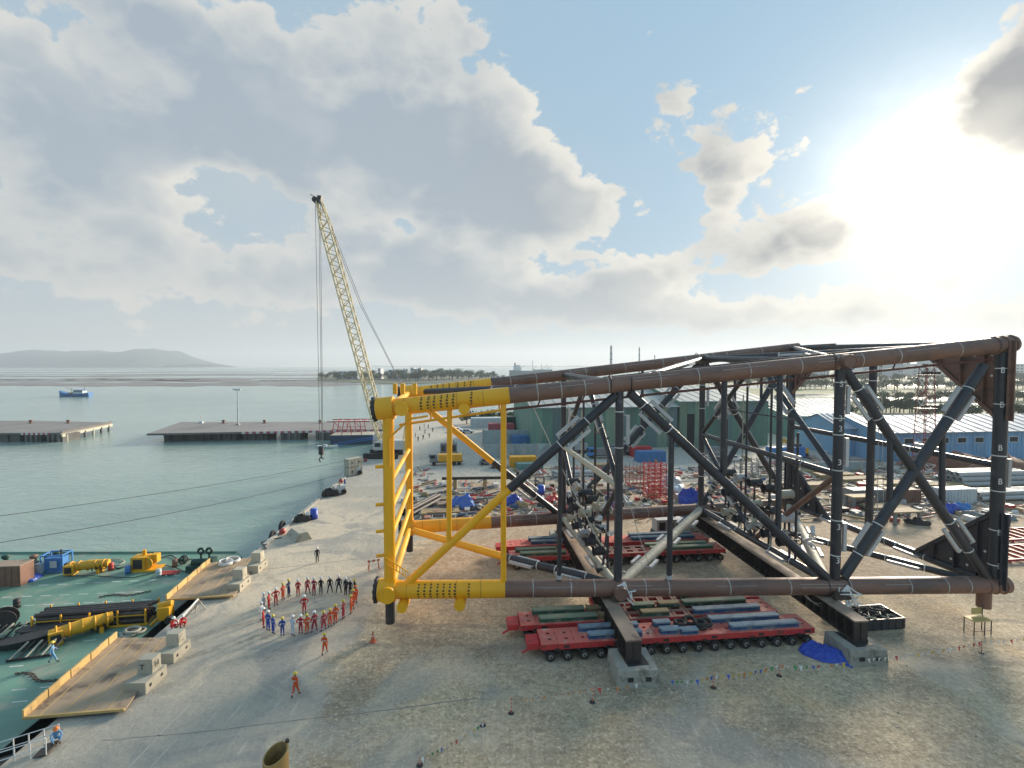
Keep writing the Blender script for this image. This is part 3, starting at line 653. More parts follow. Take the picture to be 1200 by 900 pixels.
# ================================================================ support beams and footing blocks
M_beam = mat('rusty_plate_girder', (.055, .043, .038), .6, metal=.2, var=.35, scale=.5, dirt=(.19, .12, .08), dsc=.6, dth=.56)
M_flg = mat('dusty_flange', (.32, .235, .175), .7, var=.25, scale=.5, dirt=(.14, .09, .07), dsc=.7)
M_block = mat('footing_concrete', (.36, .34, .29), .92, var=.3, scale=.9, bump=.6, dirt=(.17, .165, .12), dsc=.8, dth=.50)
BZ0, BZ1 = 1.30, 3.05
def girder(p, q, label):
    d = (q - p).normalized(); t = thing('support_girder', label, 'girder', (p + q) / 2, group='girders under the jacket'); s = Vector((d.y, -d.x, 0)); up = UP
    MB().bar(p + up * (BZ1 - .06), q + up * (BZ1 - .06), 1.25, .12).build('top_flange', M_flg, t, w=True); MB().bar(p + up * (BZ0 + .06), q + up * (BZ0 + .06), 1.25, .12).build('bottom_flange', M_beam, t, w=True)
    MB().bar(p + up * ((BZ0 + BZ1) / 2), q + up * ((BZ0 + BZ1) / 2), .08, BZ1 - BZ0 - .25).build('web', M_beam, t, w=True)
    n = int((q - p).length / .95)
    for k in range(n + 1):
        c = p.lerp(q, (k + .1) / (n + .2))
        for sd in (-1, 1): MB().bar(c + s * (.34 * sd) + up * (BZ0 + .13), c + s * (.34 * sd) + up * (BZ1 - .13), .55, .05, up=d).build('stiffener', M_beam, t, w=True)
    return t
b1a, b1b = G(743, 752, 2.95), Vector((FBs[1].x - .1, FBs[1].y + 2, 0)); b1a.z = 0
b2a, b2b = G(1010, 729, 2.95), Vector((FBs[2].x - .1, FBs[2].y + 2, 0)); b2a.z = 0
girder(b1a, b1b, 'dark rusty plate girder in line with the block beside the tyres'); girder(b2a, b2b, 'dark rusty plate girder ending beside the crumpled blue tarpaulin')
for nd, fd in ((NBs[1], b1a), (NBs[2], b2a), (FBs[1], b1b), (FBs[2], b2b)):       # saddles between girder and pipe
    c = Vector((nd.x, nd.y, 0)); 
    MB().box((c.x, c.y, BZ1 + .12), (1.5, 2.2, .22), rz=YAW).box((c.x - .0, c.y - .95, BZ1 + .42), (1.4, .25, .5), rz=YAW).box((c.x, c.y + .95, BZ1 + .42), (1.4, .25, .5), rz=YAW).build('saddle', M_beam, jk, w=True)
def footing(c, label, w=3.2, d=3.1, h=1.28, seed=0):
    t = thing('concrete_footing', label, 'block', (c.x, c.y, 0), YAW - radians(3), group='footing blocks under the girders'); rd = random.Random(seed)
    MB().box((0, 0, h / 2), (w, d, h), top=(.95, .95)).build('block', M_block, t)
    MB().box((.1, .2, h + .008), (1.7, 2.2, .02), rz=.1).build('packing_plate', M_dkst, t)
    for x in (-.6, .75): MB().box((x, -d / 2 * .985, .62), (.42, .1, .30)).build('lifting_slot', M_dkst, t)
    return t
footing(b1a + AY * .55 + AX * .1, 'mossy concrete footing with two dark slots in front of red trailer', seed=1); footing(b2a + AY * .3 - AX * .3, 'concrete footing beside the crumpled blue tarpaulin', seed=2)
footing(b1b - AY * .7, 'concrete footing under the far end of the first girder', seed=3); footing(b2b - AY * .7, 'concrete footing under the far end of the second girder', seed=4)
# ================================================================ self-propelled trailers
M_red = mat('red_deck_paint', (.70, .17, .13), .6, var=.25, scale=1.2, dirt=(.62, .38, .30), dsc=.9, dth=.50)
M_redside = mat('red_side_paint', (.55, .04, .04), .5, var=.2, dirt=(.22, .05, .04), dsc=1.2)
M_brown = mat('brown_deck_frame', (.40, .20, .15), .7, var=.3, dirt=(.36, .24, .18), dsc=.9)
M_tyre = mat('tyre_rubber', (.028, .027, .026), .85, var=.25, dirt=(.10, .09, .08), dsc=2)
M_rim = mat('wheel_rim', (.36, .32, .27), .6, metal=.1, var=.3)
def tyre_mesh():
    prof = [(.20, -.13), (.33, -.15), (.395, -.12), (.41, 0), (.395, .12), (.33, .15), (.20, .13)]; mb = MB(); n = 18; vs = []
    for r, y in prof:
        for i in range(n): t = 2 * pi * i / n; vs.append((r * cos(t), y, r * sin(t)))
    mb._add(vs, [(j * n + i, (j + 1) * n + i, (j + 1) * n + (i + 1) % n, j * n + (i + 1) % n) for j in range(len(prof) - 1) for i in range(n)], True)
    return mb.mesh('tyre', M_tyre)
ME_TYRE = tyre_mesh()
mbr = MB().tube((0, -.10, 0), (0, .10, 0), .235, n=16).tube((0, -.16, 0), (0, -.1, 0), .10, n=10)
for k in range(8): mbr.box((.16 * cos(k * pi / 4), -.11, .16 * sin(k * pi / 4)), (.035, .03, .035))
ME_RIM = mbr.mesh('rim', M_rim)
ME_BOGIE = MB().box((0, 0, .95), (.34, .9, .28)).bar((0, 0, .9), (.42, 0, .42), .3, .2).tube((.42, -.75, .42), (.42, .75, .42), .07, n=8).tube((.05, .2, .95), (.5, .2, .5), .07, n=8).mesh('suspension_arm', M_dkst)
AXLE = 1.40
def trailer(loc, n, label, open_bays=(), rz=YAW):
    L = n * AXLE; t = thing('modular_trailer', label, 'trailer', loc, rz, group='red modular trailers under the jacket'); w = 2.43; z1 = 1.42
    for sd in (-1, 1):
        MB().box((L / 2, sd * (w / 2 - .06), 1.20), (L, .12, .42)).build('side_rail', M_redside, t)
        for k in range(n): MB().box((AXLE * (k + .5), sd * (w / 2 + .012), 1.2), (.5, .03, .2)).build('side_socket', M_dkst if (k + sd) % 3 == 0 else M_redside, t)
    for x in (.1, L - .1): MB().box((x, 0, 1.2), (.2, w - .26, .40)).build('end_beam', M_redside, t)
    MB().box((L / 2, 0, 1.12), (L - .42, .5, .40)).build('spine_beam', M_redside, t)
    for k in range(n):
        x0 = AXLE * k + .02
        if k in open_bays:                         # bare frame with rectangular openings
            for yy in (-.98, 0, .98): MB().box((x0 + AXLE / 2, yy, z1 - .03), (AXLE - .04, .34, .10)).build('deck_frame', M_brown, t)
            for xx in (.14, AXLE - .18): MB().box((x0 + xx, 0, z1 - .034), (.24, w - .3, .09)).build('deck_frame', M_brown, t)
        else:
            mb = MB(); q = .20
            for yy, ww in ((-.87, .60), (0, .62), (.87, .60)): mb.box((x0 + AXLE / 2 - .015, yy, z1 - .0), (AXLE - .03, ww, .06))
            for yy in (-.45, .45): mb.box((x0 + .34, yy, z1 - .002), (.62, .30, .05)); mb.box((x0 + 1.14, yy, z1 - .002), (.44, .30, .05))
            mb.build('deck_plate', M_red, t)
        for sd in (-1, 1):
            o = link('suspension_arm', ME_BOGIE, t, loc=(AXLE * (k + .25), sd * .72, 0))
            for yy in (sd * .72 - .40, sd * .72 + .40):
                wh = link('tyre', ME_TYRE, t, loc=(AXLE * (k + .25) + .42, yy, .41))
                r = link('rim', ME_RIM, wh)
                if sd > 0: r.rotation_euler = (0, 0, pi)
    for k in range(0, n, 3):                       # hydraulic lines and valve boxes along the side
        MB().box((AXLE * (k + .9), -w / 2 - .03, 1.02), (.30, .10, .16)).build('valve_box', M_dkst, t); MB().poly([Vector((AXLE * (k + .9) + x, -w / 2 - .04, .98 - .10 * sin(pi * x / 1.2))) for x in (0, .3, .6, .9, 1.2)], .025, 5).build('hose', M_tyre, t)
    MB().box((-.55, .1, 1.0), (1.0, 1.5, .5)).build('drawbar_head', M_redside, t); MB().tube((-.9, -.4, .75), (-1.5, -.7, .6), .09, n=8).build('drawbar', M_redside, t)
    return t
def lvl(u, v, z=0): p = G(u, v, z); return Vector((p.x, p.y, 0))
TA = lvl(634, 775) + AY * 1.05; TB = TA + AY * 3.05 + AX * -1.3
trailer(TA, 17, 'front red trailer nearest the camera with blue beams and tyres on deck')
trailer(TB, 17, 'red trailer just behind the front one with green beams and bare frame bays', open_bays=(6, 7, 8, 9, 10, 11))
trailer(TB + AY * 2.75 + AX * 8.4, 11, 'red trailer half hidden under the near lower leg, third row', open_bays=(0, 1, 2, 3, 4, 5))
TC = lvl(598, 668) + AY * 1.1; TD = TC + AY * 3.6 + AX * -.3
trailer(TC, 19, 'nearer red trailer of the far pair, green beams on its deck', open_bays=(8, 9, 10, 11)); trailer(TD, 19, 'farther red trailer of the far pair, blue beams at its left end', open_bays=(7, 8))
# ---- packing beams lying on the trailers
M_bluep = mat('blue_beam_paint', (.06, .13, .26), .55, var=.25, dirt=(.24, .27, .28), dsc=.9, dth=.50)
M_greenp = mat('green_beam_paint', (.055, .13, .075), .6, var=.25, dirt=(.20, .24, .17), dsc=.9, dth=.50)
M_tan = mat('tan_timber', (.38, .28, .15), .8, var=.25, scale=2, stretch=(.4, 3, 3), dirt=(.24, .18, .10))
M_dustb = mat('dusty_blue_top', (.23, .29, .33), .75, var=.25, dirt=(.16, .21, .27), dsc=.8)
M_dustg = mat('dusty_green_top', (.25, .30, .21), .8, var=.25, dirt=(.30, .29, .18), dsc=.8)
def packing(base, x, y, ln, mt, topm, label, z=1.46, h=.42, w=.62):
    t = thing('packing_beam', label, 'beam', base + AX * x + AY * y + UP * z, YAW + random.uniform(-.006, .006), group='packing beams on the trailers')
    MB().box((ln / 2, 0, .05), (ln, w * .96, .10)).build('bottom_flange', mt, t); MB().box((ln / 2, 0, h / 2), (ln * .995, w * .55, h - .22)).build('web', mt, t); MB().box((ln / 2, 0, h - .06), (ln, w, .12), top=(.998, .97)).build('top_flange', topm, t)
    for k in range(int(ln / .8) + 1): MB().box((.08 + k * (ln - .16) / int(ln / .8), 0, h / 2), (.04, w * .9, h - .24)).build('stiffener', mt, t)
    for sd in (-1, 1): MB().tube((.05, sd * .3, h - .02), (.05, sd * .3, h + .05), .06, n=6).build('lug', mt, t)
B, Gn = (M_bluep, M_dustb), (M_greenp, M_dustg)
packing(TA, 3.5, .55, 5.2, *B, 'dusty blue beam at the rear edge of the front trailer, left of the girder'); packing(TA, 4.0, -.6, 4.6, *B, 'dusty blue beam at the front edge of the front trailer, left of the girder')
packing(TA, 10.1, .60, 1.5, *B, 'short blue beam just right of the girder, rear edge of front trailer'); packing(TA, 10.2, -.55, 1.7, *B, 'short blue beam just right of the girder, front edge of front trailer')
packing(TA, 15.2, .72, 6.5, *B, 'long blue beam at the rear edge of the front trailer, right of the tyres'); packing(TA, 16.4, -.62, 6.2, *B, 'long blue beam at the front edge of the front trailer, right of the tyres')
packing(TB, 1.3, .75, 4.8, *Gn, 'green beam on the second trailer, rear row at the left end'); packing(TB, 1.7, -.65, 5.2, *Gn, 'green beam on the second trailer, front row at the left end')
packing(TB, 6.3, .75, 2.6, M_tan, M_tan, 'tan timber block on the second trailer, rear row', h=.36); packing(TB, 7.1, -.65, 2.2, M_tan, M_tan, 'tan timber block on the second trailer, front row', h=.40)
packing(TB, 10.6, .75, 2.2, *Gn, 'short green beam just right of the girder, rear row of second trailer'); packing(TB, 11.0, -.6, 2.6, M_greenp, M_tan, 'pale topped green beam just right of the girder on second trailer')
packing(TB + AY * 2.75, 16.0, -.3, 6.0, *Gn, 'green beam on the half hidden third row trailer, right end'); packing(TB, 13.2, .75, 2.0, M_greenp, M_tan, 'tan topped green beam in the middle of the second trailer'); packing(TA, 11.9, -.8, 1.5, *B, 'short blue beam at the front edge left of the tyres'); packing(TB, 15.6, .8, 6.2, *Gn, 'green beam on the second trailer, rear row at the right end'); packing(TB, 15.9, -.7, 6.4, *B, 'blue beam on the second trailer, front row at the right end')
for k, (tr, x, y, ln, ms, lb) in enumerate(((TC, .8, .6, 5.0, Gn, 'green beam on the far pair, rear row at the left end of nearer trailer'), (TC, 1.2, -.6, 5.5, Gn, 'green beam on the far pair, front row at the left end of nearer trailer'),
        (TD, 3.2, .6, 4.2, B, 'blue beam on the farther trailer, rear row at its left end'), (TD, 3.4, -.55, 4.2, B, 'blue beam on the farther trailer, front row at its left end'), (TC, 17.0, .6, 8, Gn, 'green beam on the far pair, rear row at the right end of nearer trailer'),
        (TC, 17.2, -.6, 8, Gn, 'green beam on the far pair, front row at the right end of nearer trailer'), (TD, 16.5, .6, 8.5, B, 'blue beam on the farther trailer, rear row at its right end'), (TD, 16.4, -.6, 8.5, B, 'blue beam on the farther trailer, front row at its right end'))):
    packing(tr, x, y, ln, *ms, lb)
# ---- spare tyres heaped on the front trailer
for k, (x, y, z, rx, lb) in enumerate(((12.5, .55, 1.62, 0, 'flat lying tyre farthest left on the front trailer deck'), (13.5, .75, 1.66, .25, 'tyre leaning at the back of the small heap on the front trailer'), (14.0, -.15, 1.62, 0, 'flat lying tyre at the front of the small heap on the trailer'), (14.7, .25, 1.68, .3, 'tyre leaning at the right of the small heap on the trailer'), (14.0, -.12, 1.90, .05, 'tyre stacked on top of another on the front trailer deck'))):
    p = TA + AX * x + AY * y; mb = MB().ring((0, 0, 0), (0, 0, 1), .42, .16, 20, 8); o = mb.build('spare_tyre', M_tyre); o.location = (p.x, p.y, z); o.rotation_euler = (rx, 0, 0); tag(o, lb, 'tyre', 'spare tyres on the front trailer')

# ================================================================ things lying in front of the jacket
def tarp(c, rx, ry, h, mt, label, seed=0, name='tarpaulin', cat='tarpaulin', n=22, rz=0.0):
    rd = random.Random(seed); mb = MB(); vs = []; ph = [rd.uniform(0, 6.3) for _ in range(8)]
    for j in range(n):
        for i in range(n):
            a, q = i / (n - 1) * 2 - 1, j / (n - 1) * 2 - 1; rr = max(abs(a), abs(q)) ** 1.0
            ex = 1 + .16 * sin(3 * a + ph[0]) * cos(2 * q + ph[1]); x, y = a * rx * ex, q * ry * (1 + .15 * sin(4 * a + ph[2]))
            f = max(0, 1 - rr ** 2.4)
            z = h * f * (.62 + .38 * sin(2.6 * a + ph[3]) * cos(3.1 * q + ph[4])) + .30 * h * (1 - abs(sin(5 * a + 3 * q + ph[5]))) ** 2 * (1 - rr * .6) + .24 * h * (1 - abs(sin(6 * q - 4 * a + ph[6]))) ** 2 * (1 - rr * .6) + .12 * h * abs(sin(13 * a + 9 * q)) + rd.uniform(0, .10) * h
            vs.append((x, y, max(z, .012) if rr < 1 else .012 + .03 * abs(sin(9 * a + 8 * q))))
    mb._add(vs, [(j * n + i, j * n + i + 1, (j + 1) * n + i + 1, (j + 1) * n + i) for j in range(n - 1) for i in range(n - 1)], False)
    o = mb.build(name, mt); o.location = (c.x, c.y, c.z); o.rotation_euler = (0, 0, rz); return tag(o, label, cat)
M_btarp = mat('blue_tarpaulin', (.025, .07, .42), .45, var=.3, scale=1.5, dirt=(.05, .11, .42), dsc=1.0)
M_ltarp = mat('light_blue_tarpaulin', (.07, .17, .50), .45, var=.3, scale=1.5)
M_gtarp = mat('grey_tarpaulin', (.36, .38, .40), .6, var=.25, scale=1.5)
tarp(lvl(968, 768), 1.7, 1.1, .75, M_btarp, 'crumpled dark blue tarpaulin lying against the right concrete footing', 3, rz=-.5)
# black steel tray full of cables right of the second girder
c = lvl(1036, 738); t = thing('cable_skid', 'low black steel tray loaded with cables beside the right girder', 'skid', c + AY * 1.2, YAW)
MB().box((0, 0, .12), (3.9, 2.5, .12)).build('floor', M_dkst, t)
for sd in (-1, 1): MB().box((0, sd * 1.25, .55), (4.0, .12, .98)).build('side_wall', M_blk, t); MB().box((sd * 1.98, 0, .55), (.12, 2.36, .96)).build('end_wall', M_blk, t)
for k in range(6): MB().box((-1.8 + .72 * k, -1.33, .5), (.10, .06, .85)).build('rib', M_dkst, t)
rd = random.Random(9)
for k in range(9):
    pts = [Vector((-1.7 + i * .42, rd.uniform(-.9, .9) * .5 + (k - 4) * .2, 1.0 + rd.uniform(-.1, .25))) for i in range(9)]
    tag(MB().poly([t.matrix_basis @ p for p in pts], .07, 6).build('cable', rd.choice((M_dkst, M_blk, M_pale))), ('thick cable coiled in the black tray, strand %s' % ('nearest the front wall', 'second from the front wall', 'third from the front wall', 'fourth from the front wall', 'in the middle', 'fourth from the back wall', 'third from the back wall', 'second from the back wall', 'along the back wall')[k]), 'cable', 'cables in the black tray')
M_toolred = mat('toolbox_red', (.40, .04, .035), .5, var=.2)
for k, (dx_, dy_, lb) in enumerate(((-2.6, 1.9, 'small red toolbox nearest the girder behind the cable tray'), (-1.5, 2.1, 'small red toolbox farther from the girder behind the cable tray'))):
    p = t.location + AX * dx_ + AY * dy_; t2 = thing('toolbox', lb, 'toolbox', p, YAW); MB().box((0, 0, .4), (.9, .6, .8)).build('body', M_toolred, t2); MB().box((0, 0, .84), (.94, .64, .08)).build('lid', M_toolred, t2); MB().tube((-.2, 0, .95), (.2, 0, .95), .03, n=6).build('handle', M_dkst, t2)
# yellowish work bench under the right end of the jacket
M_bench = mat('yellowed_wood', (.55, .42, .16), .7, var=.2, scale=2)
c = lvl(1152, 745); t = thing('work_bench', 'yellowed work bench with a low back on thin legs, right of the trailers', 'bench', c + AY * .5, YAW)
MB().box((0, 0, 1.30), (1.8, 1.0, .09)).build('seat', M_bench, t); MB().box((.45, .48, 1.75), (1.0, .06, .6)).build('backrest', M_bench, t)
for x, y, h in ((-.85, -.45, 1.26), (.85, -.45, 1.26), (-.85, .42, 1.26), (.98, .44, 2.3), (.2, -.45, 1.26)): MB().tube((x, y, 0), (x, y, h), .045, n=6).build('leg', M_dkst, t)
MB().tube((-.85, -.45, .4), (.85, -.45, .4), .03, n=5).build('stretcher', M_dkst, t)
# ---- barrier posts and lines of bunting
M_post = mat('orange_post', (.55, .13, .06), .6, var=.2)
posts = []
def post(u, v, h, lean, label):
    p = lvl(u, v); t = thing('barrier_post', label, 'post', p, 0, group='barrier posts'); MB().tube((0, 0, .03), (lean, 0, h), .04, n=7).build('pole', M_post, t); MB().tube((0, 0, 0), (0, 0, .06), .22, .16, n=10).build('base', M_dkst, t)
    for k in range(3): MB().tube((lean * (.3 + .25 * k), 0, h * (.3 + .25 * k)), (lean * (.36 + .25 * k), 0, h * (.36 + .25 * k)), .046, n=7).build('reflective_band', M_white, t)
    top = p + Vector((lean, 0, h - .05)); posts.append(top); return top
p1 = post(599, 836, 1.05, 0, 'leftmost barrier post by the left end of the trailers'); p2 = post(694, 823, 1.15, .15, 'leaning barrier post left of the mossy footing'); p3 = post(836, 806, 1.0, .05, 'barrier post right of the mossy footing'); p4 = post(913, 792, .95, 0, 'barrier post in front of the tyres on the trailer')
p5 = post(1150, 765, 1.0, 0, 'barrier post below the yellowed work bench'); p6 = post(1240, 752, 1.0, 0, 'barrier post at the right edge of the yard'); p7 = post(492, 897, .5, 0, 'short barrier post at the bottom edge'); p8 = post(566, 850, .3, .1, 'short barrier post lying low left of the trailers')
pk1 = G(785, 797, .9); pk2 = G(992, 776, .8)
FL = [mat('flag_' + n_, c_, .7, var=.1) for n_, c_ in (('red', (.55, .06, .05)), ('white', (.72, .70, .66)), ('yellow', (.65, .45, .05)), ('green', (.05, .30, .10)), ('blue', (.05, .12, .45)), ('orange', (.65, .22, .05)))]
def bunting(p, q, n, label, cols=(0, 1, 2, 3, 4, 5), seed=0, drop=.18, sz=.26):
    t = thing('bunting_line', label, 'bunting', ((p.x + q.x) / 2, (p.y + q.y) / 2, 0), group='lines of bunting'); rd = random.Random(seed); pts = sag(p, q, drop, 16); MB().poly(pts, .012, 4).build('rope', M_rope, t, w=True)
    d = (q - p).normalized()
    for k in range(n):
        s = (k + .5) / n * 16; i = int(s); c = pts[i].lerp(pts[i + 1], s - i) - UP * .012; w = sz * rd.uniform(.8, 1.2); lo = c - UP * w * 1.35 + Vector((rd.uniform(-.1, .1), rd.uniform(-.14, .14), 0))
        mt = FL[rd.choice(cols)]; MB().plate([c - d * w * .5, c + d * w * .5, lo], Vector((-d.y, d.x, .15)), .008).build('flag', mt, t, w=True)
bunting(p1, p2, 14, 'orange tape line between the two leftmost barrier posts', (0, 5, 5), 1, .12, .13); bunting(p2, pk1 - AX * 2.2, 5, 'short bunting from the leaning post to the mossy footing', (0, 1, 5), 2)
bunting(pk1, p3, 9, 'coloured bunting from the mossy footing to the next post', seed=3); bunting(p3, p4, 12, 'coloured bunting between the posts in front of the front trailer', seed=4); bunting(p4, pk2, 11, 'coloured bunting running to the blue tarpaulin', seed=5)
bunting(G(1015, 772, .9), p5, 22, 'pale bunting from the right footing to the work bench', (1, 1, 1, 0, 2), 6); bunting(p5, p6, 12, 'pale bunting leaving the picture at the right edge', (1, 1, 2, 0), 7); bunting(p7, p8, 14, 'low dotted bunting line at the bottom, left of the trailers', (0, 1, 4, 3, 2, 1), 8, .15, .2)
# cut pile standing at the bottom edge, the one close thing
M_pile = mat('ochre_pile', (.42, .27, .09), .65, var=.3, scale=1.2, dirt=(.20, .12, .06), dsc=1.4, dth=.50)
top = D(323, 883, 17.0); t = thing('pile_stub', 'open ochre pipe with slanted rim at the bottom edge', 'pipe', (top.x, top.y, 0))
R_ = .43; mb = MB(); n = 28; vo = []; vi = []; lo = []; li = []
for i in range(n):
    a = 2 * pi * i / n; sl_ = .16 * cos(a - .9); vo.append((R_ * cos(a), R_ * sin(a), top.z + sl_)); vi.append(((R_ - .05) * cos(a), (R_ - .05) * sin(a), top.z + sl_)); lo.append((R_ * cos(a), R_ * sin(a), 0)); li.append(((R_ - .05) * cos(a), (R_ - .05) * sin(a), top.z - 3))
mb._add(lo + vo, [(i, (i + 1) % n, n + (i + 1) % n, n + i) for i in range(n)], True); mb._add(vo + vi, [(i, (i + 1) % n, n + (i + 1) % n, n + i) for i in range(n)]); mb._add(vi + li, [(i, (i + 1) % n, n + (i + 1) % n, n + i) for i in range(n)], True); mb._add(li, [tuple(range(n))])
mb.build('shell', M_pile, t); mb = MB().box((R_ * cos(.9), R_ * sin(.9), top.z + .2), (.10, .10, .12), rz=.9); mb.build('lug', M_dkst, t)
# ================================================================ people
M_skin = mat('skin', (.30, .165, .10), .6, var=.08); M_boot = mat('boots', (.02, .018, .016), .6, var=.2); M_hair = mat('hair', (.015, .012, .01), .6, var=.1)
M_eye = mat('eye_dark', (.02, .015, .012), .3, var=.05); M_lip = mat('lips', (.25, .09, .07), .5, var=.05)
def coverall(name, col):
    m = mat('coverall_' + name, col, .8, var=.18, scale=4, rnd=.10); return m
CV = {k: coverall(k, c) for k, c in dict(red=(.55, .03, .03), crimson=(.36, .025, .05), orange=(.70, .10, .02), navy=(.02, .035, .11), black=(.018, .018, .022), blue=(.03, .07, .33), pale=(.50, .56, .62), skyblue=(.16, .33, .55), white=(.62, .62, .60)).items()}
HL = {k: mat('helmet_' + k, c, .35, var=.05) for k, c in dict(white=(.78, .78, .76), yellow=(.75, .55, .05), orange=(.75, .2, .03), blue=(.05, .12, .5), green=(.1, .4, .12)).items()}
def body_mesh(pose):
    # joints: name -> (x, y, z, radius x, radius y); facing -Y
    P = dict(pelvis=(0, 0, .93, .15, .115), spine=(0, 0, 1.10, .135, .10), chest=(0, -.005, 1.30, .165, .115), neck=(0, 0, 1.45, .062, .062), jaw=(0, -.015, 1.525, .07, .08), skull=(0, 0, 1.62, .078, .09))
    for s, n_ in ((-1, 'R'), (1, 'L')):
        P['sh' + n_] = (s * .175, 0, 1.385, .068, .068); P['el' + n_] = (s * .245, .02, 1.12, .05, .05); P['wr' + n_] = (s * .265, -.04, .885, .034, .034); P['ha' + n_] = (s * .265, -.055, .81, .040, .022)
        P['hip' + n_] = (s * .095, 0, .86, .098, .098); P['kn' + n_] = (s * .105, -.015, .48, .07, .07); P['an' + n_] = (s * .11, .015, .10, .052, .052); P['to' + n_] = (s * .125, -.14, .045, .042, .040)
    if pose == 'clasp':
        for s, n_ in ((-1, 'R'), (1, 'L')): P['el' + n_] = (s * .25, .03, 1.12, .05, .05); P['wr' + n_] = (s * .10, -.17, .98, .034, .034); P['ha' + n_] = (s * .03, -.20, .95, .040, .024)
    if pose == 'hips':
        for s, n_ in ((-1, 'R'), (1, 'L')): P['el' + n_] = (s * .37, .06, 1.14, .05, .05); P['wr' + n_] = (s * .20, -.06, .98, .034, .034); P['ha' + n_] = (s * .155, -.10, .965, .038, .024)
    if pose == 'back':
        for s, n_ in ((-1, 'R'), (1, 'L')): P['el' + n_] = (s * .27, .10, 1.12, .05, .05); P['wr' + n_] = (s * .10, .15, .95, .034, .034); P['ha' + n_] = (s * .03, .16, .92, .040, .024)
    if pose == 'wide':
        for s, n_ in ((-1, 'R'), (1, 'L')): P['kn' + n_] = (s * .17, -.02, .48, .07, .07); P['an' + n_] = (s * .235, .015, .10, .052, .052); P['to' + n_] = (s * .27, -.13, .045, .042, .04)
    if pose == 'walk':
        P.update(knR=(-.10, -.16, .50, .07, .07), anR=(-.10, -.26, .11, .052, .052), toR=(-.10, -.42, .06, .042, .04), knL=(.10, .04, .47, .07, .07), anL=(.10, .27, .16, .052, .052), toL=(.11, .16, .05, .042, .04),
                 elR=(-.25, .12, 1.14, .05, .05), wrR=(-.27, .12, .90, .034, .034), haR=(-.27, .10, .83, .04, .022), elL=(.25, -.06, 1.13, .05, .05), wrL=(.25, -.24, .96, .034, .034), haL=(.25, -.30, .93, .04, .022))
    if pose == 'crouch':
        P.update(pelvis=(0, .12, .36, .16, .13), spine=(0, .06, .54, .14, .11), chest=(0, -.08, .74, .165, .115), neck=(0, -.16, .87, .062, .062), jaw=(0, -.20, .93, .07, .08), skull=(0, -.20, 1.03, .078, .09))
        for s, n_ in ((-1, 'R'), (1, 'L')):
            P['hip' + n_] = (s * .11, .10, .33, .10, .10); P['kn' + n_] = (s * .17, -.28, .47, .07, .07); P['an' + n_] = (s * .15, -.06, .11, .052, .052); P['to' + n_] = (s * .16, -.22, .045, .042, .04)
            P['sh' + n_] = (s * .175, -.11, .82, .068, .068); P['el' + n_] = (s * .24, -.30, .62, .05, .05); P['wr' + n_] = (s * .14, -.46, .42, .034, .034); P['ha' + n_] = (s * .12, -.52, .36, .04, .022)
    names = list(P); ix = {n_: i for i, n_ in enumerate(names)}
    ed = [('pelvis', 'spine'), ('spine', 'chest'), ('chest', 'neck'), ('neck', 'jaw'), ('jaw', 'skull')]
    for n_ in 'RL': ed += [('chest', 'sh' + n_), ('sh' + n_, 'el' + n_), ('el' + n_, 'wr' + n_), ('wr' + n_, 'ha' + n_), ('pelvis', 'hip' + n_), ('hip' + n_, 'kn' + n_), ('kn' + n_, 'an' + n_), ('an' + n_, 'to' + n_)]
    me = bpy.data.meshes.new('body'); me.from_pydata([P[n_][:3] for n_ in names], [(ix[a], ix[b_]) for a, b_ in ed], [])
    o = bpy.data.objects.new('body', me); COL.objects.link(o); md = o.modifiers.new('Skin', 'SKIN'); md.branch_smoothing = .6
    for i, n_ in enumerate(names): sv = me.skin_vertices[0].data[i]; sv.radius = P[n_][3:5]; sv.use_root = (n_ == 'pelvis')
    sb = o.modifiers.new('Sub', 'SUBSURF'); sb.levels = sb.render_levels = 1
    dg = bpy.context.evaluated_depsgraph_get(); ev = bpy.data.meshes.new_from_object(o.evaluated_get(dg)); bpy.data.objects.remove(o)
    mb = MB(); J = {n_: Vector(P[n_][:3]) for n_ in names}
    vs = [v.co.copy() for v in ev.vertices]; mb.v = [tuple(v) for v in vs]
    for p in ev.polygons:
        c = p.center; k = 0
        if c.z > J['neck'].z + .02 and (c - J['jaw']).length < .3: k = 3 if (c.z > J['skull'].z + .015 or (c.y > J['skull'].y + .03 and c.z > J['jaw'].z)) else 1
        for n_ in 'RL':
            if (c - J['ha' + n_]).length < .065: k = 1
            if (c - J['an' + n_]).length < .11 or (c - J['to' + n_]).length < .12: k = 2
        mb.f.append(tuple(p.vertices)); mb.m.append(k); mb.sm.append(True)
    # fingers, thumb, face
    for s, n_ in ((-1, 'R'), (1, 'L')):
        h, w_ = J['ha' + n_], J['wr' + n_]; d = (h - w_).normalized(); a = Vector((0, 1, 0)) if abs(d.y) < .8 else Vector((0, 0, 1)); a = (a - d * a.dot(d)).normalized(); nn = d.cross(a); mb.cm = 1
        for k, ln in enumerate((.062, .075, .070, .055)):
            b0 = h + d * .03 + a * (-.027 + .018 * k); b1 = b0 + d * ln * .55 + nn * .004; b2 = b1 + d * ln * .4 + nn * .022 * -s; mb.tube(b0, b1, .0095, .0085, n=6).tube(b1, b2, .0085, .0065, n=6)
        b0 = h - d * .02 - a * .032; b1 = b0 - a * .026 + d * .026; mb.tube(b0, b1, .011, .0095, n=6).tube(b1, b1 + d * .028 - a * .004, .0095, .007, n=6)
    sk = J['skull'] - Vector((0, 0, .055)); mb.cm = 1; mb.blob(sk + Vector((0, -.098, -.025)), (.013, .020, .020), 1, 6, 4, .05)
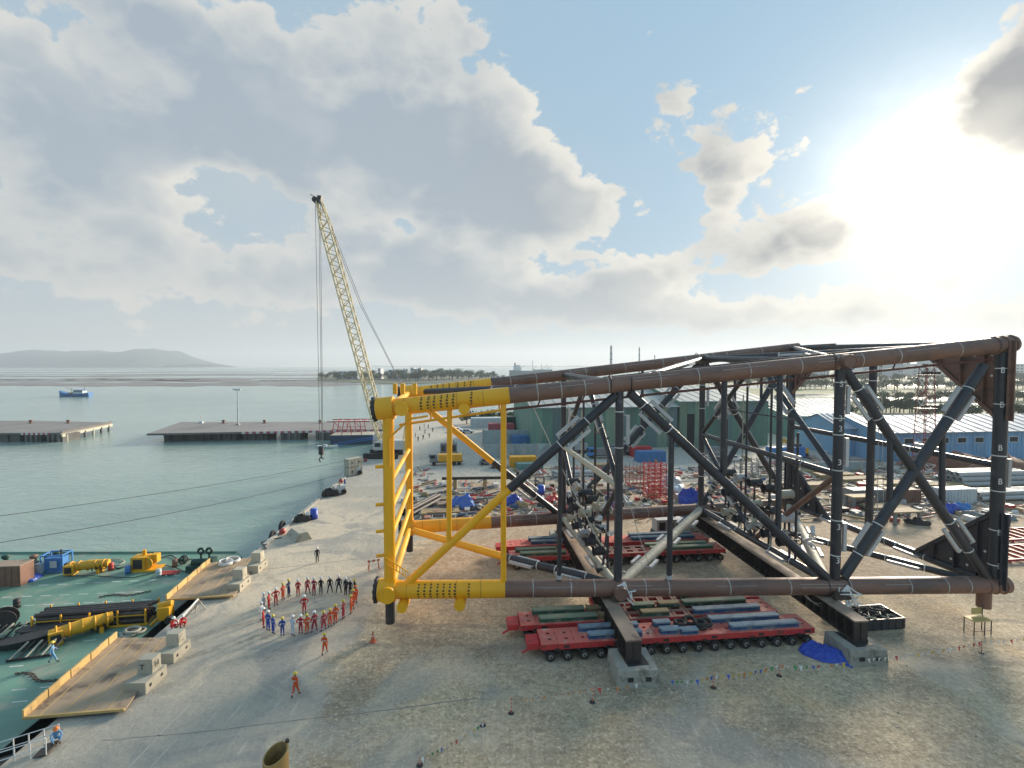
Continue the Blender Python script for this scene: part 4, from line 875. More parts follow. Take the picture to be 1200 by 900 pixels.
    for s in (-1, 1): mb.cm = 1; mb.blob(sk + Vector((s * .083, .005, -.02)), (.012, .02, .032), 2, 6, 4, .05); mb.cm = 4; mb.blob(sk + Vector((s * .032, -.084, .004)), (.014, .008, .008), 3, 6, 4, .02)
    mb.cm = 5; mb.blob(sk + Vector((0, -.086, -.068)), (.024, .008, .008), 4, 6, 4, .02); mb.cm = 0
    return mb, J
POSES = {k: body_mesh(k) for k in ('stand', 'clasp', 'hips', 'back', 'wide', 'walk', 'crouch')}
BODY = {}; HELM = {}
def person(p, face, col, helm, pose, label, group=None, h=1.06):
    mb, J = POSES[pose]
    if (pose, col) not in BODY: BODY[(pose, col)] = mb.mesh('body', [CV[col], M_skin, M_boot, M_hair, M_eye, M_lip])
    t = thing('person', label, 'person', p, face, group); t.scale = (h, h, h)
    link('body', BODY[(pose, col)], t)
    if helm:
        if helm not in HELM: HELM[helm] = MB().lathe([(.152, -.005), (.15, .01), (.128, .012), (.125, .05), (.105, .095), (.06, .125), (.0, .132)], 16).box((0, -.155, .0), (.17, .09, .012)).mesh('helmet', HL[helm])
        o = link('helmet', HELM[helm], t, loc=J['skull'] + Vector((0, 0, .035)))
        if pose == 'crouch': o.rotation_euler = (.2, 0, 0)
    if col in ('red', 'crimson', 'orange', 'blue', 'skyblue', 'navy') and pose != 'crouch':   # reflective strips round chest, cuffs and shins
        c = J['spine']; mbb = MB(); mbb.lathe([(.172, 1.17), (.176, 1.20), (.172, 1.23)], 14); link('reflective_strip', MB_scaled(mbb, (1.0, .78)), t)
        for n_ in 'RL': k, a = J['kn' + n_], J['an' + n_]; x = k.lerp(a, .55); MB().tube(k.lerp(a, .48), k.lerp(a, .62), .075, .07, n=10, caps=False).build('reflective_strip', M_strip, t)
    return t
M_strip = mat('reflective_strip', (.60, .60, .55), .4, var=.1); STRIP = {}
def MB_scaled(mb, sxy):
    if 'chest' not in STRIP: mb.v = [(x * sxy[0], y * sxy[1], z) for x, y, z in mb.v]; STRIP['chest'] = mb.mesh('reflective_strip', M_strip)
    return STRIP['chest']
def zp(x, y): return G(280 + x / 4.5, 620 + y / 4.5)
cc = zp(370, 450)
row = [(133, 432, 'pale', 'white', 'stand', 'person in pale grey coverall, hindmost at the left end of the ring'), (160, 424, 'red', 'white', 'clasp', 'person in red coverall at the left end of the back row'),
       (195, 406, 'red', 'white', 'hips', 'person in red coverall, second from left in the back row'), (232, 380, 'orange', 'yellow', 'clasp', 'person in orange red coverall left of the navy one, back row'),
       (265, 362, 'navy', 'yellow', 'back', 'person in navy clothes among red ones in the back row'), (310, 354, 'red', 'white', 'clasp', 'person in red coverall standing alone right of the navy one'),
       (362, 348, 'crimson', 'white', 'wide', 'person in dark red coverall, left of the close pair in the back row'), (398, 347, 'crimson', 'white', 'back', 'person in dark red coverall, right of the close pair in the back row'),
       (433, 343, 'black', 'white', 'clasp', 'person in black, leftmost of those in black in the back row'), (482, 341, 'black', 'white', 'wide', 'person in black, second from the left of those in black'),
       (525, 340, 'black', 'white', 'wide', 'person in black, third from the left of those in black'), (562, 345, 'black', 'white', 'clasp', 'person in black, fourth from the left of those in black'),
       (589, 352, 'black', 'white', 'stand', 'person in black, second from the right end of those in black'), (608, 350, 'black', 'yellow', 'back', 'person in black at the right end of the back row'),
       (617, 390, 'orange', 'orange', 'stand', 'person in orange coverall, hindmost of the group at the right end'), (606, 422, 'orange', 'yellow', 'wide', 'person in orange coverall, middle of the group at the right end'),
       (592, 448, 'orange', 'yellow', 'hips', 'person in orange coverall, nearest of the group at the right end'), (553, 474, 'crimson', 'yellow', 'clasp', 'person in crimson coverall standing alone near the ring\'s right end'),
       (511, 506, 'orange', 'yellow', 'back', 'person in orange coverall, right of the front trio'), (482, 517, 'orange', 'yellow', 'stand', 'person in orange coverall, middle of the front trio'),
       (450, 533, 'crimson', 'yellow', 'wide', 'person in crimson coverall, left of the front trio'), (397, 540, 'crimson', 'white', 'wide', 'person in crimson coverall, fourth from the blue ones in the front row'),
       (360, 550, 'orange', 'yellow', 'back', 'person in orange red coverall between two crimson ones, front row'), (324, 555, 'crimson', 'white', 'hips', 'person in crimson coverall right beside the pale blue one'),
       (282, 568, 'pale', 'white', 'clasp', 'person in pale blue coverall in the front row'), (228, 567, 'blue', 'yellow', 'back', 'person in blue coverall, rightmost of the blue ones'),
       (182, 557, 'blue', 'yellow', 'stand', 'person in blue coverall, nearest of the blue pair at the left'), (157, 541, 'blue', 'white', 'clasp', 'person in blue coverall, farther of the blue pair at the left'),
       (128, 522, 'red', 'white', 'stand', 'person in red coverall at the leftmost point of the ring'), (118, 480, 'white', 'white', 'stand', 'person in white behind the leftmost red coverall')]
rd = random.Random(21)
for (x, y, col, hm, ps, lb) in row:
    p = zp(x + rd.uniform(-3, 3), y + rd.uniform(-5, 5)); f = atan2(cc.y - p.y, cc.x - p.x) + pi / 2 + rd.uniform(-.55, .55); person(p, f, col, hm, ps, lb, 'people standing in a ring on the quay', rd.uniform(1.0, 1.10))
person(zp(345, 447), .4, 'red', 'white', 'hips', 'person in red coverall standing alone inside the ring'); person(zp(452, 664), pi, 'orange', 'yellow', 'walk', 'person in orange coverall walking up to the ring'); person(zp(298, 886), pi - .2, 'orange', 'yellow', 'walk', 'person in orange coverall walking alone nearest the camera')
person(zp(413, 174), .5, 'black', 'white', 'stand', 'person in black standing alone on the quay behind the ring')
person(G(202, 738), 1.2, 'red', 'white', 'crouch', 'person in red crouching at the quay edge, left of two'); person(G(213, 735), 1.0, 'red', 'white', 'crouch', 'person in red crouching at the quay edge, right of two')
person(G(404, 571), 2.5, 'blue', 'white', 'stand', 'person in blue beside the stacked crate on the quay'); person(G(1183, 618), 1, 'navy', 'blue', 'stand', 'person in navy behind the jacket\'s right corner')
BARGE_Z = -1.0
person(G(62, 777, BARGE_Z), 2.2, 'skyblue', 'yellow', 'walk', 'person in light blue coverall walking on the green barge deck'); person(G(66, 872), .8, 'skyblue', 'orange', 'crouch', 'person in light blue crouching by the gangway rail')
far = [(487, 511, 'nearest left'), (490, 516, 'front left'), (496, 514, 'front middle'), (492, 503, 'back left'), (498, 507, 'centre'), (502, 501, 'back right'), (507, 505, 'far right'), (497, 500, 'rearmost'), (503, 512, 'front right')]
for (u, v, w_) in far: person(G(u, v + 1.5), rd.uniform(0, 6), 'black', rd.choice(('white', 'yellow')), rd.choice(('stand', 'clasp', 'wide', 'walk')), 'dark clothed person, %s of the distant group on the far quay' % w_, 'distant group of people')
# a cone and a red trestle near the jacket's yellow foot
p = G(437, 752); t = thing('traffic_cone', 'small red and white cone near the yellow jacket leg', 'cone', p); MB().box((0, 0, .03), (.5, .5, .06)).build('base', M_post, t); MB().tube((0, 0, .06), (0, 0, .9), .19, .04, n=14).build('cone', M_post, t); MB().tube((0, 0, .38), (0, 0, .58), .128, .10, n=14).build('band', M_white, t)
p = G(438, 667); t = thing('red_trestle', 'red and white trestle standing left of the yellow leg', 'trestle', p, .4)
for x, y in ((-.6, -.3), (.6, -.3), (-.6, .3), (.6, .3)): MB().tube((x, y, 0), (x * .8, 0, 1.0), .05, n=6).build('leg', M_post, t)
for k in range(5): MB().box((-.56 + .28 * k, 0, 1.02), (.27, .1, .24)).build('board', M_post if k % 2 == 0 else M_white, t)
# ================================================================ barge moored along the quay
M_green = mat('green_deck_paint', (.15, .29, .22), .55, var=.25, scale=.25, dirt=(.27, .30, .23), dsc=.3, dth=.50, bump=.1)
M_hull = mat('dark_hull', (.025, .03, .03), .6, var=.3)
M_dash = mat('white_deck_dash', (.55, .57, .53), .8, var=.3, scale=3)
M_eyel = mat('machine_yellow', (.72, .36, .015), .5, var=.2, scale=1.5, dirt=(.30, .17, .04), dsc=1.4, dth=.60)
M_bfrm = mat('machine_blue', (.06, .22, .52), .5, var=.2, scale=1.5)
M_lbox = mat('pale_box', (.52, .57, .58), .6, var=.2)
M_dgrn = mat('dark_green_machine', (.015, .055, .04), .5, var=.3)
M_rustd = mat('rusty_dark_pipe', (.055, .043, .038), .6, var=.4, dirt=(.13, .085, .06), dsc=1.1)
M_brnbox = mat('brown_container', (.24, .125, .085), .7, var=.25, dirt=(.12, .07, .055), dsc=.8)
M_hose = mat('black_hose', (.015, .015, .017), .5, var=.2)
BZ = BARGE_Z
R0, R1 = quay(24, -2.2), quay(64.5, -2.2); lf = -120
hull = thing('barge', 'green decked barge lying along the quay with dashed deck lines', 'barge', (-70, 44, WATER_Z))
MB().prism([(lf, 20), (R0.x, 20), (R1.x + .3, 62.5), (R1.x - 1.2, 64.2), (lf, 63.6)], WATER_Z - 1, BZ - .02).build('hull', M_hull, hull, w=True)
MB().prism([(lf, 20.05), (R0.x - .05, 20.05), (R1.x + .25, 62.45), (R1.x - 1.2, 64.1), (lf, 63.5)], BZ - .02, BZ).build('deck', M_green, hull, w=True)
rows_ = [(0, 689, 215, 678), (0, 701, 200, 692), (0, 712, 190, 702), (150, 742, 205, 738), (0, 784, 62, 777), (0, 812, 110, 800), (0, 826, 70, 818), (60, 757, 130, 748), (200, 676, 262, 672)]
for (u0, v0, u1, v1) in rows_:
    p, q = G(u0 - 20, v0, BZ), G(u1, v1, BZ); n = int((q - p).length / 1.9); d = (q - p).normalized()
    for k in range(n): a = p + d * (1.9 * k); MB().bar(a + UP * .004, a + d * 1.0 + UP * .004, .13, .004).build('deck_marking', M_dash, hull, w=True)
MB().bar(Vector((lf, 63.4, BZ + .1)), Vector((R1.x - 1.3, 64.0, BZ + .1)), .2, .24).build('edge_coaming', M_green, hull, w=True)
def bz(u, v): p = G(u, v, BZ); return p
def crate_box(t, c, d, mt, ribs=4, lid=None):
    MB().box((c[0], c[1], c[2] + d[2] / 2), d).build('body', mt, t)
    for k in range(ribs): MB().box((c[0] - d[0] / 2 + (k + .5) * d[0] / ribs, c[1] - d[1] / 2 - .03, c[2] + d[2] / 2), (.10, .06, d[2] * .92)).build('rib', mt, t)
    if lid: MB().box((c[0], c[1], c[2] + d[2] + .05), (d[0] + .1, d[1] + .1, .10)).build('lid', lid, t)
# container with open top
t = thing('open_container', 'brown open container at the left end of the barge edge', 'container', bz(6, 688), .1); crate_box(t, (0, .9, 0), (3.2, 1.8, 2.3), M_brnbox, 5, M_flg)
for k, (u, v, lb) in enumerate(((7, 655, 'dark green mushroom bollard behind the brown container'), (40, 655, 'brown topped bollard behind the pale box'), (55, 652, 'bollard left of the blue frame'), (67, 651, 'dark bollard right behind the blue frame'))):
    t = thing('deck_bollard', lb, 'bollard', bz(u, v + 8), 0, 'bollards on the barge'); MB().lathe([(.28, 0), (.25, .9), (.42, 1.05), (.42, 1.3), (.0, 1.38)], 14).build('post', M_dgrn if k != 1 else M_brnbox, t); MB().lathe([(.5, 0), (.5, .08), (.0, .08)], 14).build('foot', M_dgrn, t)
tarp(bz(20, 682), 1.9, .8, .75, M_btarp, 'blue tarpaulin draped on the barge deck beside the brown container', 5, rz=.5)
t = thing('dark_cabinet', 'dark cabinet left of the pale box on the barge', 'cabinet', bz(29, 676), .1); crate_box(t, (0, .5, 0), (1.5, 1.2, 1.5), M_dkst, 3)
t = thing('pale_cabinet', 'pale grey box left of the blue frame on the barge', 'cabinet', bz(41, 674), .1); crate_box(t, (0, .4, 0), (1.3, 1.0, 1.25), M_lbox, 3, M_lbox)
t = thing('blue_power_unit', 'blue framed power unit on the barge edge', 'machine', bz(61, 672), .15); MB().box((0, .8, 1.0), (1.9, 1.2, 1.5)).build('engine', M_bfrm, t)
for x in (-1.15, 1.15):
    for y in (0, 1.6): MB().box((x, y, 1.1), (.12, .12, 2.2)).build('post', M_bfrm, t)
for z in (.15, 2.15):
    for y in (0, 1.6): MB().box((0, y, z), (2.4, .13, .13)).build('rail', M_bfrm, t)
    for x in (-1.15, 1.15): MB().box((x, .8, z), (.12, 1.5, .12)).build('rail', M_bfrm, t)
MB().tube((.5, .8, 1.75), (.5, .8, 2.6), .1, n=8).build('exhaust', M_dkst, t); MB().box((.2, -.08, 1.1), (.7, .06, .8)).build('control_panel', M_lbox, t)
def hammer(t, L=4.2, r=.55):                       # yellow hydraulic pile tool lying on a cradle
    MB().tube((-L / 2, 0, .85), (0, 0, .95), r * .8, r, n=14).build('barrel', M_eyel, t); MB().tube((0, 0, .95), (L / 2, .1, 1.0), r * 1.05, r * .8, n=14).build('housing', M_eyel, t)
    for k in range(5): MB().ring((-L / 2 + L * (k + .5) / 5, 0, .9), (1, 0, .02), r * 1.0, .08, 16, 5).build('clamp_ring', M_eyel, t)
    for x in (-L * .35, L * .3): MB().box((x, 0, .25), (.3, 1.4, .5)).build('cradle', M_eyel, t)
    MB().box((-L / 2 + .4, -.2, .7), (1.0, 1.1, 1.1)).build('frame', M_eyel, t); MB().box((-L / 2 + .4, -.78, .7), (.7, .06, .7)).build('opening', M_dkst, t)
    for k in range(3): MB().tube((L * .1 + .4 * k, -.3, 1.3), (L * .15 + .5 * k, -.5, .3), .06, n=6).build('hose', M_hose, t)
t = thing('hydraulic_hammer', 'long yellow hydraulic tool lying at the barge edge', 'machine', bz(104, 671), .22); hammer(t)
t = thing('yellow_winch', 'yellow winch unit with dark opening at the barge edge', 'winch', bz(172, 667), .1)
MB().box((-.6, 0, .9), (1.6, 1.4, 1.6)).build('housing', M_eyel, t); MB().box((-.6, -.73, .9), (1.0, .06, 1.1)).build('opening', M_dkst, t); MB().tube((.2, -.5, .9), (.2, .9, .9), .7, n=16).build('drum', M_eyel, t); MB().ring((.2, -.5, .9), (0, 1, 0), .72, .1, 18, 6).build('drum_flange', M_eyel, t)
MB().box((.9, .3, 1.3), (.7, .8, 1.0)).build('motor', M_eyel, t); MB().box((0, 0, .1), (3.2, 1.9, .2)).build('skid', M_eyel, t); MB().tube((-.4, .3, 1.7), (-.4, .3, 2.3), .22, n=10).build('valve', M_eyel, t)
# hoses snaking between the machines
for k, (pts, r, mt, lb) in enumerate((([(120, 662), (128, 660), (137, 667), (148, 664), (160, 658)], .09, M_hose, 'black hose looping between the yellow machines'), ([(122, 658), (135, 656), (146, 659), (138, 663), (126, 661)], .07, M_rope, 'tan rope coil between the yellow machines'), ([(80, 676), (110, 676), (150, 678), (165, 676), (190, 670)], .05, M_hose, 'thin black hose lying along the deck in front of machines'), ([(188, 655), (200, 652), (212, 658), (225, 656)], .07, M_hose, 'black hose running right from the yellow winch'), ([(185, 662), (205, 666), (220, 672), (234, 670)], .05, M_hose, 'thin hose trailing right of the red pallet'))):
    P_ = [bz(*p) + UP * .12 for p in pts]; sm_ = []
    for i in range(len(P_) - 1):
        for s in range(6):
            t_ = s / 6; p0, p1, p2, p3 = P_[max(i - 1, 0)], P_[i], P_[i + 1], P_[min(i + 2, len(P_) - 1)]; sm_.append(.5 * ((2 * p1) + (p2 - p0) * t_ + (2 * p0 - 5 * p1 + 4 * p2 - p3) * t_ * t_ + (3 * p1 - p0 - 3 * p2 + p3) * t_ ** 3))
    tag(MB().poly(sm_ + [P_[-1]], r, 6).build('hose', mt), lb, 'hose')
t = thing('red_pallet', 'flat red and white pallet right of the yellow winch', 'pallet', bz(198, 673), .1)
for k in range(4): MB().box((0, -.45 + .3 * k, .22), (2.2, .2, .08)).build('slat', M_toolred, t)
for x in (-.95, 0, .95): MB().box((x, 0, .1), (.14, 1.1, .16)).build('bearer', M_white, t)
t = thing('mooring_winch', 'dark green mooring winch with two drum heads at barge corner', 'winch', bz(238, 668), .1); MB().box((0, 0, .5), (3.2, 1.6, .6)).build('bed', M_dgrn, t); MB().box((1.0, 0, 1.0), (.8, 1.2, .9)).build('gearbox', M_dgrn, t); MB().tube((-1.2, 0, 1.0), (.6, 0, 1.0), .42, n=14).build('drum', M_dgrn, t)
for x in (-.5, .45): MB().tube((x, .6, .8), (x, .6, 2.0), .12, n=8).build('stem', M_dgrn, t); MB().ring((x, .6, 2.15), (0, 1, 0), .30, .16, 16, 6).build('drum_head', M_dgrn, t)
t = thing('cable_reel', 'dark reel standing left of the mooring winch', 'reel', bz(215, 661), .3); 
for y in (-.25, .25): MB().ring((0, y, .55), (0, 1, 0), .42, .09, 16, 5).build('flange', M_dkst, t)
MB().tube((0, -.25, .55), (0, .25, .55), .25, n=12).build('core', M_dgrn, t)
for k, (u, v, z, lb) in enumerate(((265, 661, 0, 'white rope coil on the quay edge next to the second platform'), (273, 658, 0, 'second white rope coil nearer the third concrete block'))):
    mb = MB()
    for j in range(4): mb.ring((0, 0, .08 + .09 * j), (.04 * j, .02, 1), .75 - .05 * (j % 2), .07, 20, 5)
    o = mb.build('rope_coil', M_white); o.location = G(u, v, .29); tag(o, lb, 'rope')
# odds and ends on the deck
for k, (u, v, mt, lb) in enumerate(((78, 668, M_dkst, 'dark drum left of the yellow hydraulic tool'), (130, 668, M_toolred, 'red drum between the yellow machines'), (150, 672, M_bfrm, 'blue drum left of the yellow winch'), (205, 664, M_brnbox, 'rusty drum beside the dark reel'), (186, 676, M_lbox, 'pale drum in front of the red pallet'), (20, 712, M_dkst, 'dark drum alone on the open deck'))):
    t = thing('deck_drum', lb, 'drum', bz(u, v), 0, 'drums on the barge deck'); MB().lathe([(0, 0), (.3, 0), (.3, .28), (.32, .3), (.3, .32), (.3, .6), (.32, .62), (.3, .64), (.3, .9), (0, .9)], 14).build('barrel', mt, t); MB().tube((.12, 0, .9), (.12, 0, .94), .05, n=8).build('bung', M_dkst, t)
for k, (u0, v0, u1, v1, lb) in enumerate(((118, 700, 180, 694, 'chain laid out on the deck behind the pipe cradle'), (20, 790, 70, 800, 'chain lying on the deck below the walking person'), (110, 768, 128, 790, 'short chain beside the first platform'))):
    a, q = bz(u0, v0) + UP * .06, bz(u1, v1) + UP * .06; d_ = (q - a).normalized(); n = int((q - a).length / .3); t = thing('chain', lb, 'chain', a, 0, 'chains on the barge deck')
    for i in range(n): c_ = a + d_ * (.3 * i) + Vector((-d_.y, d_.x, 0)) * (.25 * sin(i * .5)); MB().ring(c_, (0, 0, 1) if i % 2 else (.3, .3, 1), .14, .04, 8, 4).build('chain_link', M_rustd, t, w=True)
# pipe bundle in a yellow cradle
pA, pB = bz(36, 742), bz(174, 732); d = (pB - pA).normalized(); yaw = atan2(d.y, d.x); L = (pB - pA).length
t = thing('pipe_cradle', 'long yellow cradle frame on the barge deck holding dark pipes', 'cradle', pA + d * (L / 2), yaw)
for y in (-.1, 2.2): MB().box((0, y, .12), (L, .14, .14)).build('base_rail', M_eyel, t)
for k in range(5):
    x = -L / 2 + .2 + k * (L - .4) / 4; MB().box((x, 1.05, .12), (.14, 2.2, .12)).build('cross_member', M_eyel, t)
    for y in (-.1, 2.2): MB().box((x, y, .85), (.12, .12, 1.5)).build('post', M_eyel, t)
MB().box((0, -.1, 1.05), (L * .99, .07, .08)).build('top_rail', M_eyel, t)
R = Matrix.Rotation(yaw, 3, 'Z'); n_ = 0
ordn = ('bottom', 'second', 'third', 'top')
for j in range(4):
    for i in range(5 - j // 2):
        y = .25 + .40 * i + (.2 if j % 2 else 0); z = .40 + .34 * j
        if y > 2.05: continue
        o = MB().tube((-L / 2 + .1 + .15 * ((i * 7 + j) % 3), y, z), (L / 2 - .1 - .2 * ((i * 5 + j) % 3), y, z), .195, n=12, wall=.03).build('steel_pipe', M_rustd); o.location = t.location; o.rotation_euler = (0, 0, yaw)
        tag(o, 'dark pipe in the barge cradle, %s layer, %s from the front' % (ordn[j], ('first', 'second', 'third', 'fourth', 'fifth')[i]), 'pipe', 'dark pipes in the barge cradle')
t = thing('yellow_gripper', 'yellow gripper machine at the right end of the pipe cradle', 'machine', pB + d * 1.3 + UP * 0, yaw + .2); MB().box((0, .8, .9), (1.0, 1.6, 1.2)).build('body', M_eyel, t); MB().tube((-.6, .8, 1.5), (.6, .6, 1.7), .25, n=10).build('cylinder', M_eyel, t)
for s in (-.5, .5): MB().bar((s, 0, .5), (s * 1.8, -.5, .2), .18, .22).build('claw', M_eyel, t)
MB().tube((.5, -.4, .35), (.5, .3, .35), .35, n=12).build('roller', M_tyre, t)
t = thing('hydraulic_hammer', 'yellow tracked pile tool standing in front of the pipe cradle', 'machine', bz(97, 745), .75); hammer(t, 4.4, .6)
# dark plates, sleds and coils left of it
for k, (u, v, rx, ry, lb) in enumerate(((55, 742, 2.4, 1.2, 'dark curved steel plate leaning at the left end of the pipe cradle'), (30, 757, 2.3, 1.1, 'dark boat shaped steel plate left of the walking person'))):
    t = thing('curved_plate', lb, 'plate', bz(u, v), .25 + .15 * k); mb = MB(); n = 16; vs = []
    for i in range(n): a = 2 * pi * i / n; vs.append((rx * cos(a), ry * sin(a) * .8, .75 + .18 * cos(a)))
    mb.plate(vs, (0, 0, 1), .10); mb.build('plate', M_dkst, t); MB().box((0, 0, .36), (rx * 1.3, ry * .9, .5), top=(1.1, 1.1)).build('stand', M_hull, t)
for k, (u, v, lb) in enumerate(((8, 745, 'dark sled frame of slanted bars at the barge\'s left edge'), (42, 766, 'dark wire basket frame behind the walking person'))):
    t = thing('sled_frame', lb, 'frame', bz(u, v), .3)
    for j in range(6): MB().bar((-1.4 + .55 * j, -.8, .15), (-.9 + .5 * j, .8, .75), .12, .14).build('bar', M_dkst if j % 2 else M_pale, t)
    for y in (-.8, .8): MB().bar((-1.6, y, .12), (1.7, y, .12 + (.5 if y > 0 else 0)), .14, .16).build('rail', M_dkst, t)
t = thing('cable_reel', 'big dark round reel at the barge\'s left edge', 'reel', bz(5, 738), .6)
for y in (-.5, .5): MB().tube((0, y - .04, 1.0), (0, y + .04, 1.0), 1.0, n=24).build('flange', M_rustd, t)
MB().tube((0, -.5, 1.0), (0, .5, 1.0), .55, n=16).build('core', M_dkst, t)
o = MB().ring((0, 0, .16), (0, 0, 1), .6, .15, 18, 6).ring((.2, .1, .42), (.1, 0, 1), .55, .14, 18, 6).build('rope_heap', M_rope); o.location = bz(152, 744) + UP * 0; tag(o, 'pale coiled rope heap beside the first platform', 'rope')
o = MB().ring((0, 0, .14), (0, 0, 1), .55, .13, 18, 6).build('rope_heap', M_rope); o.location = bz(162, 741); tag(o, 'small pale rope ring right of the coiled rope heap', 'rope')

# ================================================================ platforms and blocks on the quay edge
M_plat = mat('rusty_platform_plate', (.40, .29, .19), .75, var=.28, scale=.5, dirt=(.16, .115, .085), dsc=.4, dth=.50)
M_lip = mat('yellow_worn_lip', (.60, .40, .15), .7, var=.3, scale=.8, dirt=(.33, .22, .12), dsc=.8)
def platform(cs, label):
    P_ = [G(*c, .22) for c in cs]; c0 = sum(P_, Vector()) / 4; t = thing('quay_platform', label, 'platform', (c0.x, c0.y, 0)); MB().plate(P_, (0, 0, 1), .12).build('deck', M_plat, t, w=True)
    a, q = P_[0], P_[3]; n = 9; nrm = (q - a).normalized().cross(UP)
    for k in range(n): p0, p1 = a.lerp(q, k / n) + UP * .32, a.lerp(q, (k + .97) / n) + UP * .32; MB().bar(p0 - nrm * .05 * (k % 2), p1 - nrm * .05 * (k % 2), .12, .62).build('lip_plate', M_lip, t, w=True)
    for k in range(5): p0 = P_[0].lerp(P_[3], (k + .5) / 5); p1 = P_[1].lerp(P_[2], (k + .5) / 5); MB().bar(p0 - UP * .2, p1.lerp(p0, .45) - UP * .2, .15, .25).build('bearer', M_hull, t, w=True)
    MB().bar(P_[0] + UP * .1, P_[1] + UP * .1, .14, .16).build('edge_bar', M_lip, t, w=True)
    for k in range(4): p0 = P_[0].lerp(P_[1], (k + .6) / 4.4); p1 = P_[3].lerp(P_[2], (k + .6) / 4.4); MB().bar(p0 + UP * .065, p1 + UP * .065, .05, .02).build('weld_seam', M_lip, t, w=True)
platform(((27, 843), (146, 833), (204, 748), (137, 748)), 'rusty steel platform over the quay edge nearest the camera, yellow lip'); platform(((195, 704), (274, 699), (306, 652), (246, 660)), 'rusty steel platform over the quay edge beside the mooring winch')
M_cblk = mat('cream_concrete', (.46, .42, .33), .9, var=.2, scale=1.2, dirt=(.27, .24, .19), dsc=1.0, bump=.3)
qy = atan2(qd.y, qd.x) - pi / 2
def bollard_block(u, v, s, label, letters=False):
    t = thing('stepped_block', label, 'block', G(u, v), qy - .05, 'stepped concrete blocks on the quay'); t.scale = (s, s, s)
    MB().box((0, .95, .42), (1.5, 2.3, .84), top=(.98, .98)).build('base', M_cblk, t); MB().box((-.05, 1.35, 1.39), (1.1, .95, 1.1), top=(.97, .97)).build('cap', M_cblk, t)
    for y in (.3, 1.5): MB().tube((.75, y, .42), (.76, y, .42), .13, n=10).build('hole', M_dkst, t)
    if letters:
        for tx, l_, r_ in (('T', (-.25, .84, 1.35), (pi / 2, 0, 0)), ('H', (.53, 1.35, 1.4), (pi / 2, 0, pi / 2))): o = link('letter', text_mesh(tx, .6, M_dkst, 'letter'), t, loc=l_); o.rotation_euler = r_
bollard_block(161, 812, 1.0, 'cream stepped block with black letters nearest the camera', True); bollard_block(195, 776, .95, 'cream stepped block at the inner edge of the first platform'); bollard_block(274, 693, 1.0, 'cream stepped block at the inner edge of the second platform'); bollard_block(296, 671, 1.0, 'cream stepped block beyond the second platform')
t = thing('concrete_ramp_block', 'large wedge shaped concrete block on the quay edge', 'block', G(342, 632), qy - .9); MB().box((0, 1.0, .55), (3.6, 2.2, 1.1), top=(.9, .5)).build('wedge', M_cblk, t); MB().box((-1.9, .9, .3), (1.4, 1.6, .6), top=(.7, .6)).build('toe', M_cblk, t); MB().tube((-.6, -.03, .5), (-.6, -.04, .5), .15, n=10).build('hole', M_dkst, t)
# tripod and white gangway bar beside the crouching people
a, q = G(196, 742, .1), G(232, 702, 1.1); t = thing('gangway_bar', 'white and black bar propped slantwise by the crouching people', 'bar', a)
MB().tube(a, q, .09, n=8).build('bar', M_white, t, w=True); MB().tube(a + Vector((.35, 0, 0)), q + Vector((.3, 0, -.1)), .06, n=8).build('lower_bar', M_dkst, t, w=True)
for dx_, dy_ in ((-.5, .3), (.6, .2), (.1, -.6)): MB().tube(q, Vector((q.x + dx_, q.y + dy_, 0)), .05, n=6).build('prop', M_pale, t, w=True)
# gangway railing at the lower left
t = thing('gangway', 'white railed gangway between barge and quay at the bottom left', 'gangway', G(30, 885, -.6)); gA, gB = G(-30, 905, -.7), G(62, 876, .10); d = (gB - gA); sv = Vector((-d.y, d.x, 0)).normalized()
MB().bar(gA, gB, 1.2, .1).build('walkway', M_dkst, t, w=True)
for s in (-.6, .6):
    for h in (.55, 1.05): MB().tube(gA + sv * s + UP * h, gB + sv * s + UP * h, .03, n=6).build('rail', M_white, t, w=True)
    for k in range(6): p = gA.lerp(gB, k / 5) + sv * s; MB().tube(p, p + UP * 1.05, .035, n=6).build('stanchion', M_white, t, w=True)
a, q = G(84, 868, .5), G(88, 852, .6)
# ---- gear along the quay edge further off
def inland(p, m=1.9): e_ = quay(p.y).x; return Vector((max(p.x, e_ + m), p.y, p.z))
def pump(u, v, s, lb, col):
    t = thing('mooring_pump', lb, 'machine', inland(G(u, v)), qy + .3); t.scale = (s, s, s); MB().box((0, .6, .7), (2.2, 1.1, 1.0)).build('engine', col, t); MB().tube((-1.1, -.2, .5), (-1.1, 1.4, .5), .45, n=14).build('wheel', M_tyre, t); MB().tube((1.0, -.2, .5), (1.0, 1.4, .5), .45, n=14).build('wheel', M_tyre, t)
    MB().tube((.3, .5, 1.2), (.3, .5, 2.1), .12, n=8).build('stack', M_pale, t); MB().tube((-.5, -.1, .9), (-.5, -.6, .4), .14, n=8).build('pipe', M_dkst, t); MB().box((.9, .5, 1.35), (.7, .8, .5)).build('tank', M_lbox, t); MB().tube((-.9, .6, 1.2), (.1, .6, 1.4), .2, n=10).build('muffler', M_dkst, t)
pump(369, 582, 1.0, 'dark wheeled pump on the quay edge left of its twin', M_dkst); pump(396, 580, 1.05, 'pale wheeled pump on the quay edge with white tank', M_lbox); pump(399, 557, 1.1, 'pale machine beside the stacked crates on the quay', M_lbox)
pump(441, 527, 1.2, 'dark wheeled machine at the crane\'s foot on the quay', M_dkst); pump(352, 612, .8, 'small dark pump behind the concrete wedge', M_dkst)
t = thing('crate_stack', 'stack of two cream crates on the quay edge', 'crate', G(417, 557), qy + .9)
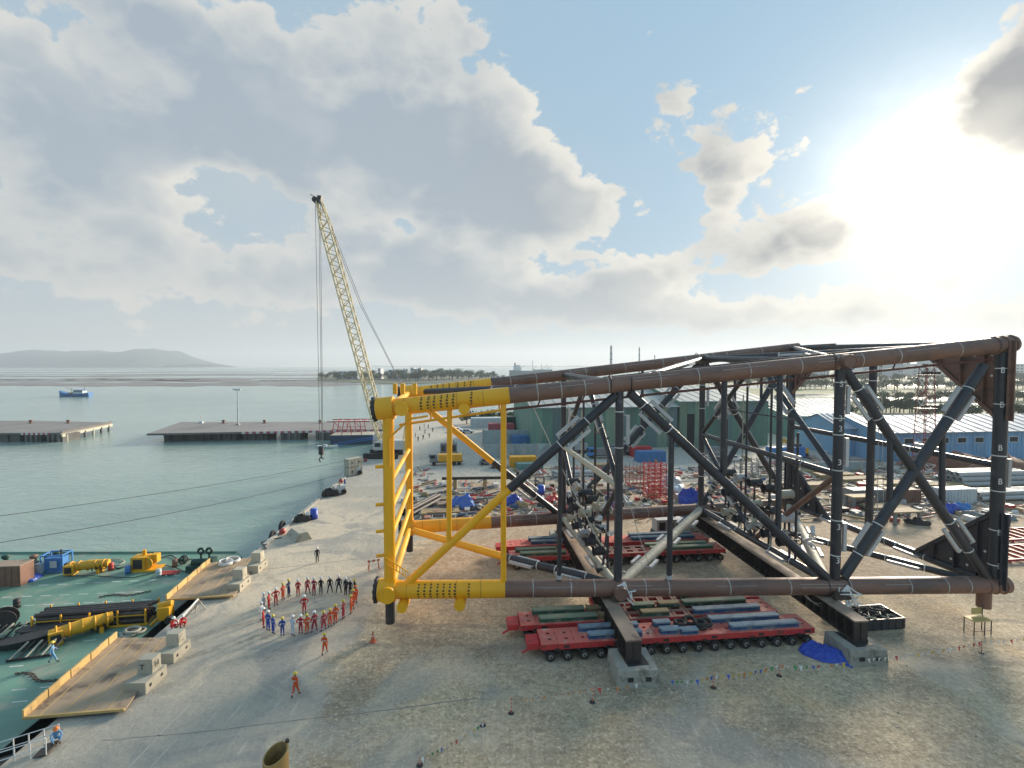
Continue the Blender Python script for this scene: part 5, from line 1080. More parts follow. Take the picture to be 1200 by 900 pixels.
for z in (0, 1.9):
    MB().box((0, .8, z + .95), (3.6, 1.6, 1.75)).build('crate', M_pale, t)
    for k in range(5): MB().box((-1.7 + .85 * k, -.03, z + .95), (.16, .06, 1.8)).build('batten', M_cblk, t)
    for x in (-.9, .9): MB().tube((x, -.04, z + .95), (x, -.06, z + .95), .22, n=10).build('hole', M_dkst, t)
t = thing('blue_drum', 'blue drum standing on the quay edge behind the concrete wedge', 'drum', G(368, 608)); MB().lathe([(.0, 0), (.55, 0), (.55, .62), (.58, .66), (.55, .70), (.55, 1.6), (.0, 1.6)], 18).build('barrel', M_btarp, t); MB().lathe([(.0, 1.6), (.5, 1.6), (.5, 1.64), (.0, 1.64)], 18).build('lid', M_ltarp, t)
for k, (u, v, lb) in enumerate(((333, 618, 'black rubber fender hanging at the quay edge by the wedge'), (322, 630, 'black rubber fender lying low at the quay edge'))):
    t_ = G(u, v, -.2); o = MB().ring((0, 0, 0), (1, .1, 0), .75, .28, 20, 8).build('tyre_fender', M_tyre); o.location = t_ + Vector((-.3, 0, 0)); tag(o, lb, 'fender')
for k, (u, v, lb) in enumerate(((331, 626, 'red mooring buoy at the quay edge by the wedge'), (386, 566, 'red buoy on the quay edge near the crates'), (420, 541, 'red buoy on the quay edge under the crane'))): t = thing('mooring_buoy', lb, 'buoy', inland(G(u, v), .9)); MB().blob((0, 0, .42), (.45, .45, .42), k, 12, 8, .03).build('float', M_toolred, t); MB().ring((0, 0, .9), (1, 0, 0), .1, .03, 10, 5).build('ring', M_dkst, t)
# hose on the quay
pts = [G(*p, .06) for p in ((290, 655), (302, 648), (312, 643), (306, 636), (318, 632), (330, 630))]; tag(MB().poly(pts, .08, 6).build('hose', M_hose), 'black hose snaking along the quay edge to the wedge', 'hose')
# mooring lines over the water
for (a, q, dr, lb) in ((D(-40, 610, 58), G(436, 533, .3), .8, 'far mooring line sagging over the water'), (D(-40, 642, 52), G(402, 555, .3), .9, 'near mooring line sagging over the water')):
    tag(MB().poly(sag(a, q, dr, 24), .035, 5).build('mooring_line', M_hose), lb, 'rope', 'mooring lines over the water')

# ================================================================ jetties
M_jdeck = mat('jetty_deck', (.26, .24, .225), .9, var=.25, scale=.06, dirt=(.17, .16, .155), dsc=.05)
M_jface = mat('jetty_face', (.15, .143, .13), .9, var=.4, scale=.2)
M_stripe_r = mat('kerb_red', (.42, .10, .12), .8, var=.2); M_stripe_w = mat('kerb_white', (.62, .60, .57), .8, var=.2)
def jetty(name_lb, poly_px, blocks, stripes, lip=None):
    P_ = [G(*p) for p in poly_px]; c0 = sum(P_, Vector()) / len(P_); t = thing('jetty', name_lb, 'jetty', (c0.x, c0.y, WATER_Z)); MB().prism([(p.x, p.y) for p in P_], -.55, 0).build('deck', M_jdeck, t, w=True)
    a, q = P_[0], P_[1]; d = (q - a).normalized()
    MB().bar(a - Vector((0, .25, .38)), q - Vector((0, .25, .38)), .4, .6).build('fascia', M_jface, t, w=True)
    for (u0, u1, dep) in blocks:
        p, r = G(u0, 519, WATER_Z), G(u1, 519, WATER_Z); y = a.lerp(q, .5).y; MB().box(((p.x + r.x) / 2, y + 3.5 + 1.2, (WATER_Z - .9 + -.55) / 2), (abs(r.x - p.x), 7, 3.6), top=(1.06, 1.02)).build('pier', M_jface, t, w=True)
        for k in range(3): x = p.x + (r.x - p.x) * (k + .5) / 3; MB().tube((x, y + .6, WATER_Z - 1.5), (x, y + .6, -.5), .42, n=10).build('pile', M_jface, t, w=True)
    if stripes:
        s0, s1 = at_u(a, q, stripes[0]), at_u(a, q, stripes[1]); n = stripes[2]
        for k in range(n): p, r = a.lerp(q, s0 + (s1 - s0) * k / n), a.lerp(q, s0 + (s1 - s0) * (k + .97) / n); MB().bar(p + Vector((0, -.5, -.35)), r + Vector((0, -.5, -.35)), .12, .75).build('kerb_block', M_stripe_r if k % 2 else M_stripe_w, t, w=True)
    return t, P_
jt, JP = jetty('long concrete jetty on dark piers with red and white kerb', [(173, 508), (452, 503), (452, 494), (212, 494.5)], [(176, 222, 30), (226, 263, 30), (272, 301, 22), (318, 341, 22), (361, 380, 22), (400, 415, 22)], (284, 446, 40))
jl, JL = jetty('broken off concrete jetty at the left edge with yellow fender beam', [(-120, 508), (72, 507), (131, 495), (40, 493), (-120, 493)], [(-60, 14, 30), (22, 40, 24), (48, 66, 20)], (26, 60, 12))
a, q = JL[1], JL[2]; MB().bar(a + Vector((.5, -.5, -1.0)), q + Vector((.5, -.5, -1.0)), .5, 1.0).build('fender_beam', M_pale, jl, w=True); MB().bar(a + Vector((.3, -.3, .3)), q + Vector((.3, -.3, .3)), .3, .5).build('end_kerb', M_jface, jl, w=True)
for k in range(6): p = a.lerp(q, (k + .3) / 6) + Vector((.4, .4, 0)); MB().tube((p.x, p.y, WATER_Z - 1), (p.x, p.y, -.9), .4, n=10).build('pile', M_jface if k % 3 else M_pale, jl, w=True)
for (jo, P_, us, lbs) in ((jt, JP, (262, 310, 375), ('round bollard on the jetty left of the lamp mast', 'round bollard on the jetty right of the lamp mast', 'round bollard on the jetty behind the hoist ropes')), (jl, JL, (80, 36), ('round bollard on the left jetty near its broken end', 'round bollard on the left jetty near the left edge'))):
    for u, lb in zip(us, lbs): t = thing('jetty_bollard', lb, 'bollard', G(u, 496), 0, 'bollards on the jetties'); MB().lathe([(.5, 0), (.4, .7), (.7, 1.0), (.65, 1.35), (0, 1.45)], 12).build('post', M_brnbox, t); MB().box((0, 0, .05), (1.5, 1.5, .1)).build('foot', M_dkst, t)
def lamp_mast(p, h, lb):
    t = thing('lamp_mast', lb, 'lamp', p); MB().tube((0, 0, 0), (0, 0, h), .28, .17, n=10).build('mast', M_lbox, t); MB().box((0, 0, h), (2.6, .25, .2)).build('crossarm', M_lbox, t)
    for x in (-1.2, -.4, .4, 1.2): MB().box((x, -.3, h + .35), (.6, .5, .5), M=Matrix.Rotation(-.6, 3, 'X')).build('lamp_head', M_lbox, t)
    MB().box((0, 0, .3), (1.2, 1.2, .6)).build('foot', M_conc, t)
lamp_mast(G(279, 498), 14.0, 'tall grey lamp mast on the jetty')
t = thing('navigation_post', 'thin white post on the left part of the long jetty', 'post', G(236, 496)); MB().tube((0, 0, 0), (0, 0, 4), .12, n=8).build('pole', M_white, t); MB().box((0, 0, .4), (1.4, 1, .8)).build('base', M_lbox, t)
# landing stage with red frame
c = G(412, 521, WATER_Z); t = thing('landing_stage', 'blue landing pontoon with red truss frame against the quay', 'pontoon', c, .1)
MB().box((0, 4, 1.5), (14, 8, 3.4), top=(1.04, 1.02)).build('hull', M_navyh if 'M_navyh' in globals() else mat('navy_hull', (.03, .055, .10), .5, var=.3, scale=.3), t); MB().box((0, 4, 3.28), (14.4, 8.3, .16)).build('deck', M_pale, t)
for x in (-6.6, -3.4, 0, 3.4):
    for y in (.4, 7.4): MB().tube((x, y, 3.3), (x + (.8 if x < 0 else -.6), y, 7.8), .13, n=8).build('column', M_toolred, t)
for y in (.4, 7.4): MB().tube((-8.2, y, 7.9), (6.2, y, 7.9), .17, n=8).build('top_beam', M_toolred, t); MB().tube((-6.6, y, 5.2), (3.4, y, 5.2), .10, n=6).build('rail', M_toolred, t); MB().tube((-6.6, y, 4.3), (3.4, y, 4.3), .08, n=6).build('rail', M_toolred, t)
for x in (-5.5, -2.5, .5, 3): MB().tube((x, .4, 7.9), (x + 1.5, 7.4, 7.9), .10, n=6).build('cross_beam', M_toolred, t)
for k in range(3): MB().tube((-3.4 + 3.4 * k, .4, 5.2), (-6.6 + 3.4 * k + .8, .4, 7.8), .09, n=6).build('brace', M_toolred, t)
MB().tube((-6, -.3, .4), (7.5, -.3, 2.6), .14, n=8).build('boarding_rail', M_bfrm, t); MB().tube((-6, -.3, -.2), (7.5, -.3, 1.9), .14, n=8).build('boarding_rail', M_bfrm, t)
c = G(384, 525, WATER_Z); t = thing('small_boat', 'small white boat by the landing stage', 'boat', c, .05)
def hull_mesh(L, B, H, sheer, n=14, m_=7):
    mb = MB(); vs = []
    for i in range(n + 1):
        s = i / n * 2 - 1; w = B / 2 * max(.04, (1 - max(0, s) ** 2.6)) * (.82 if s < -.9 else 1) * (1 - .12 * max(0, -s) ** 2); h = H + sheer * s * s * (1.5 if s > 0 else .7)
        for j in range(m_): a = j / (m_ - 1) * 2 - 1; vs.append((s * L / 2 + (.06 * L * (1 - abs(a)) * 0 if s < 1 else 0), w * a if abs(a) < .99 else w * a, (h if abs(a) > .99 else -.5 * H * (1 - a * a) ** .5 + .28 * H * abs(a))))
    mb._add(vs, [(i * m_ + j, (i + 1) * m_ + j, (i + 1) * m_ + j + 1, i * m_ + j + 1) for i in range(n) for j in range(m_ - 1)], True)
    mb._add([vs[i * m_] for i in range(n + 1)] + [vs[i * m_ + m_ - 1] for i in range(n + 1)], [(i, n + 1 + i, n + 2 + i, i + 1) for i in range(n)]); mb._add(vs[:m_], [tuple(range(m_))])
    return mb
hull_mesh(6.5, 2.0, .7, .35).build('hull', M_white, t); MB().box((-1, 0, .9), (1.4, 1.1, .6)).build('console', M_lbox, t); MB().box((.6, 0, .8), (.4, 1.5, .15)).build('thwart', M_tan, t)
# fishing boat out on the bay
M_bblue = mat('fishing_blue', (.05, .20, .48), .5, var=.25, scale=.5); c = G(88, 464.5, WATER_Z)
t = thing('fishing_boat', 'blue wooden fishing boat out on the bay', 'boat', c, 3.05); hull_mesh(30, 7, 2.2, 2.0).build('hull', M_bblue, t); MB().box((-5, 0, 3.9), (9, 4.6, 3.2), top=(.94, .92)).build('wheelhouse', M_lbox, t); MB().box((-5, 0, 5.65), (10, 5.4, .3)).build('roof', M_bblue, t)
for k in range(4): MB().box((-8.4 + 2.2 * k, 2.32, 4.4), (1.2, .1, .9)).build('window', M_dkst, t); MB().box((-8.4 + 2.2 * k, -2.32, 4.4), (1.2, .1, .9)).build('window', M_dkst, t)
for x, h in ((3, 5), (-9, 6.5)): MB().tube((x, 0, 2), (x, 0, h + 2.5), .16, n=8).build('mast', M_dkst, t)
MB().box((3, 0, 2.9), (4, 3.5, 1.2)).build('fish_hold', M_tan, t); MB().tube((3, 0, 6), (9, 0, 8), .12, n=6).build('boom', M_dkst, t)

# ================================================================ crawler crane
M_crn = mat('crane_cream', (.66, .54, .30), .55, var=.2, scale=.3); M_crw = mat('crane_white', (.58, .57, .53), .55, var=.2)
M_wire = mat('wire_rope', (.09, .10, .12), .6, var=.2)
cb = G(449, 535); Yc = cb.y; foot = Vector((cb.x + .5, Yc, 2.4)); tip = D(374, 236, Yc); t = thing('crawler_crane', 'tall lattice boom crawler crane with hanging hook on the quay', 'crane', (cb.x, cb.y, 0))
for y in (-3, 3):
    MB().prism([(cb.x - 4.2, Yc + y - .55), (cb.x + 4.6, Yc + y - .55), (cb.x + 4.6, Yc + y + .55), (cb.x - 4.2, Yc + y + .55)], .05, 1.35).build('crawler_track', M_tyre, t, w=True)
    for k in range(6): MB().tube((cb.x - 3.7 + 1.55 * k, Yc + y - .62, .7), (cb.x - 3.7 + 1.55 * k, Yc + y - .56, .7), .5, n=12).build('track_wheel', M_dkst, t, w=True)
MB().box((cb.x, Yc, 1.3), (3.4, 5, .9)).build('carbody', M_dkst, t, w=True); MB().tube((cb.x, Yc, 1.7), (cb.x, Yc, 2.1), 1.5, n=18).build('slew_ring', M_dkst, t, w=True)
MB().box((cb.x + 3, Yc, 3.3), (8, 3.2, 2.3)).build('house', M_crw, t, w=True); MB().box((cb.x + 6.6, Yc, 3.2), (1.6, 4.6, 2.6)).build('counterweight', M_crn, t, w=True)
cabp = MB().box((cb.x - .6, Yc - 2.2, 3.2), (2.2, 1.2, 2.1), top=(.85, 1)).build('cab', M_crw, t, w=True); MB().box((cb.x - .7, Yc - 2.83, 3.5), (1.5, .05, 1.0)).build('window', mat('dark_glass', (.03, .04, .05), .15, var=.05), cabp, w=True)
d = (tip - foot).normalized(); L = (tip - foot).length; sy = Vector((0, 1, 0)); sx = d.cross(sy).normalized()
def bw(s): return (.45 + .75 * min(1, s / .09)) if s < .09 else (1.2 if s < .90 else 1.2 - .65 * (s - .90) / .10)
boom = MB()
for a, q in ((-1, -1), (1, -1), (1, 1), (-1, 1)): boom.poly([foot + d * (L * s) + sx * (a * bw(s)) + sy * (q * bw(s)) for s in (0, .09, .5, .9, 1)], .19, 6)
bo = boom.build('boom_chord', M_crn, t, w=True); lac = MB(); n = 44
for k in range(n):
    s0, s1 = k / n, (k + 1) / n
    for (a, q), (a2, q2) in (((-1, -1), (1, -1)), ((1, -1), (1, 1)), ((1, 1), (-1, 1)), ((-1, 1), (-1, -1))):
        p0 = foot + d * (L * s0) + sx * (a * bw(s0)) + sy * (q * bw(s0)); p1 = foot + d * (L * s1) + sx * (a2 * bw(s1)) + sy * (q2 * bw(s1))
        if k % 2: p0 = foot + d * (L * s0) + sx * (a2 * bw(s0)) + sy * (q2 * bw(s0)); p1 = foot + d * (L * s1) + sx * (a * bw(s1)) + sy * (q * bw(s1))
        lac.tube(p0, p1, .11, n=5)
lac.build('boom_lacing', M_crn, bo, w=True)
hd = MB().bar(tip - d * .5, tip + d * 1.2 - sx * .6, 1.4, 1.0).build('boom_head', M_dkst, t, w=True); hs = -1 if sx.x > 0 else 1
for k in (-.5, .1, .6): MB().tube(tip + Vector((-1.0, k, .4)), tip + Vector((-1.0, k + .2, .4)), .75, n=16).build('sheave', M_dkst, hd, w=True)
MB().bar(tip + d * .6, tip + d * 1.6 + Vector((-1.8, 0, .2)), .4, .3).build('jib_stub', M_crn, hd, w=True)
gtop = Vector((cb.x + 7, Yc, 15))
MB().tube((cb.x + 5.5, Yc - 1, 4.4), gtop, .18, n=8).tube((cb.x + 5.5, Yc + 1, 4.4), gtop, .18, n=8).build('gantry', M_crn, t, w=True)
for y in (-.9, .9): pA = tip + Vector((.4, y, 0)); mp_ = foot.lerp(tip, .55) + Vector((3.4, y, 1.6)); MB().poly([pA, mp_, gtop + Vector((0, y * .3, 0))], .07, 5).build('pendant_line', M_wire, t, w=True)
hx = D(372, 236, Yc).x
for x in (-.55, .35, .75): MB().tube((hx + x, Yc, tip.z - .2), (hx + x * .6, Yc, 2.5), .065, n=5).build('hoist_rope', M_wire, t, w=True)
hk = MB().box((hx, Yc, 1.6), (1.1, .8, 2.2)).build('hook_block', M_dkst, t, w=True); MB().tube((hx, Yc, .6), (hx, Yc, -.3), .2, n=8).poly([Vector((hx + .55 * sin(a), Yc, -.85 - .55 * cos(a))) for a in [(-.3 - x * .42) for x in range(11)]], .16, 6).build('hook', M_dkst, hk, w=True)
# ================================================================ buildings behind the yard
M_wgrn = [mat('green_cladding_%d' % k, c_, .6, var=.25, scale=.3, stretch=(2, 2, .25), rnd=.22, dirt=(.24, .26, .20), dsc=.35, dth=.55) for k, c_ in enumerate(((.10, .21, .165), (.14, .26, .20), (.19, .27, .19), (.11, .18, .18)))]
M_roofp = mat('pale_sheet_roof', (.46, .46, .42), .6, var=.15, scale=.1, stretch=(.3, 2, 2)); M_dark = mat('dark_opening', (.012, .014, .016), .7, var=.2)
def shed(name, label, uL, uR, vbase, wall_h, ridge_h, depth, pan, mats, roofm, rz=YAW, doors=(), windows=None, cat='warehouse'):
    p, q = lvl(uL, vbase), lvl(uR, vbase); q = p + (AX if rz else Vector((1, 0, 0))) * ((q.x - p.x) / (AX.x if rz else 1)); L = (q - p).length; t = thing(name, label, cat, p, rz); n = max(2, round(L / pan)); w = L / n
    for k in range(n):
        isd = any(a <= (k + .5) / n <= b_ for a, b_ in doors); mt = random.choice(mats)
        if isd: MB().box((w * (k + .5), .35, wall_h * .36), (w, .1, wall_h * .72)).build('door', M_dark, t); MB().box((w * (k + .5), .12, wall_h * .86), (w - .05, .24, wall_h * .28)).build('wall_panel', mt, t)
        else:
            mb = MB().box((w * (k + .5), .12, wall_h / 2), (w - .06, .20, wall_h))
            for j in range(4): mb.box((w * (k + (j + .5) / 4), 0, wall_h / 2), (.09, .10, wall_h * .99))
            mb.build('wall_panel', mt, t)
    for x, s in ((.1, 1), (L - .1, -1)):
        MB()._add([(x, .25, 0), (x, depth, 0), (x, depth, wall_h), (x, depth / 2, ridge_h), (x, .25, wall_h)], [(0, 1, 2, 3, 4)]).build('gable_wall', random.choice(mats), t)
    MB().box((L / 2, depth, wall_h / 2), (L - .3, .2, wall_h)).build('back_wall', mats[0], t)
    for s in (0, 1):
        y0, y1 = (-.6, depth / 2) if s == 0 else (depth / 2, depth + .6); z0, z1 = (wall_h - .1, ridge_h) if s == 0 else (ridge_h, wall_h - .1)
        mb = MB()._add([(-.4, y0, z0 + .12), (L + .4, y0, z0 + .12), (L + .4, y1, z1 + .12), (-.4, y1, z1 + .12), (-.4, y0, z0 + .0), (L + .4, y0, z0), (L + .4, y1, z1), (-.4, y1, z1)], [(0, 1, 2, 3), (7, 6, 5, 4), (0, 4, 5, 1), (1, 5, 6, 2), (2, 6, 7, 3), (3, 7, 4, 0)]); r = mb.build('roof', roofm, t)
        m_ = max(4, int(L / 3))
        for k in range(m_): x = L * (k + .5) / m_; a = Vector((x, y0, z0 + .16)); b_ = Vector((x, y1, z1 + .16)); MB().bar(a, b_, .12, .10).build('roof_seam', roofm, r)
    if windows:
        z, h, ww, cnt = windows
        for k in range(cnt): x = L * (k + .6) / (cnt + .2); f = MB().box((x, -.03, z), (ww, .12, h)).build('window', M_white, t); MB().box((x, -.10, z), (ww - .25, .04, h - .25)).build('pane', M_dark, f)
    MB().box((L / 2, -.62, wall_h - .05), (L + .6, .18, .2)).build('gutter', M_lbox, t)
    return t
shed('green_warehouse', 'long green clad warehouse with pale roof behind the jacket', 623, 800, 527, 12.0, 16.0, 46, 3.0, M_wgrn, M_roofp, doors=((.62, .66),))
shed('green_warehouse', 'taller striped green warehouse adjoining the long one on its right', 796, 906, 524, 13.5, 17, 46, 2.4, M_wgrn, M_roofp, doors=((.1, .2),))
M_teal = [mat('teal_wall_%d' % k, c_, .6, var=.15, rnd=.12) for k, c_ in enumerate(((.13, .27, .26), (.17, .30, .28)))]
shed('teal_shed', 'low teal shed right of the striped green warehouse', 922, 1010, 512, 7, 9, 20, 4.0, M_teal, M_roofp); shed('teal_shed', 'teal shed farther back beyond the low one', 905, 1000, 497, 7, 9.5, 20, 4.0, M_teal, M_roofp)
M_blw = [mat('blue_wall_%d' % k, c_, .6, var=.22, rnd=.14, stretch=(2, 2, .3), dirt=(.30, .40, .48), dsc=.4, dth=.54) for k, c_ in enumerate(((.19, .36, .55), (.22, .40, .58)))]; M_roofb = mat('blue_grey_roof', (.30, .36, .42), .55, var=.15, scale=.15)
shed('blue_warehouse', 'long bright blue warehouse with a row of windows at the right', 1030, 1290, 541, 7.2, 10.2, 22, 4.4, M_blw, M_roofb, windows=(5.0, 1.5, 2.6, 11)); 
shed('blue_warehouse', 'small blue shed with gable left of the long blue warehouse', 984, 1014, 535, 7.5, 10.5, 16, 3, M_blw, M_roofb)
# low site walls left of the warehouse
M_swall = mat('pale_site_wall', (.33, .40, .40), .8, var=.2, scale=.3, dirt=(.22, .27, .27), dsc=.2)
def sitewall(u0, u1, v, h, lb):
    p = lvl(u0, v); L = (lvl(u1, v) - p).length; t = thing('site_wall', lb, 'wall', p, YAW * .6); n = max(3, int(L / 3.2)); w = L / n
    for k in range(n): MB().box((w * (k + .5), 0, h / 2), (w - .08, .3, h)).build('panel', M_swall, t); MB().box((w * k, 0, h / 2 + .08), (.34, .42, h + .16)).build('post', M_conc, t)
sitewall(566, 622, 522, 4.6, 'pale blue site wall behind the yellow frame, farther one'); sitewall(568, 646, 537, 3.6, 'pale blue site wall behind the yellow frame, nearer one'); sitewall(940, 1030, 553, 2.2, 'low pale wall in front of the teal sheds')
# ---- floodlight tower
M_twr = mat('faded_tower_red', (.30, .08, .08), .7, var=.2)
def flood_tower(p, h, lb):
    t = thing('floodlight_tower', lb, 'tower', p); w0, w1 = 1.5, .9
    for a, q in ((-1, -1), (1, -1), (1, 1), (-1, 1)): MB().tube((a * w0, q * w0, 0), (a * w1, q * w1, h), .09, n=6).build('leg', M_twr, t)
    n = 10
    for k in range(n):
        mb = MB(); mt = M_twr if (k // 1) % 2 else M_white; s0, s1 = k / n, (k + 1) / n; b0, b1 = w0 + (w1 - w0) * s0, w0 + (w1 - w0) * s1; cs = ((-1, -1), (1, -1), (1, 1), (-1, 1))
        for i in range(4): a, q = cs[i], cs[(i + 1) % 4]; mb.tube((a[0] * b0, a[1] * b0, h * s0), (q[0] * b1, q[1] * b1, h * s1), .05, n=5).tube((q[0] * b0, q[1] * b0, h * s0), (a[0] * b1, a[1] * b1, h * s1), .05, n=5).tube((a[0] * b1, a[1] * b1, h * s1), (q[0] * b1, q[1] * b1, h * s1), .05, n=5)
        mb.build('lattice_bay', mt, t)
    for z in (h * .62, h * .93, h):
        MB().box((0, 0, z), (3.6, 2.2, .12)).build('platform', M_dkst, t)
        for k in range(4): MB().box((-1.6 + 1.05 * k, -1.2, z + .5), (.7, .4, .6)).build('floodlight', M_dkst, t)
flood_tower(lvl(1082, 556), 23.5, 'red and white lattice floodlight tower before the blue warehouse')

# ================================================================ clutter of the yard
random.seed(77)
M_blu2 = mat('container_blue', (.05, .17, .38), .6, var=.2, dirt=(.10, .20, .33), dsc=.6); M_gry = mat('machine_grey', (.22, .225, .22), .6, var=.3, scale=.7); M_tin = mat('pale_pipe', (.40, .41, .40), .55, var=.2, scale=.5)
def container(u, v, L, w, h, mt, lb, rz=YAW, cat='container'):
    t = thing('shipping_container', lb, cat, lvl(u, v), rz); MB().box((L / 2, w / 2, h / 2), (L, w, h)).build('shell', mt, t); n = int(L / .6)
    for k in range(n): MB().box(((k + .5) * L / n, -.03, h / 2), (.24, .06, h * .86)).build('corrugation', mt, t)
    for x in (0, L):
        for y in (0, w): MB().box((x, y, h / 2), (.16, .16, h + .05)).build('corner_post', mt, t)
    MB().box((L / 2, w / 2, h + .03), (L - .3, w - .3, .06)).build('roof', mt, t); return t
def pipes(u, v, n, L, r, mt, lb, rz=YAW, layers=2, cat='pipes', name='pipe'):
    base = lvl(u, v); dx = Vector((cos(rz), sin(rz), 0)); dy = Vector((-sin(rz), cos(rz), 0)); k_ = 0
    for j in range(layers):
        for i in range(n - j):
            c = base + dy * ((i + .5 * j) * 2.08 * r) + UP * (r * (1.0 + 1.75 * j) + .15) + dx * random.uniform(-.4, .4); wd = ('first', 'second', 'third', 'fourth', 'fifth', 'sixth', 'seventh')
            o = MB().tube(c, c + dx * L * random.uniform(.94, 1), r, n=12, wall=r * .18).build(name, mt); tag(o, '%s, %s of %s layer' % (lb, wd[i], ('lower', 'middle', 'upper')[j if layers > 2 else j * 2]), 'pipe', lb)
    for x in (.15, .85): t = tag(MB().bar(base + dx * (L * x) - dy * r + UP * .07, base + dx * (L * x) + dy * (2.1 * r * n) + UP * .07, .25, .14).build('timber_bearer', M_tan), 'timber bearer under the %s, %s end' % (lb, 'left' if x < .5 else 'right'), 'timber')
def timber(u, v, L, w, rows, lb, rz=YAW, mt=None, layers=3):
    t = thing('timber_stack', lb, 'timber', lvl(u, v), rz + random.uniform(-.1, .1)); mt = mt or M_tan
    for j in range(layers):
        for i in range(rows): MB().box((L / 2 + random.uniform(-.2, .2), w * (i + .5) / rows, .12 + .24 * j), (L, w / rows * .9, .2)).build('plank', mt, t)
    for x in (.2, .8): MB().box((L * x, w / 2, .0), (.16, w, .06)).build('bearer', mt, t)
def heap(u, v, rx, ry, h, mt, lb, seed, name='debris_heap', cat='heap'):
    o = MB().blob((0, 0, h * .15), (rx, ry, h), seed, 16, 10, .3).build(name, mt); o.location = lvl(u, v) + AY * ry; o.rotation_euler = (0, 0, random.uniform(0, 6)); tag(o, lb, cat)
    return o
def truck(u, v, lb, cab, bodyc, L=7, rz=YAW, tank=False):
    t = thing('lorry', lb, 'lorry', lvl(u, v), rz); MB().box((L / 2, 1.2, .75), (L, 1.0, .3)).build('chassis', M_dkst, t); c_ = MB().box((.95, 1.2, 1.75), (1.8, 2.3, 1.9), top=(.85, .95)).build('cab', cab, t); MB().box((.85, .02, 2.1), (1.0, .06, .7)).build('window', M_dark, c_); MB().box((-.02, 1.2, 2.15), (.06, 1.9, .75)).build('windscreen', M_dark, c_)
    MB().box((L / 2 + 1.0, 1.2, 1.75), (L - 2.3, 2.4, 1.6)).build('load_bed', bodyc, t)
    for x in (1.1, L - 2.1, L - .9):
        for y in (.12, 2.28): MB().tube((x, y - .15, .48), (x, y + .15, .48), .48, n=14).build('wheel', M_tyre, t)
def car(u, v, lb, mt, rz=YAW):
    t = thing('parked_car', lb, 'car', lvl(u, v), rz); pr = [(-2.1, .3), (2.1, .3), (2.15, .75), (1.1, .95), (.5, 1.45), (-1.2, 1.48), (-1.9, .98), (-2.15, .8)]
    n = len(pr); mb = MB(); vs = [(x, y, z) for y in (0, 1.75) for x, z in pr]; mb._add(vs, [tuple(range(n)), tuple(range(n, 2 * n))[::-1]] + [(i, n + i, n + (i + 1) % n, (i + 1) % n) for i in range(n)]); mb.build('body', mt, t)
    for x in (-1.0, 0.05): MB().box((x, -.015, 1.2), (.85, .04, .38)).build('window', M_dark, t)
    for x in (-1.35, 1.35):
        for y in (.05, 1.7): MB().tube((x, y - .1, .34), (x, y + .1, .34), .34, n=14).build('wheel', M_tyre, t)
def generator(u, v, lb, mt, L=4, h=2.2):
    t = thing('generator_skid', lb, 'machine', lvl(u, v), YAW); MB().box((L / 2, 1, .2), (L + .3, 2.1, .4)).build('skid', M_dkst, t); MB().box((L / 2, 1, .4 + h / 2), (L, 1.9, h)).build('housing', mt, t)
    for k in range(3): MB().box((L * (k + .6) / 3.2, .03, .4 + h * .5), (L * .22, .06, h * .6)).build('louvre', M_dkst, t)
    MB().tube((L * .8, 1.3, h + .4), (L * .8, 1.3, h + 1.2), .1, n=8).build('exhaust', M_dkst, t)
def trestle_rack(u, v, L, w, h, mt, lb, rz=YAW, shelves=5, cols=3):
    t = thing('steel_rack', lb, 'rack', lvl(u, v), rz)
    for k in range(cols + 1):
        for y in (0, w): MB().box((L * k / cols, y, h / 2), (.12, .12, h)).build('post', mt, t)
    for j in range(shelves):
        z = h * (j + .6) / shelves
        for y in (0, w): MB().box((L / 2, y + .001, z), (L, .1, .14)).build('beam', mt, t)
        for k in range(cols + 1): MB().box((L * k / cols, w / 2, z), (.1, w, .12)).build('cross_bar', mt, t)
def frame_flat(u, v, L, w, mt, lb, rz=YAW, n=5, h=.35):
    t = thing('ladder_grid', lb, 'steel grid', lvl(u, v), rz)
    for y in (0, w): MB().box((L / 2, y, h), (L, .18, .28)).build('rail', mt, t)
    for k in range(n + 1): MB().box((L * k / n, w / 2, h), (.16, w, .26)).build('rung', mt, t)
    for x in (.1, .9):
        for y in (0, w): MB().box((L * x, y, h / 2 - .07), (.2, .2, h - .14)).build('foot', mt, t)
def table(u, v, L, w, h, lb, top=None, leg=None):
    t = thing('work_table', lb, 'table', lvl(u, v), YAW); MB().box((L / 2, w / 2, h), (L, w, .22)).build('top', top or M_tan, t)
    for x in (.06, .94):
        for y in (.08, .92): MB().box((L * x, w * y, h / 2 - .06), (.4, .4, h - .12)).build('leg', leg or M_gry, t)
# ---- behind the yellow end
truck(503, 546, 'lorry with yellow box body beyond the yellow end frame', M_gry, M_eyel, 8); generator(516, 533, 'grey generator beside the yellow lorry', M_gry, 4.5, 2.6)
container(598, 548, 6.2, 2.4, 2.4, M_eyel, 'yellow skip container in front of the pale site wall'); container(606, 551, 6, 2.2, 1.4, M_teal[0], 'low green skip just before the yellow one'); container(600, 524, 10, 3, 3.2, M_blu2, 'blue container under the green warehouse left corner'); container(628, 522, 9, 3, 2.8, M_bfrm, 'bright blue container before the green warehouse')
car(572, 545, 'grey car parked left of the yellow skip', M_gry); car(585, 549, 'silver car parked beside the yellow skip', M_tin); car(536, 506, 'white car far off beyond the yellow frame', M_white); car(548, 508, 'white car beside another far off beyond the yellow frame', M_lbox)
t = thing('beam_on_trestles', 'long dark beam resting on wooden trestles behind the yellow frame', 'beam', lvl(518, 575), YAW * .5); MB().box((8.5, 0, 2.35), (17, .45, .5)).build('beam', M_dkst, t)
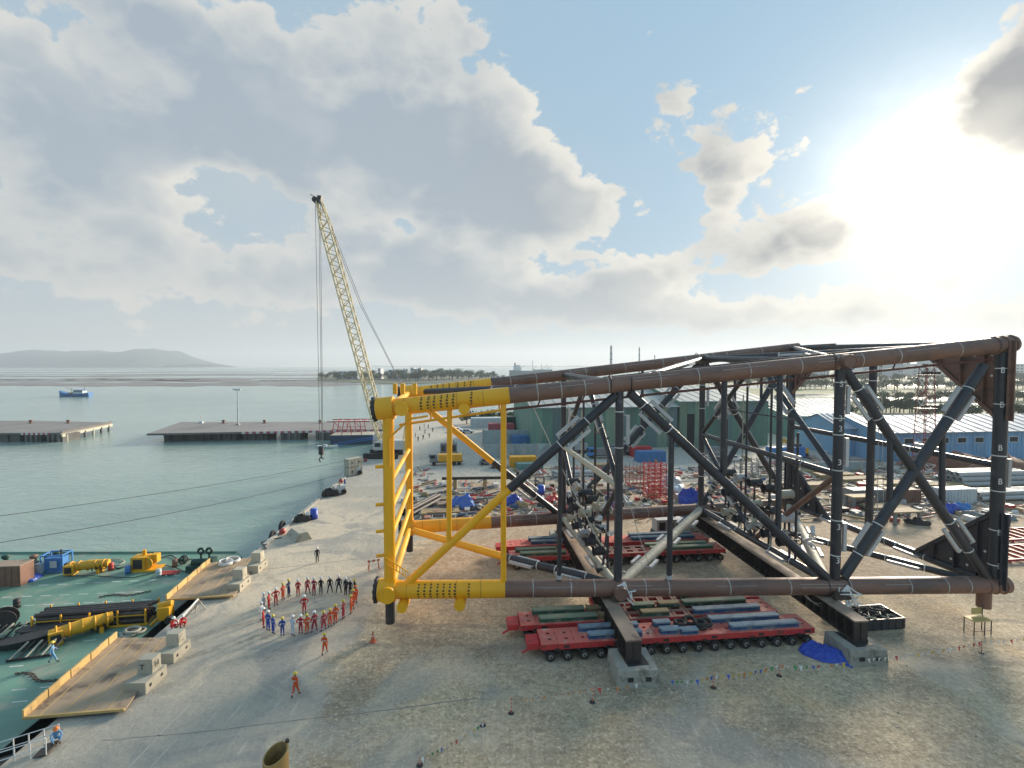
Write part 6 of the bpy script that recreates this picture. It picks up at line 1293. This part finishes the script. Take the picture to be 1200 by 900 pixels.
for x in (2.5, 8.2, 14.5): MB().box((x, 0, 1.02), (.7, .7, 2.04)).build('trestle', M_tan, t)
pipes(482, 606, 3, 10, .32, M_dkst, 'dark pipes on the ground left of the blue heap', radians(70), 2); timber(494, 606, 6, 2.2, 5, 'brown plank stack behind the yellow upright'); timber(500, 588, 7, 2.4, 6, 'flat tan plank stack beyond the dark pipes', layers=2); timber(512, 596, 5, 2.0, 5, 'darker plank stack beside the blue heap', mt=M_flg)
for k, (u, v, L_) in enumerate(((486, 596, 8), (492, 612, 9))): frame_flat(u, v, L_, 2.4, M_gry if k else M_dkst, ('dark flat trailer frame with scrap behind the yellow column', 'grey flat frame lying nearer the far lower leg')[k])
tarp(lvl(541, 594) , 2.1, 1.6, 2.0, M_ltarp, 'bright blue tarpaulin heap behind the yellow frame, left one', 11); tarp(lvl(601, 590), 1.9, 1.4, 1.3, M_btarp, 'blue tarpaulin heap behind the yellow frame, right one', 12)
for k, (u, v, m_) in enumerate(((556, 600, M_dkst), (575, 596, M_gry), (612, 596, M_tan), (622, 602, M_flg), (566, 608, M_flg), (640, 596, M_dkst), (528, 604, M_dkst), (590, 602, M_conc), (548, 611, M_gry))):
    heap(u, v, random.uniform(.7, 1.5), random.uniform(.5, .9), random.uniform(.4, .8), m_, ('dark scrap heap right of the left blue heap', 'grey scrap heap between the two blue heaps', 'tan rubble heap right of the right blue heap', 'brown rubble heap near the far lower leg', 'brown rubble heap close behind the far lower leg', 'dark scrap heap left of the first far column', 'dark scrap heap left of the left blue heap', 'pale rubble heap under the right blue heap', 'grey scrap heap just behind the far yellow leg')[k], k)
t = thing('gas_rack', 'dark rack with blue drum behind the black diagonal brace', 'rack', lvl(628, 578), YAW)
for x in (0, 1.6):
    for y in (0, 1.2): MB().box((x, y, 1.5), (.14, .14, 3)).build('post', M_dkst, t)
for z in (.3, 1.6, 2.9): MB().box((.8, .6, z), (1.7, 1.3, .1)).build('shelf', M_dkst, t)
t = thing('blue_drum', 'blue drum standing before the dark rack', 'drum', lvl(634, 580)); MB().lathe([(0, 0), (.7, 0), (.7, .7), (.74, .75), (.7, .8), (.7, 1.8), (0, 1.8)], 16).build('barrel', M_btarp, t); MB().lathe([(0, 1.8), (.6, 1.8), (.6, 1.85), (0, 1.85)], 16).build('lid', M_ltarp, t)
# ---- behind the middle
trestle_rack(759, 586, 3.4, 2.2, 6.5, M_redside, 'tall red rack tower behind the middle of the jacket', shelves=9); trestle_rack(733, 570, 4.6, 2, 4.2, M_brown, 'brown post rack left of the tall red one', shelves=2, cols=6)
heap(790, 570, 2.4, 1.5, 1.6, M_gtarp, 'pale grey sack heap right of the tall red rack', 31, 'sack_heap'); heap(797, 578, 2.2, 1.4, 1.2, M_lbox, 'white sack heap nearest the light blue tarpaulin', 32, 'sack_heap'); tarp(lvl(810, 588), 2.2, 1.8, 2.1, M_btarp, 'blue tarpaulin heap right of the sacks', 13)
container(748, 542, 7, 2.5, 2.6, M_blu2, 'blue container before the green warehouse door'); container(742, 536, 5, 2.4, 2.6, M_redside, 'red container left of the blue one before the warehouse'); truck(690, 538, 'blue lorry parked along the green warehouse', M_bfrm, M_gry, 8); truck(716, 534, 'grey lorry parked along the green warehouse', M_gry, M_gry, 7); truck(660, 532, 'white lorry parked at the left of the green warehouse', M_white, M_tin, 7)
heap(768, 541, 2.2, 1.4, 1.5, M_tan, 'tan sack heap before the red container', 41); timber(690, 548, 8, 2.5, 5, 'long plank stack in front of the blue lorry'); pipes(650, 560, 4, 11, .3, M_tin, 'pale pipes lying before the parked lorries'); timber(700, 578, 5, 2.2, 5, 'plank stack left of the brown rack', mt=M_flg); timber(770, 602, 5, 2, 4, 'plank stack in front of the tall red rack')
tarp(lvl(717, 596), 1.7, 1.2, 1.1, M_btarp, 'blue tarpaulin bundle behind the first near column', 14); heap(722, 598, 1.2, .8, .7, M_post, 'orange hose heap beside the blue bundle', 42); heap(648, 590, 1.5, 1.1, .9, M_redside, 'red scrap heap left of the first frame', 43); generator(770, 628, 'pale compressor under the far lower leg', M_tin, 4, 1.8)
# ---- behind the right part
t = thing('excavator', 'yellow excavator parked before the striped warehouse', 'excavator', lvl(932, 536), YAW)
for y in (0, 2.2): MB().box((1.8, y, .5), (4, .7, .9), top=(.86, 1)).build('track', M_tyre, t)
MB().box((1.9, 1.1, 1.7), (3.4, 2.5, 1.3)).build('house', M_eyel, t); MB().box((.9, .4, 2.7), (1.3, 1.1, 1.5)).build('cab', M_dark, t); MB().bar((.3, 1.3, 2.0), (-2.4, 1.3, 4.6), .45, .55).build('boom', M_eyel, t); MB().bar((-2.4, 1.3, 4.6), (-4.0, 1.3, 2.0), .4, .45).build('arm', M_eyel, t); MB().box((-4.1, 1.3, 1.4), (1.0, 1.2, .9), top=(.6, 1)).build('bucket', M_dkst, t)
for k, (u, v, L_, lb) in enumerate(((940, 556, 9, 'tan plank stack right of the striped warehouse, farthest'), (962, 562, 8, 'tan plank stack beside the second near column, middle one'), (990, 566, 10, 'tan plank stack right of the second near column'), (1000, 582, 9, 'long plank stack behind the right bay, left'), (1015, 572, 10, 'long plank stack behind the right bay, farther'), (950, 574, 7, 'short plank stack near the dark far mud mat'), (1020, 600, 7, 'plank stack behind the crossing braces'), (1090, 574, 8, 'plank stack under the floodlight tower'))): timber(u, v, L_, 2.6, 6, lb, layers=3 + k % 2)
container(1000, 590, 6, 2.4, 2.2, M_gry, 'grey container behind the right bay of the jacket'); container(1106, 592, 6.2, 2.4, 2.6, M_lbox, 'pale blue container with tan top behind the right column'); container(1045, 590, 5.5, 2.4, 2.2, M_brnbox, 'brown container behind the crossing braces'); table(1048, 616, 4.6, 2.2, 1.9, 'tan topped work table behind the crossing braces'); table(1000, 596, 4, 2, 1.8, 'tan topped work table beside the second near column')
pipes(1128, 572, 6, 16, .5, M_tin, 'big pale pipes racked at the right edge', YAW, 3); pipes(1150, 588, 5, 14, .4, M_tin, 'pale pipes nearer the right edge', YAW, 2); heap(1122, 602, 1.6, 1.0, 1.1, M_btarp, 'blue bag heap before the pale container', 51, 'sack_heap'); heap(1134, 600, 1.5, .9, 1.0, M_bfrm, 'bright blue bag heap beside the right column', 52, 'sack_heap'); heap(1112, 600, 1.2, .9, .8, M_white, 'white bag heap before the pale container', 53, 'sack_heap')
frame_flat(1176, 660, 9, 4.2, M_toolred, 'red steel ladder frame on the ground at the right edge, nearer', n=6); frame_flat(1180, 636, 9, 4.0, M_toolred, 'red steel ladder frame at the right edge, farther', n=6)
M_soil = mat('red_soil', (.22, .12, .08), .95, var=.35, scale=.5, dirt=(.13, .13, .06), dsc=.3, dth=.55)
for k, (u, v, rx, h, lb) in enumerate(((1150, 558, 9, 3.2, 'brown earth mound before the blue warehouse, left'), (1195, 562, 10, 3.8, 'brown earth mound before the blue warehouse, right'), (1120, 552, 6, 2.4, 'low earth mound beside the floodlight tower'))): heap(u, v, rx, 3.5, h, M_soil, lb, 60 + k, 'earth_mound', 'mound')
heap(1165, 568, 5, 1.2, 1.0, mat('grass_clump', (.06, .10, .035), .9, var=.4, scale=2), 'low green bank before the pale pipes', 65, 'grass_bank', 'bank')
rd = random.Random(99); lbls = 'left of the second girder|behind the second far column|near the striped warehouse foot|beside the excavator|under the mid brace|left of the right bay|in the middle of the right bay|right of the crossing braces|behind the right mud mat|near the pale container|by the plank stacks|near the grey container|beside the brown container|close to the red frames|behind the red frames|near the work table'.split('|')
for k, l_ in enumerate(lbls):
    u, v = ((846, 598), (858, 592), (875, 540), (955, 538), (890, 585), (985, 578), (1030, 584), (1090, 606), (1146, 606), (1098, 590), (975, 560), (1012, 592), (1066, 596), (1170, 632), (1188, 610), (1080, 616))[k]
    heap(u, v, rd.uniform(.8, 1.8), rd.uniform(.5, 1.1), rd.uniform(.4, .9), rd.choice((M_dkst, M_gry, M_flg, M_tan, M_tin, M_brown)), 'heap of scrap and offcuts ' + l_, 70 + k, 'scrap_heap')
for k, (u, v, lb) in enumerate(((868, 560, 'stacked steel cage behind the second frame, left'), (888, 556, 'stacked steel cage behind the second frame, right'), (838, 545, 'stacked steel cage beside the warehouse corner'))): trestle_rack(u, v, 4, 2.5, 3.4, M_gry, lb, shelves=3)
container(820, 536, 6, 2.4, 2.5, M_gry, 'grey container before the striped warehouse'); container(905, 538, 9, 2.6, 2.8, M_bfrm, 'bright blue container beside the excavator'); car(846, 542, 'grey car parked before the striped warehouse', M_gry); car(862, 541, 'white car parked before the striped warehouse', M_white)

# ================================================================ trees, far buildings, ship
M_leaf = [mat('foliage_%d' % k, c_, .9, var=.45, scale=.5, rnd=.2) for k, c_ in enumerate(((.075, .115, .05), (.09, .13, .055), (.06, .095, .045)))]; M_bark = mat('bark', (.09, .065, .045), .9, var=.3)
def tree_protos():
    P_ = []
    for s in range(5):
        rd = random.Random(300 + s); mb = MB(); lobes = [(Vector((rd.uniform(-.28, .28), rd.uniform(-.28, .28), rd.uniform(.45, .82))), rd.uniform(.16, .30)) for _ in range(9)]
        for k in range(520):
            c, r = rd.choice(lobes); v = Vector((rd.gauss(0, 1), rd.gauss(0, 1), rd.gauss(0, .8))).normalized() * r * rd.uniform(.55, 1.08); p = c + v; a = Vector((rd.gauss(0, 1), rd.gauss(0, 1), rd.gauss(0, 1))).normalized() * rd.uniform(.025, .06); b_ = a.cross(Vector((rd.gauss(0, 1), rd.gauss(0, 1), rd.gauss(0, 1)))).normalized() * rd.uniform(.02, .05)
            mb._add([p - a, p + b_, p + a, p - b_], [(0, 1, 2, 3)])
        cr = mb.mesh('crown', M_leaf[s % 3]); tb = MB().tube((0, 0, 0), (0.01, 0, .5), .035, .022, n=7)
        for c, r in lobes[:5]: tb.tube((0, 0, .32), c, .018, .008, n=5)
        P_.append((cr, tb.mesh('trunk', M_bark)))
    return P_
TP = tree_protos(); NT = [0]
def tree(p, h, w, lb, grp):
    t = thing('tree', lb, 'tree', p, random.uniform(0, 6.3), grp); cr, tr = TP[NT[0] % 5]; NT[0] += 1; t.scale = (w, w, h); link('crown', cr, t); link('trunk', tr, t)
rd = random.Random(7)
# wooded spit across the bay: land, trees, white buildings
spit = [G(372, 446.5, -2.6), G(470, 449.5, -2.6), G(570, 446, -2.6), G(600, 443.5, -2.6), G(590, 441, -2.6), G(480, 440, -2.6), G(372, 441.5, -2.6)]
tag(MB().prism([(p.x, p.y) for p in spit][::1], WATER_Z - 1, -2.6).build('spit_terrain', M_soil if False else mat('spit_ground', (.12, .125, .075), .95, var=.4, scale=.02)), kind='structure')
for k in range(64):
    u = 376 + 205 * (k + rd.uniform(0, 1)) / 64; v = 446.8 - abs(u - 480) * .012 - rd.uniform(0, 3.5); p = G(u, v, -2.6); h = rd.uniform(11, 17) * (1.15 if 465 < u < 540 else .9) * (p.y / 800) ** .5
    tree(p, h, h * rd.uniform(1.1, 1.5), 'far tree on the wooded spit across the water', 'trees on the spit across the bay')
M_fwht = mat('far_white_wall', (.62, .63, .62), .8, var=.1); M_fgry = mat('far_grey_wall', (.40, .44, .46), .8, var=.1)
def block_bld(u0, u1, vb, h, mt, lb, z=-2.6, floors=3, name='far_building', dep=22):
    p, q = G(u0, vb, z), G(u1, vb, z); L = q.x - p.x; t = thing(name, lb, 'building', p); MB().box((L / 2, dep / 2, h / 2), (L, dep, h)).build('wall', mt, t); MB().box((L / 2, dep / 2, h + .4), (L + .8, dep + .8, .8)).build('roof', M_fgry, t)
    nx = max(2, int(L / 7))
    for j in range(floors):
        for k in range(nx): MB().box((L * (k + .5) / nx, -.1, h * (j + .55) / floors), (L / nx * .5, .2, h / floors * .4)).build('window', M_dark, t)
for k, (u0, u1, h, mt, lb) in enumerate(((396, 407, 14, M_fgry, 'low grey building at the left end of the wooded spit'), (409, 419, 15, M_fgry, 'grey building left of the crane boom on the spit'), (443, 446, 20, M_fwht, 'narrow white tower building on the spit'), (455, 466, 17, M_fgry, 'wide grey building in the middle of the spit'), (467, 476, 16, M_fgry, 'second grey building right of the wide one on the spit'), (481, 485, 21, M_fwht, 'white tower on the spit, left of three'), (486, 489.5, 19, M_fwht, 'white tower on the spit, middle of three'), (490.5, 493.5, 21, M_fwht, 'white tower on the spit, right of three'))): block_bld(u0, u1, 444.2, h, mt, lb)
# stilted huts row at the end of the spit
for k in range(9): u = 575 + 6.2 * k; block_bld(u, u + 4.2, 443.6, 4 + k % 3, M_fwht if k % 2 else M_fgry, 'small waterside building, %s right of the wooded spit' % ('first', 'second', 'third', 'fourth', 'fifth', 'sixth', 'seventh', 'eighth', 'ninth')[k], z=-2.9, floors=1, dep=10)
# moored ship
p = G(622, 439.5, WATER_Z); t = thing('moored_ship', 'large grey green ship moored far off behind the jacket', 'ship', p, .06); M_ship = mat('ship_grey_green', (.20, .27, .28), .6, var=.15, scale=.02); hull_mesh(120, 20, 12, 3, 16, 7).build('hull', M_ship, t)
MB().box((-38, 0, 18), (20, 16, 12)).build('superstructure', M_fwht, t); MB().box((-38, 0, 26), (12, 13, 4)).build('bridge', M_fwht, t); MB().tube((-44, 0, 24), (-44, 0, 34), 2.4, n=12).build('funnel', M_ship, t)
for x in (-30, 5, 30, 46): MB().tube((x, 0, 12), (x, 0, 30 if x != 5 else 40), .8, n=8).build('mast', M_fgry, t); MB().tube((x, 0, 16), (x + 13, 0, 26), .6, n=6).build('derrick', M_fgry, t)
for x in (12, 24, 36): MB().box((x, 0, 14), (9, 14, 3)).build('hatch', M_ship, t)
# chimneys
for k, (u, vt, r, lb) in enumerate(((716, 405, 3.4, 'tall dark chimney on the horizon, left and biggest'), (749, 407, 2.2, 'tall slender chimney on the horizon, middle'), (767, 416, 1.6, 'short chimney on the horizon, right'))):
    p = G(u, 440, 0); h = D(u, vt, p.y).z; t = thing('chimney', lb, 'chimney', p); MB().tube((0, 0, 0), (0, 0, h), r, r * .7, n=14).build('stack', M_fgry, t)
    for j in range(4): MB().ring((0, 0, h * (.35 + .19 * j)), (0, 0, 1), r * (1.0 - .08 * j), .5, 14, 5).build('gallery', M_dkst, t)
# far right: buildings on the skyline, rows of trees between the ponds
skl = [(1052, 1058, 448, 30), (1062, 1066, 445, 44), (1070, 1080, 446, 26), (1092, 1098, 447, 34), (1100, 1108, 446, 50), (1112, 1122, 447, 30), (1130, 1136, 445, 38), (1148, 1160, 447, 24), (990, 1000, 446, 22), (1012, 1022, 446, 26), (1172, 1182, 446, 30), (1190, 1204, 447, 26), (960, 972, 446, 24), (1030, 1040, 446, 34)]
for k, (u0, u1, vb, h) in enumerate(sorted(skl)): block_bld(u0, u1, vb - 6, h, (M_fgry, M_fwht)[k % 2], 'far skyline building behind the right end of the jacket, %s from the left' % ('first', 'second', 'third', 'fourth', 'fifth', 'sixth', 'seventh', 'eighth', 'ninth', 'tenth', 'eleventh', 'twelfth', 'thirteenth', 'fourteenth')[k], z=0, floors=4, dep=40)
p = G(922, 436, 0); block_bld(906, 938, 436, 66, M_fgry, 'pale block showing just above the upper jacket leg', z=0, floors=5, dep=60)
def tree_row(u0, u1, v, n, h, lb, grp):
    for k in range(n):
        p = G(u0 + (u1 - u0) * (k + rd.uniform(.1, .9)) / n, v + rd.uniform(-.8, .8), 0); hh = h * rd.uniform(.75, 1.25); tree(p, hh, hh * rd.uniform(1.0, 1.5), lb, grp)
tree_row(1010, 1080, 483, 16, 6.5, 'leafy tree in the row just behind the blue warehouse', 'trees behind the blue warehouse'); tree_row(1080, 1290, 489, 34, 6.0, 'low tree behind the long blue roof', 'trees behind the long blue roof'); tree_row(1000, 1280, 470, 50, 6, 'tree in the row between the two nearer ponds', 'trees between the nearer ponds')
tree_row(930, 1290, 456, 60, 9, 'distant tree in the row beyond the ponds', 'trees beyond the ponds'); tree_row(640, 960, 452, 50, 10, 'distant tree behind the green warehouse roof', 'trees behind the green warehouse'); tree_row(900, 1290, 447.5, 60, 12, 'far tree along the skyline at the right', 'trees along the skyline'); tree_row(540, 640, 497, 12, 5, 'bushy tree near the far shore behind the yellow frame', 'trees near the far shore'); tree_row(905, 1000, 488, 10, 6, 'tree between the teal sheds', 'trees between the teal sheds')
container(594, 505, 8, 6, 5, M_dgrn, 'dark green hut near the far shore behind the yellow frame', cat='hut'); container(552, 501, 12, 5, 3.5, M_lbox, 'white hut near the far shore behind the yellow frame', cat='hut'); container(573, 507, 9, 4, 3, M_stripe_r, 'pinkish tent like hut near the far shore', cat='hut')

# scrap, offcuts and litter strewn between the stacks (past counting)
mb = MB(); rd = random.Random(123); SM = [M_dkst, M_gry, M_tan, M_flg, M_tin, M_brown, M_white, M_bluep, M_redside, M_pale]
for k in range(2300):
    u = rd.uniform(482, 1215); v = rd.choice((rd.uniform(545, 612), rd.uniform(556, 606), rd.uniform(528, 560)))
    if u < 900 and v < 548 or (505 < u < 600 and v < 566): continue
    p = lvl(u, v); a = rd.choice((YAW, YAW + pi / 2, rd.uniform(0, 3.1))); mb.cm = rd.randrange(len(SM)); kind = rd.random(); d_ = Vector((cos(a), sin(a), 0))
    if kind < .4: L_ = rd.uniform(.6, 4.5); mb.bar(p + UP * .14, p + d_ * L_ + UP * rd.uniform(.1, .5), rd.uniform(.1, .3), rd.uniform(.08, .25))
    elif kind < .65: L_ = rd.uniform(.8, 5); r = rd.uniform(.06, .2); mb.tube(p + UP * (r + .02), p + d_ * L_ + UP * (r + .02 + rd.uniform(0, .4)), r, n=7)
    elif kind < .88: s = rd.uniform(.25, 1.0); mb.box(p + UP * s * .4, (s * rd.uniform(.7, 1.8), s, s * .8), rz=a)
    else: mb.blob(p + UP * .15, (rd.uniform(.3, .8), rd.uniform(.3, .7), rd.uniform(.2, .5)), k, 7, 5, .3)
tag(mb.build('scrap_litter', SM), 'scrap steel, timber offcuts and litter strewn about the yard', kind='stuff')
# ================================================================ haze over the bay
HAZE = 1.5e-4
mh = bpy.data.materials.new('haze_air'); mh.use_nodes = True; mh.node_tree.nodes.clear()
pv = mh.node_tree.nodes.new('ShaderNodeVolumePrincipled'); pv.inputs['Color'].default_value = (.80, .90, 1.0, 1); pv.inputs['Density'].default_value = HAZE; pv.inputs['Anisotropy'].default_value = .25
mo = mh.node_tree.nodes.new('ShaderNodeOutputMaterial'); mh.node_tree.links.new(pv.outputs[0], mo.inputs['Volume'])
tag(MB().box((0, 4250, 125), (18600, 9600, 275)).build('haze', mh), kind='stuff')
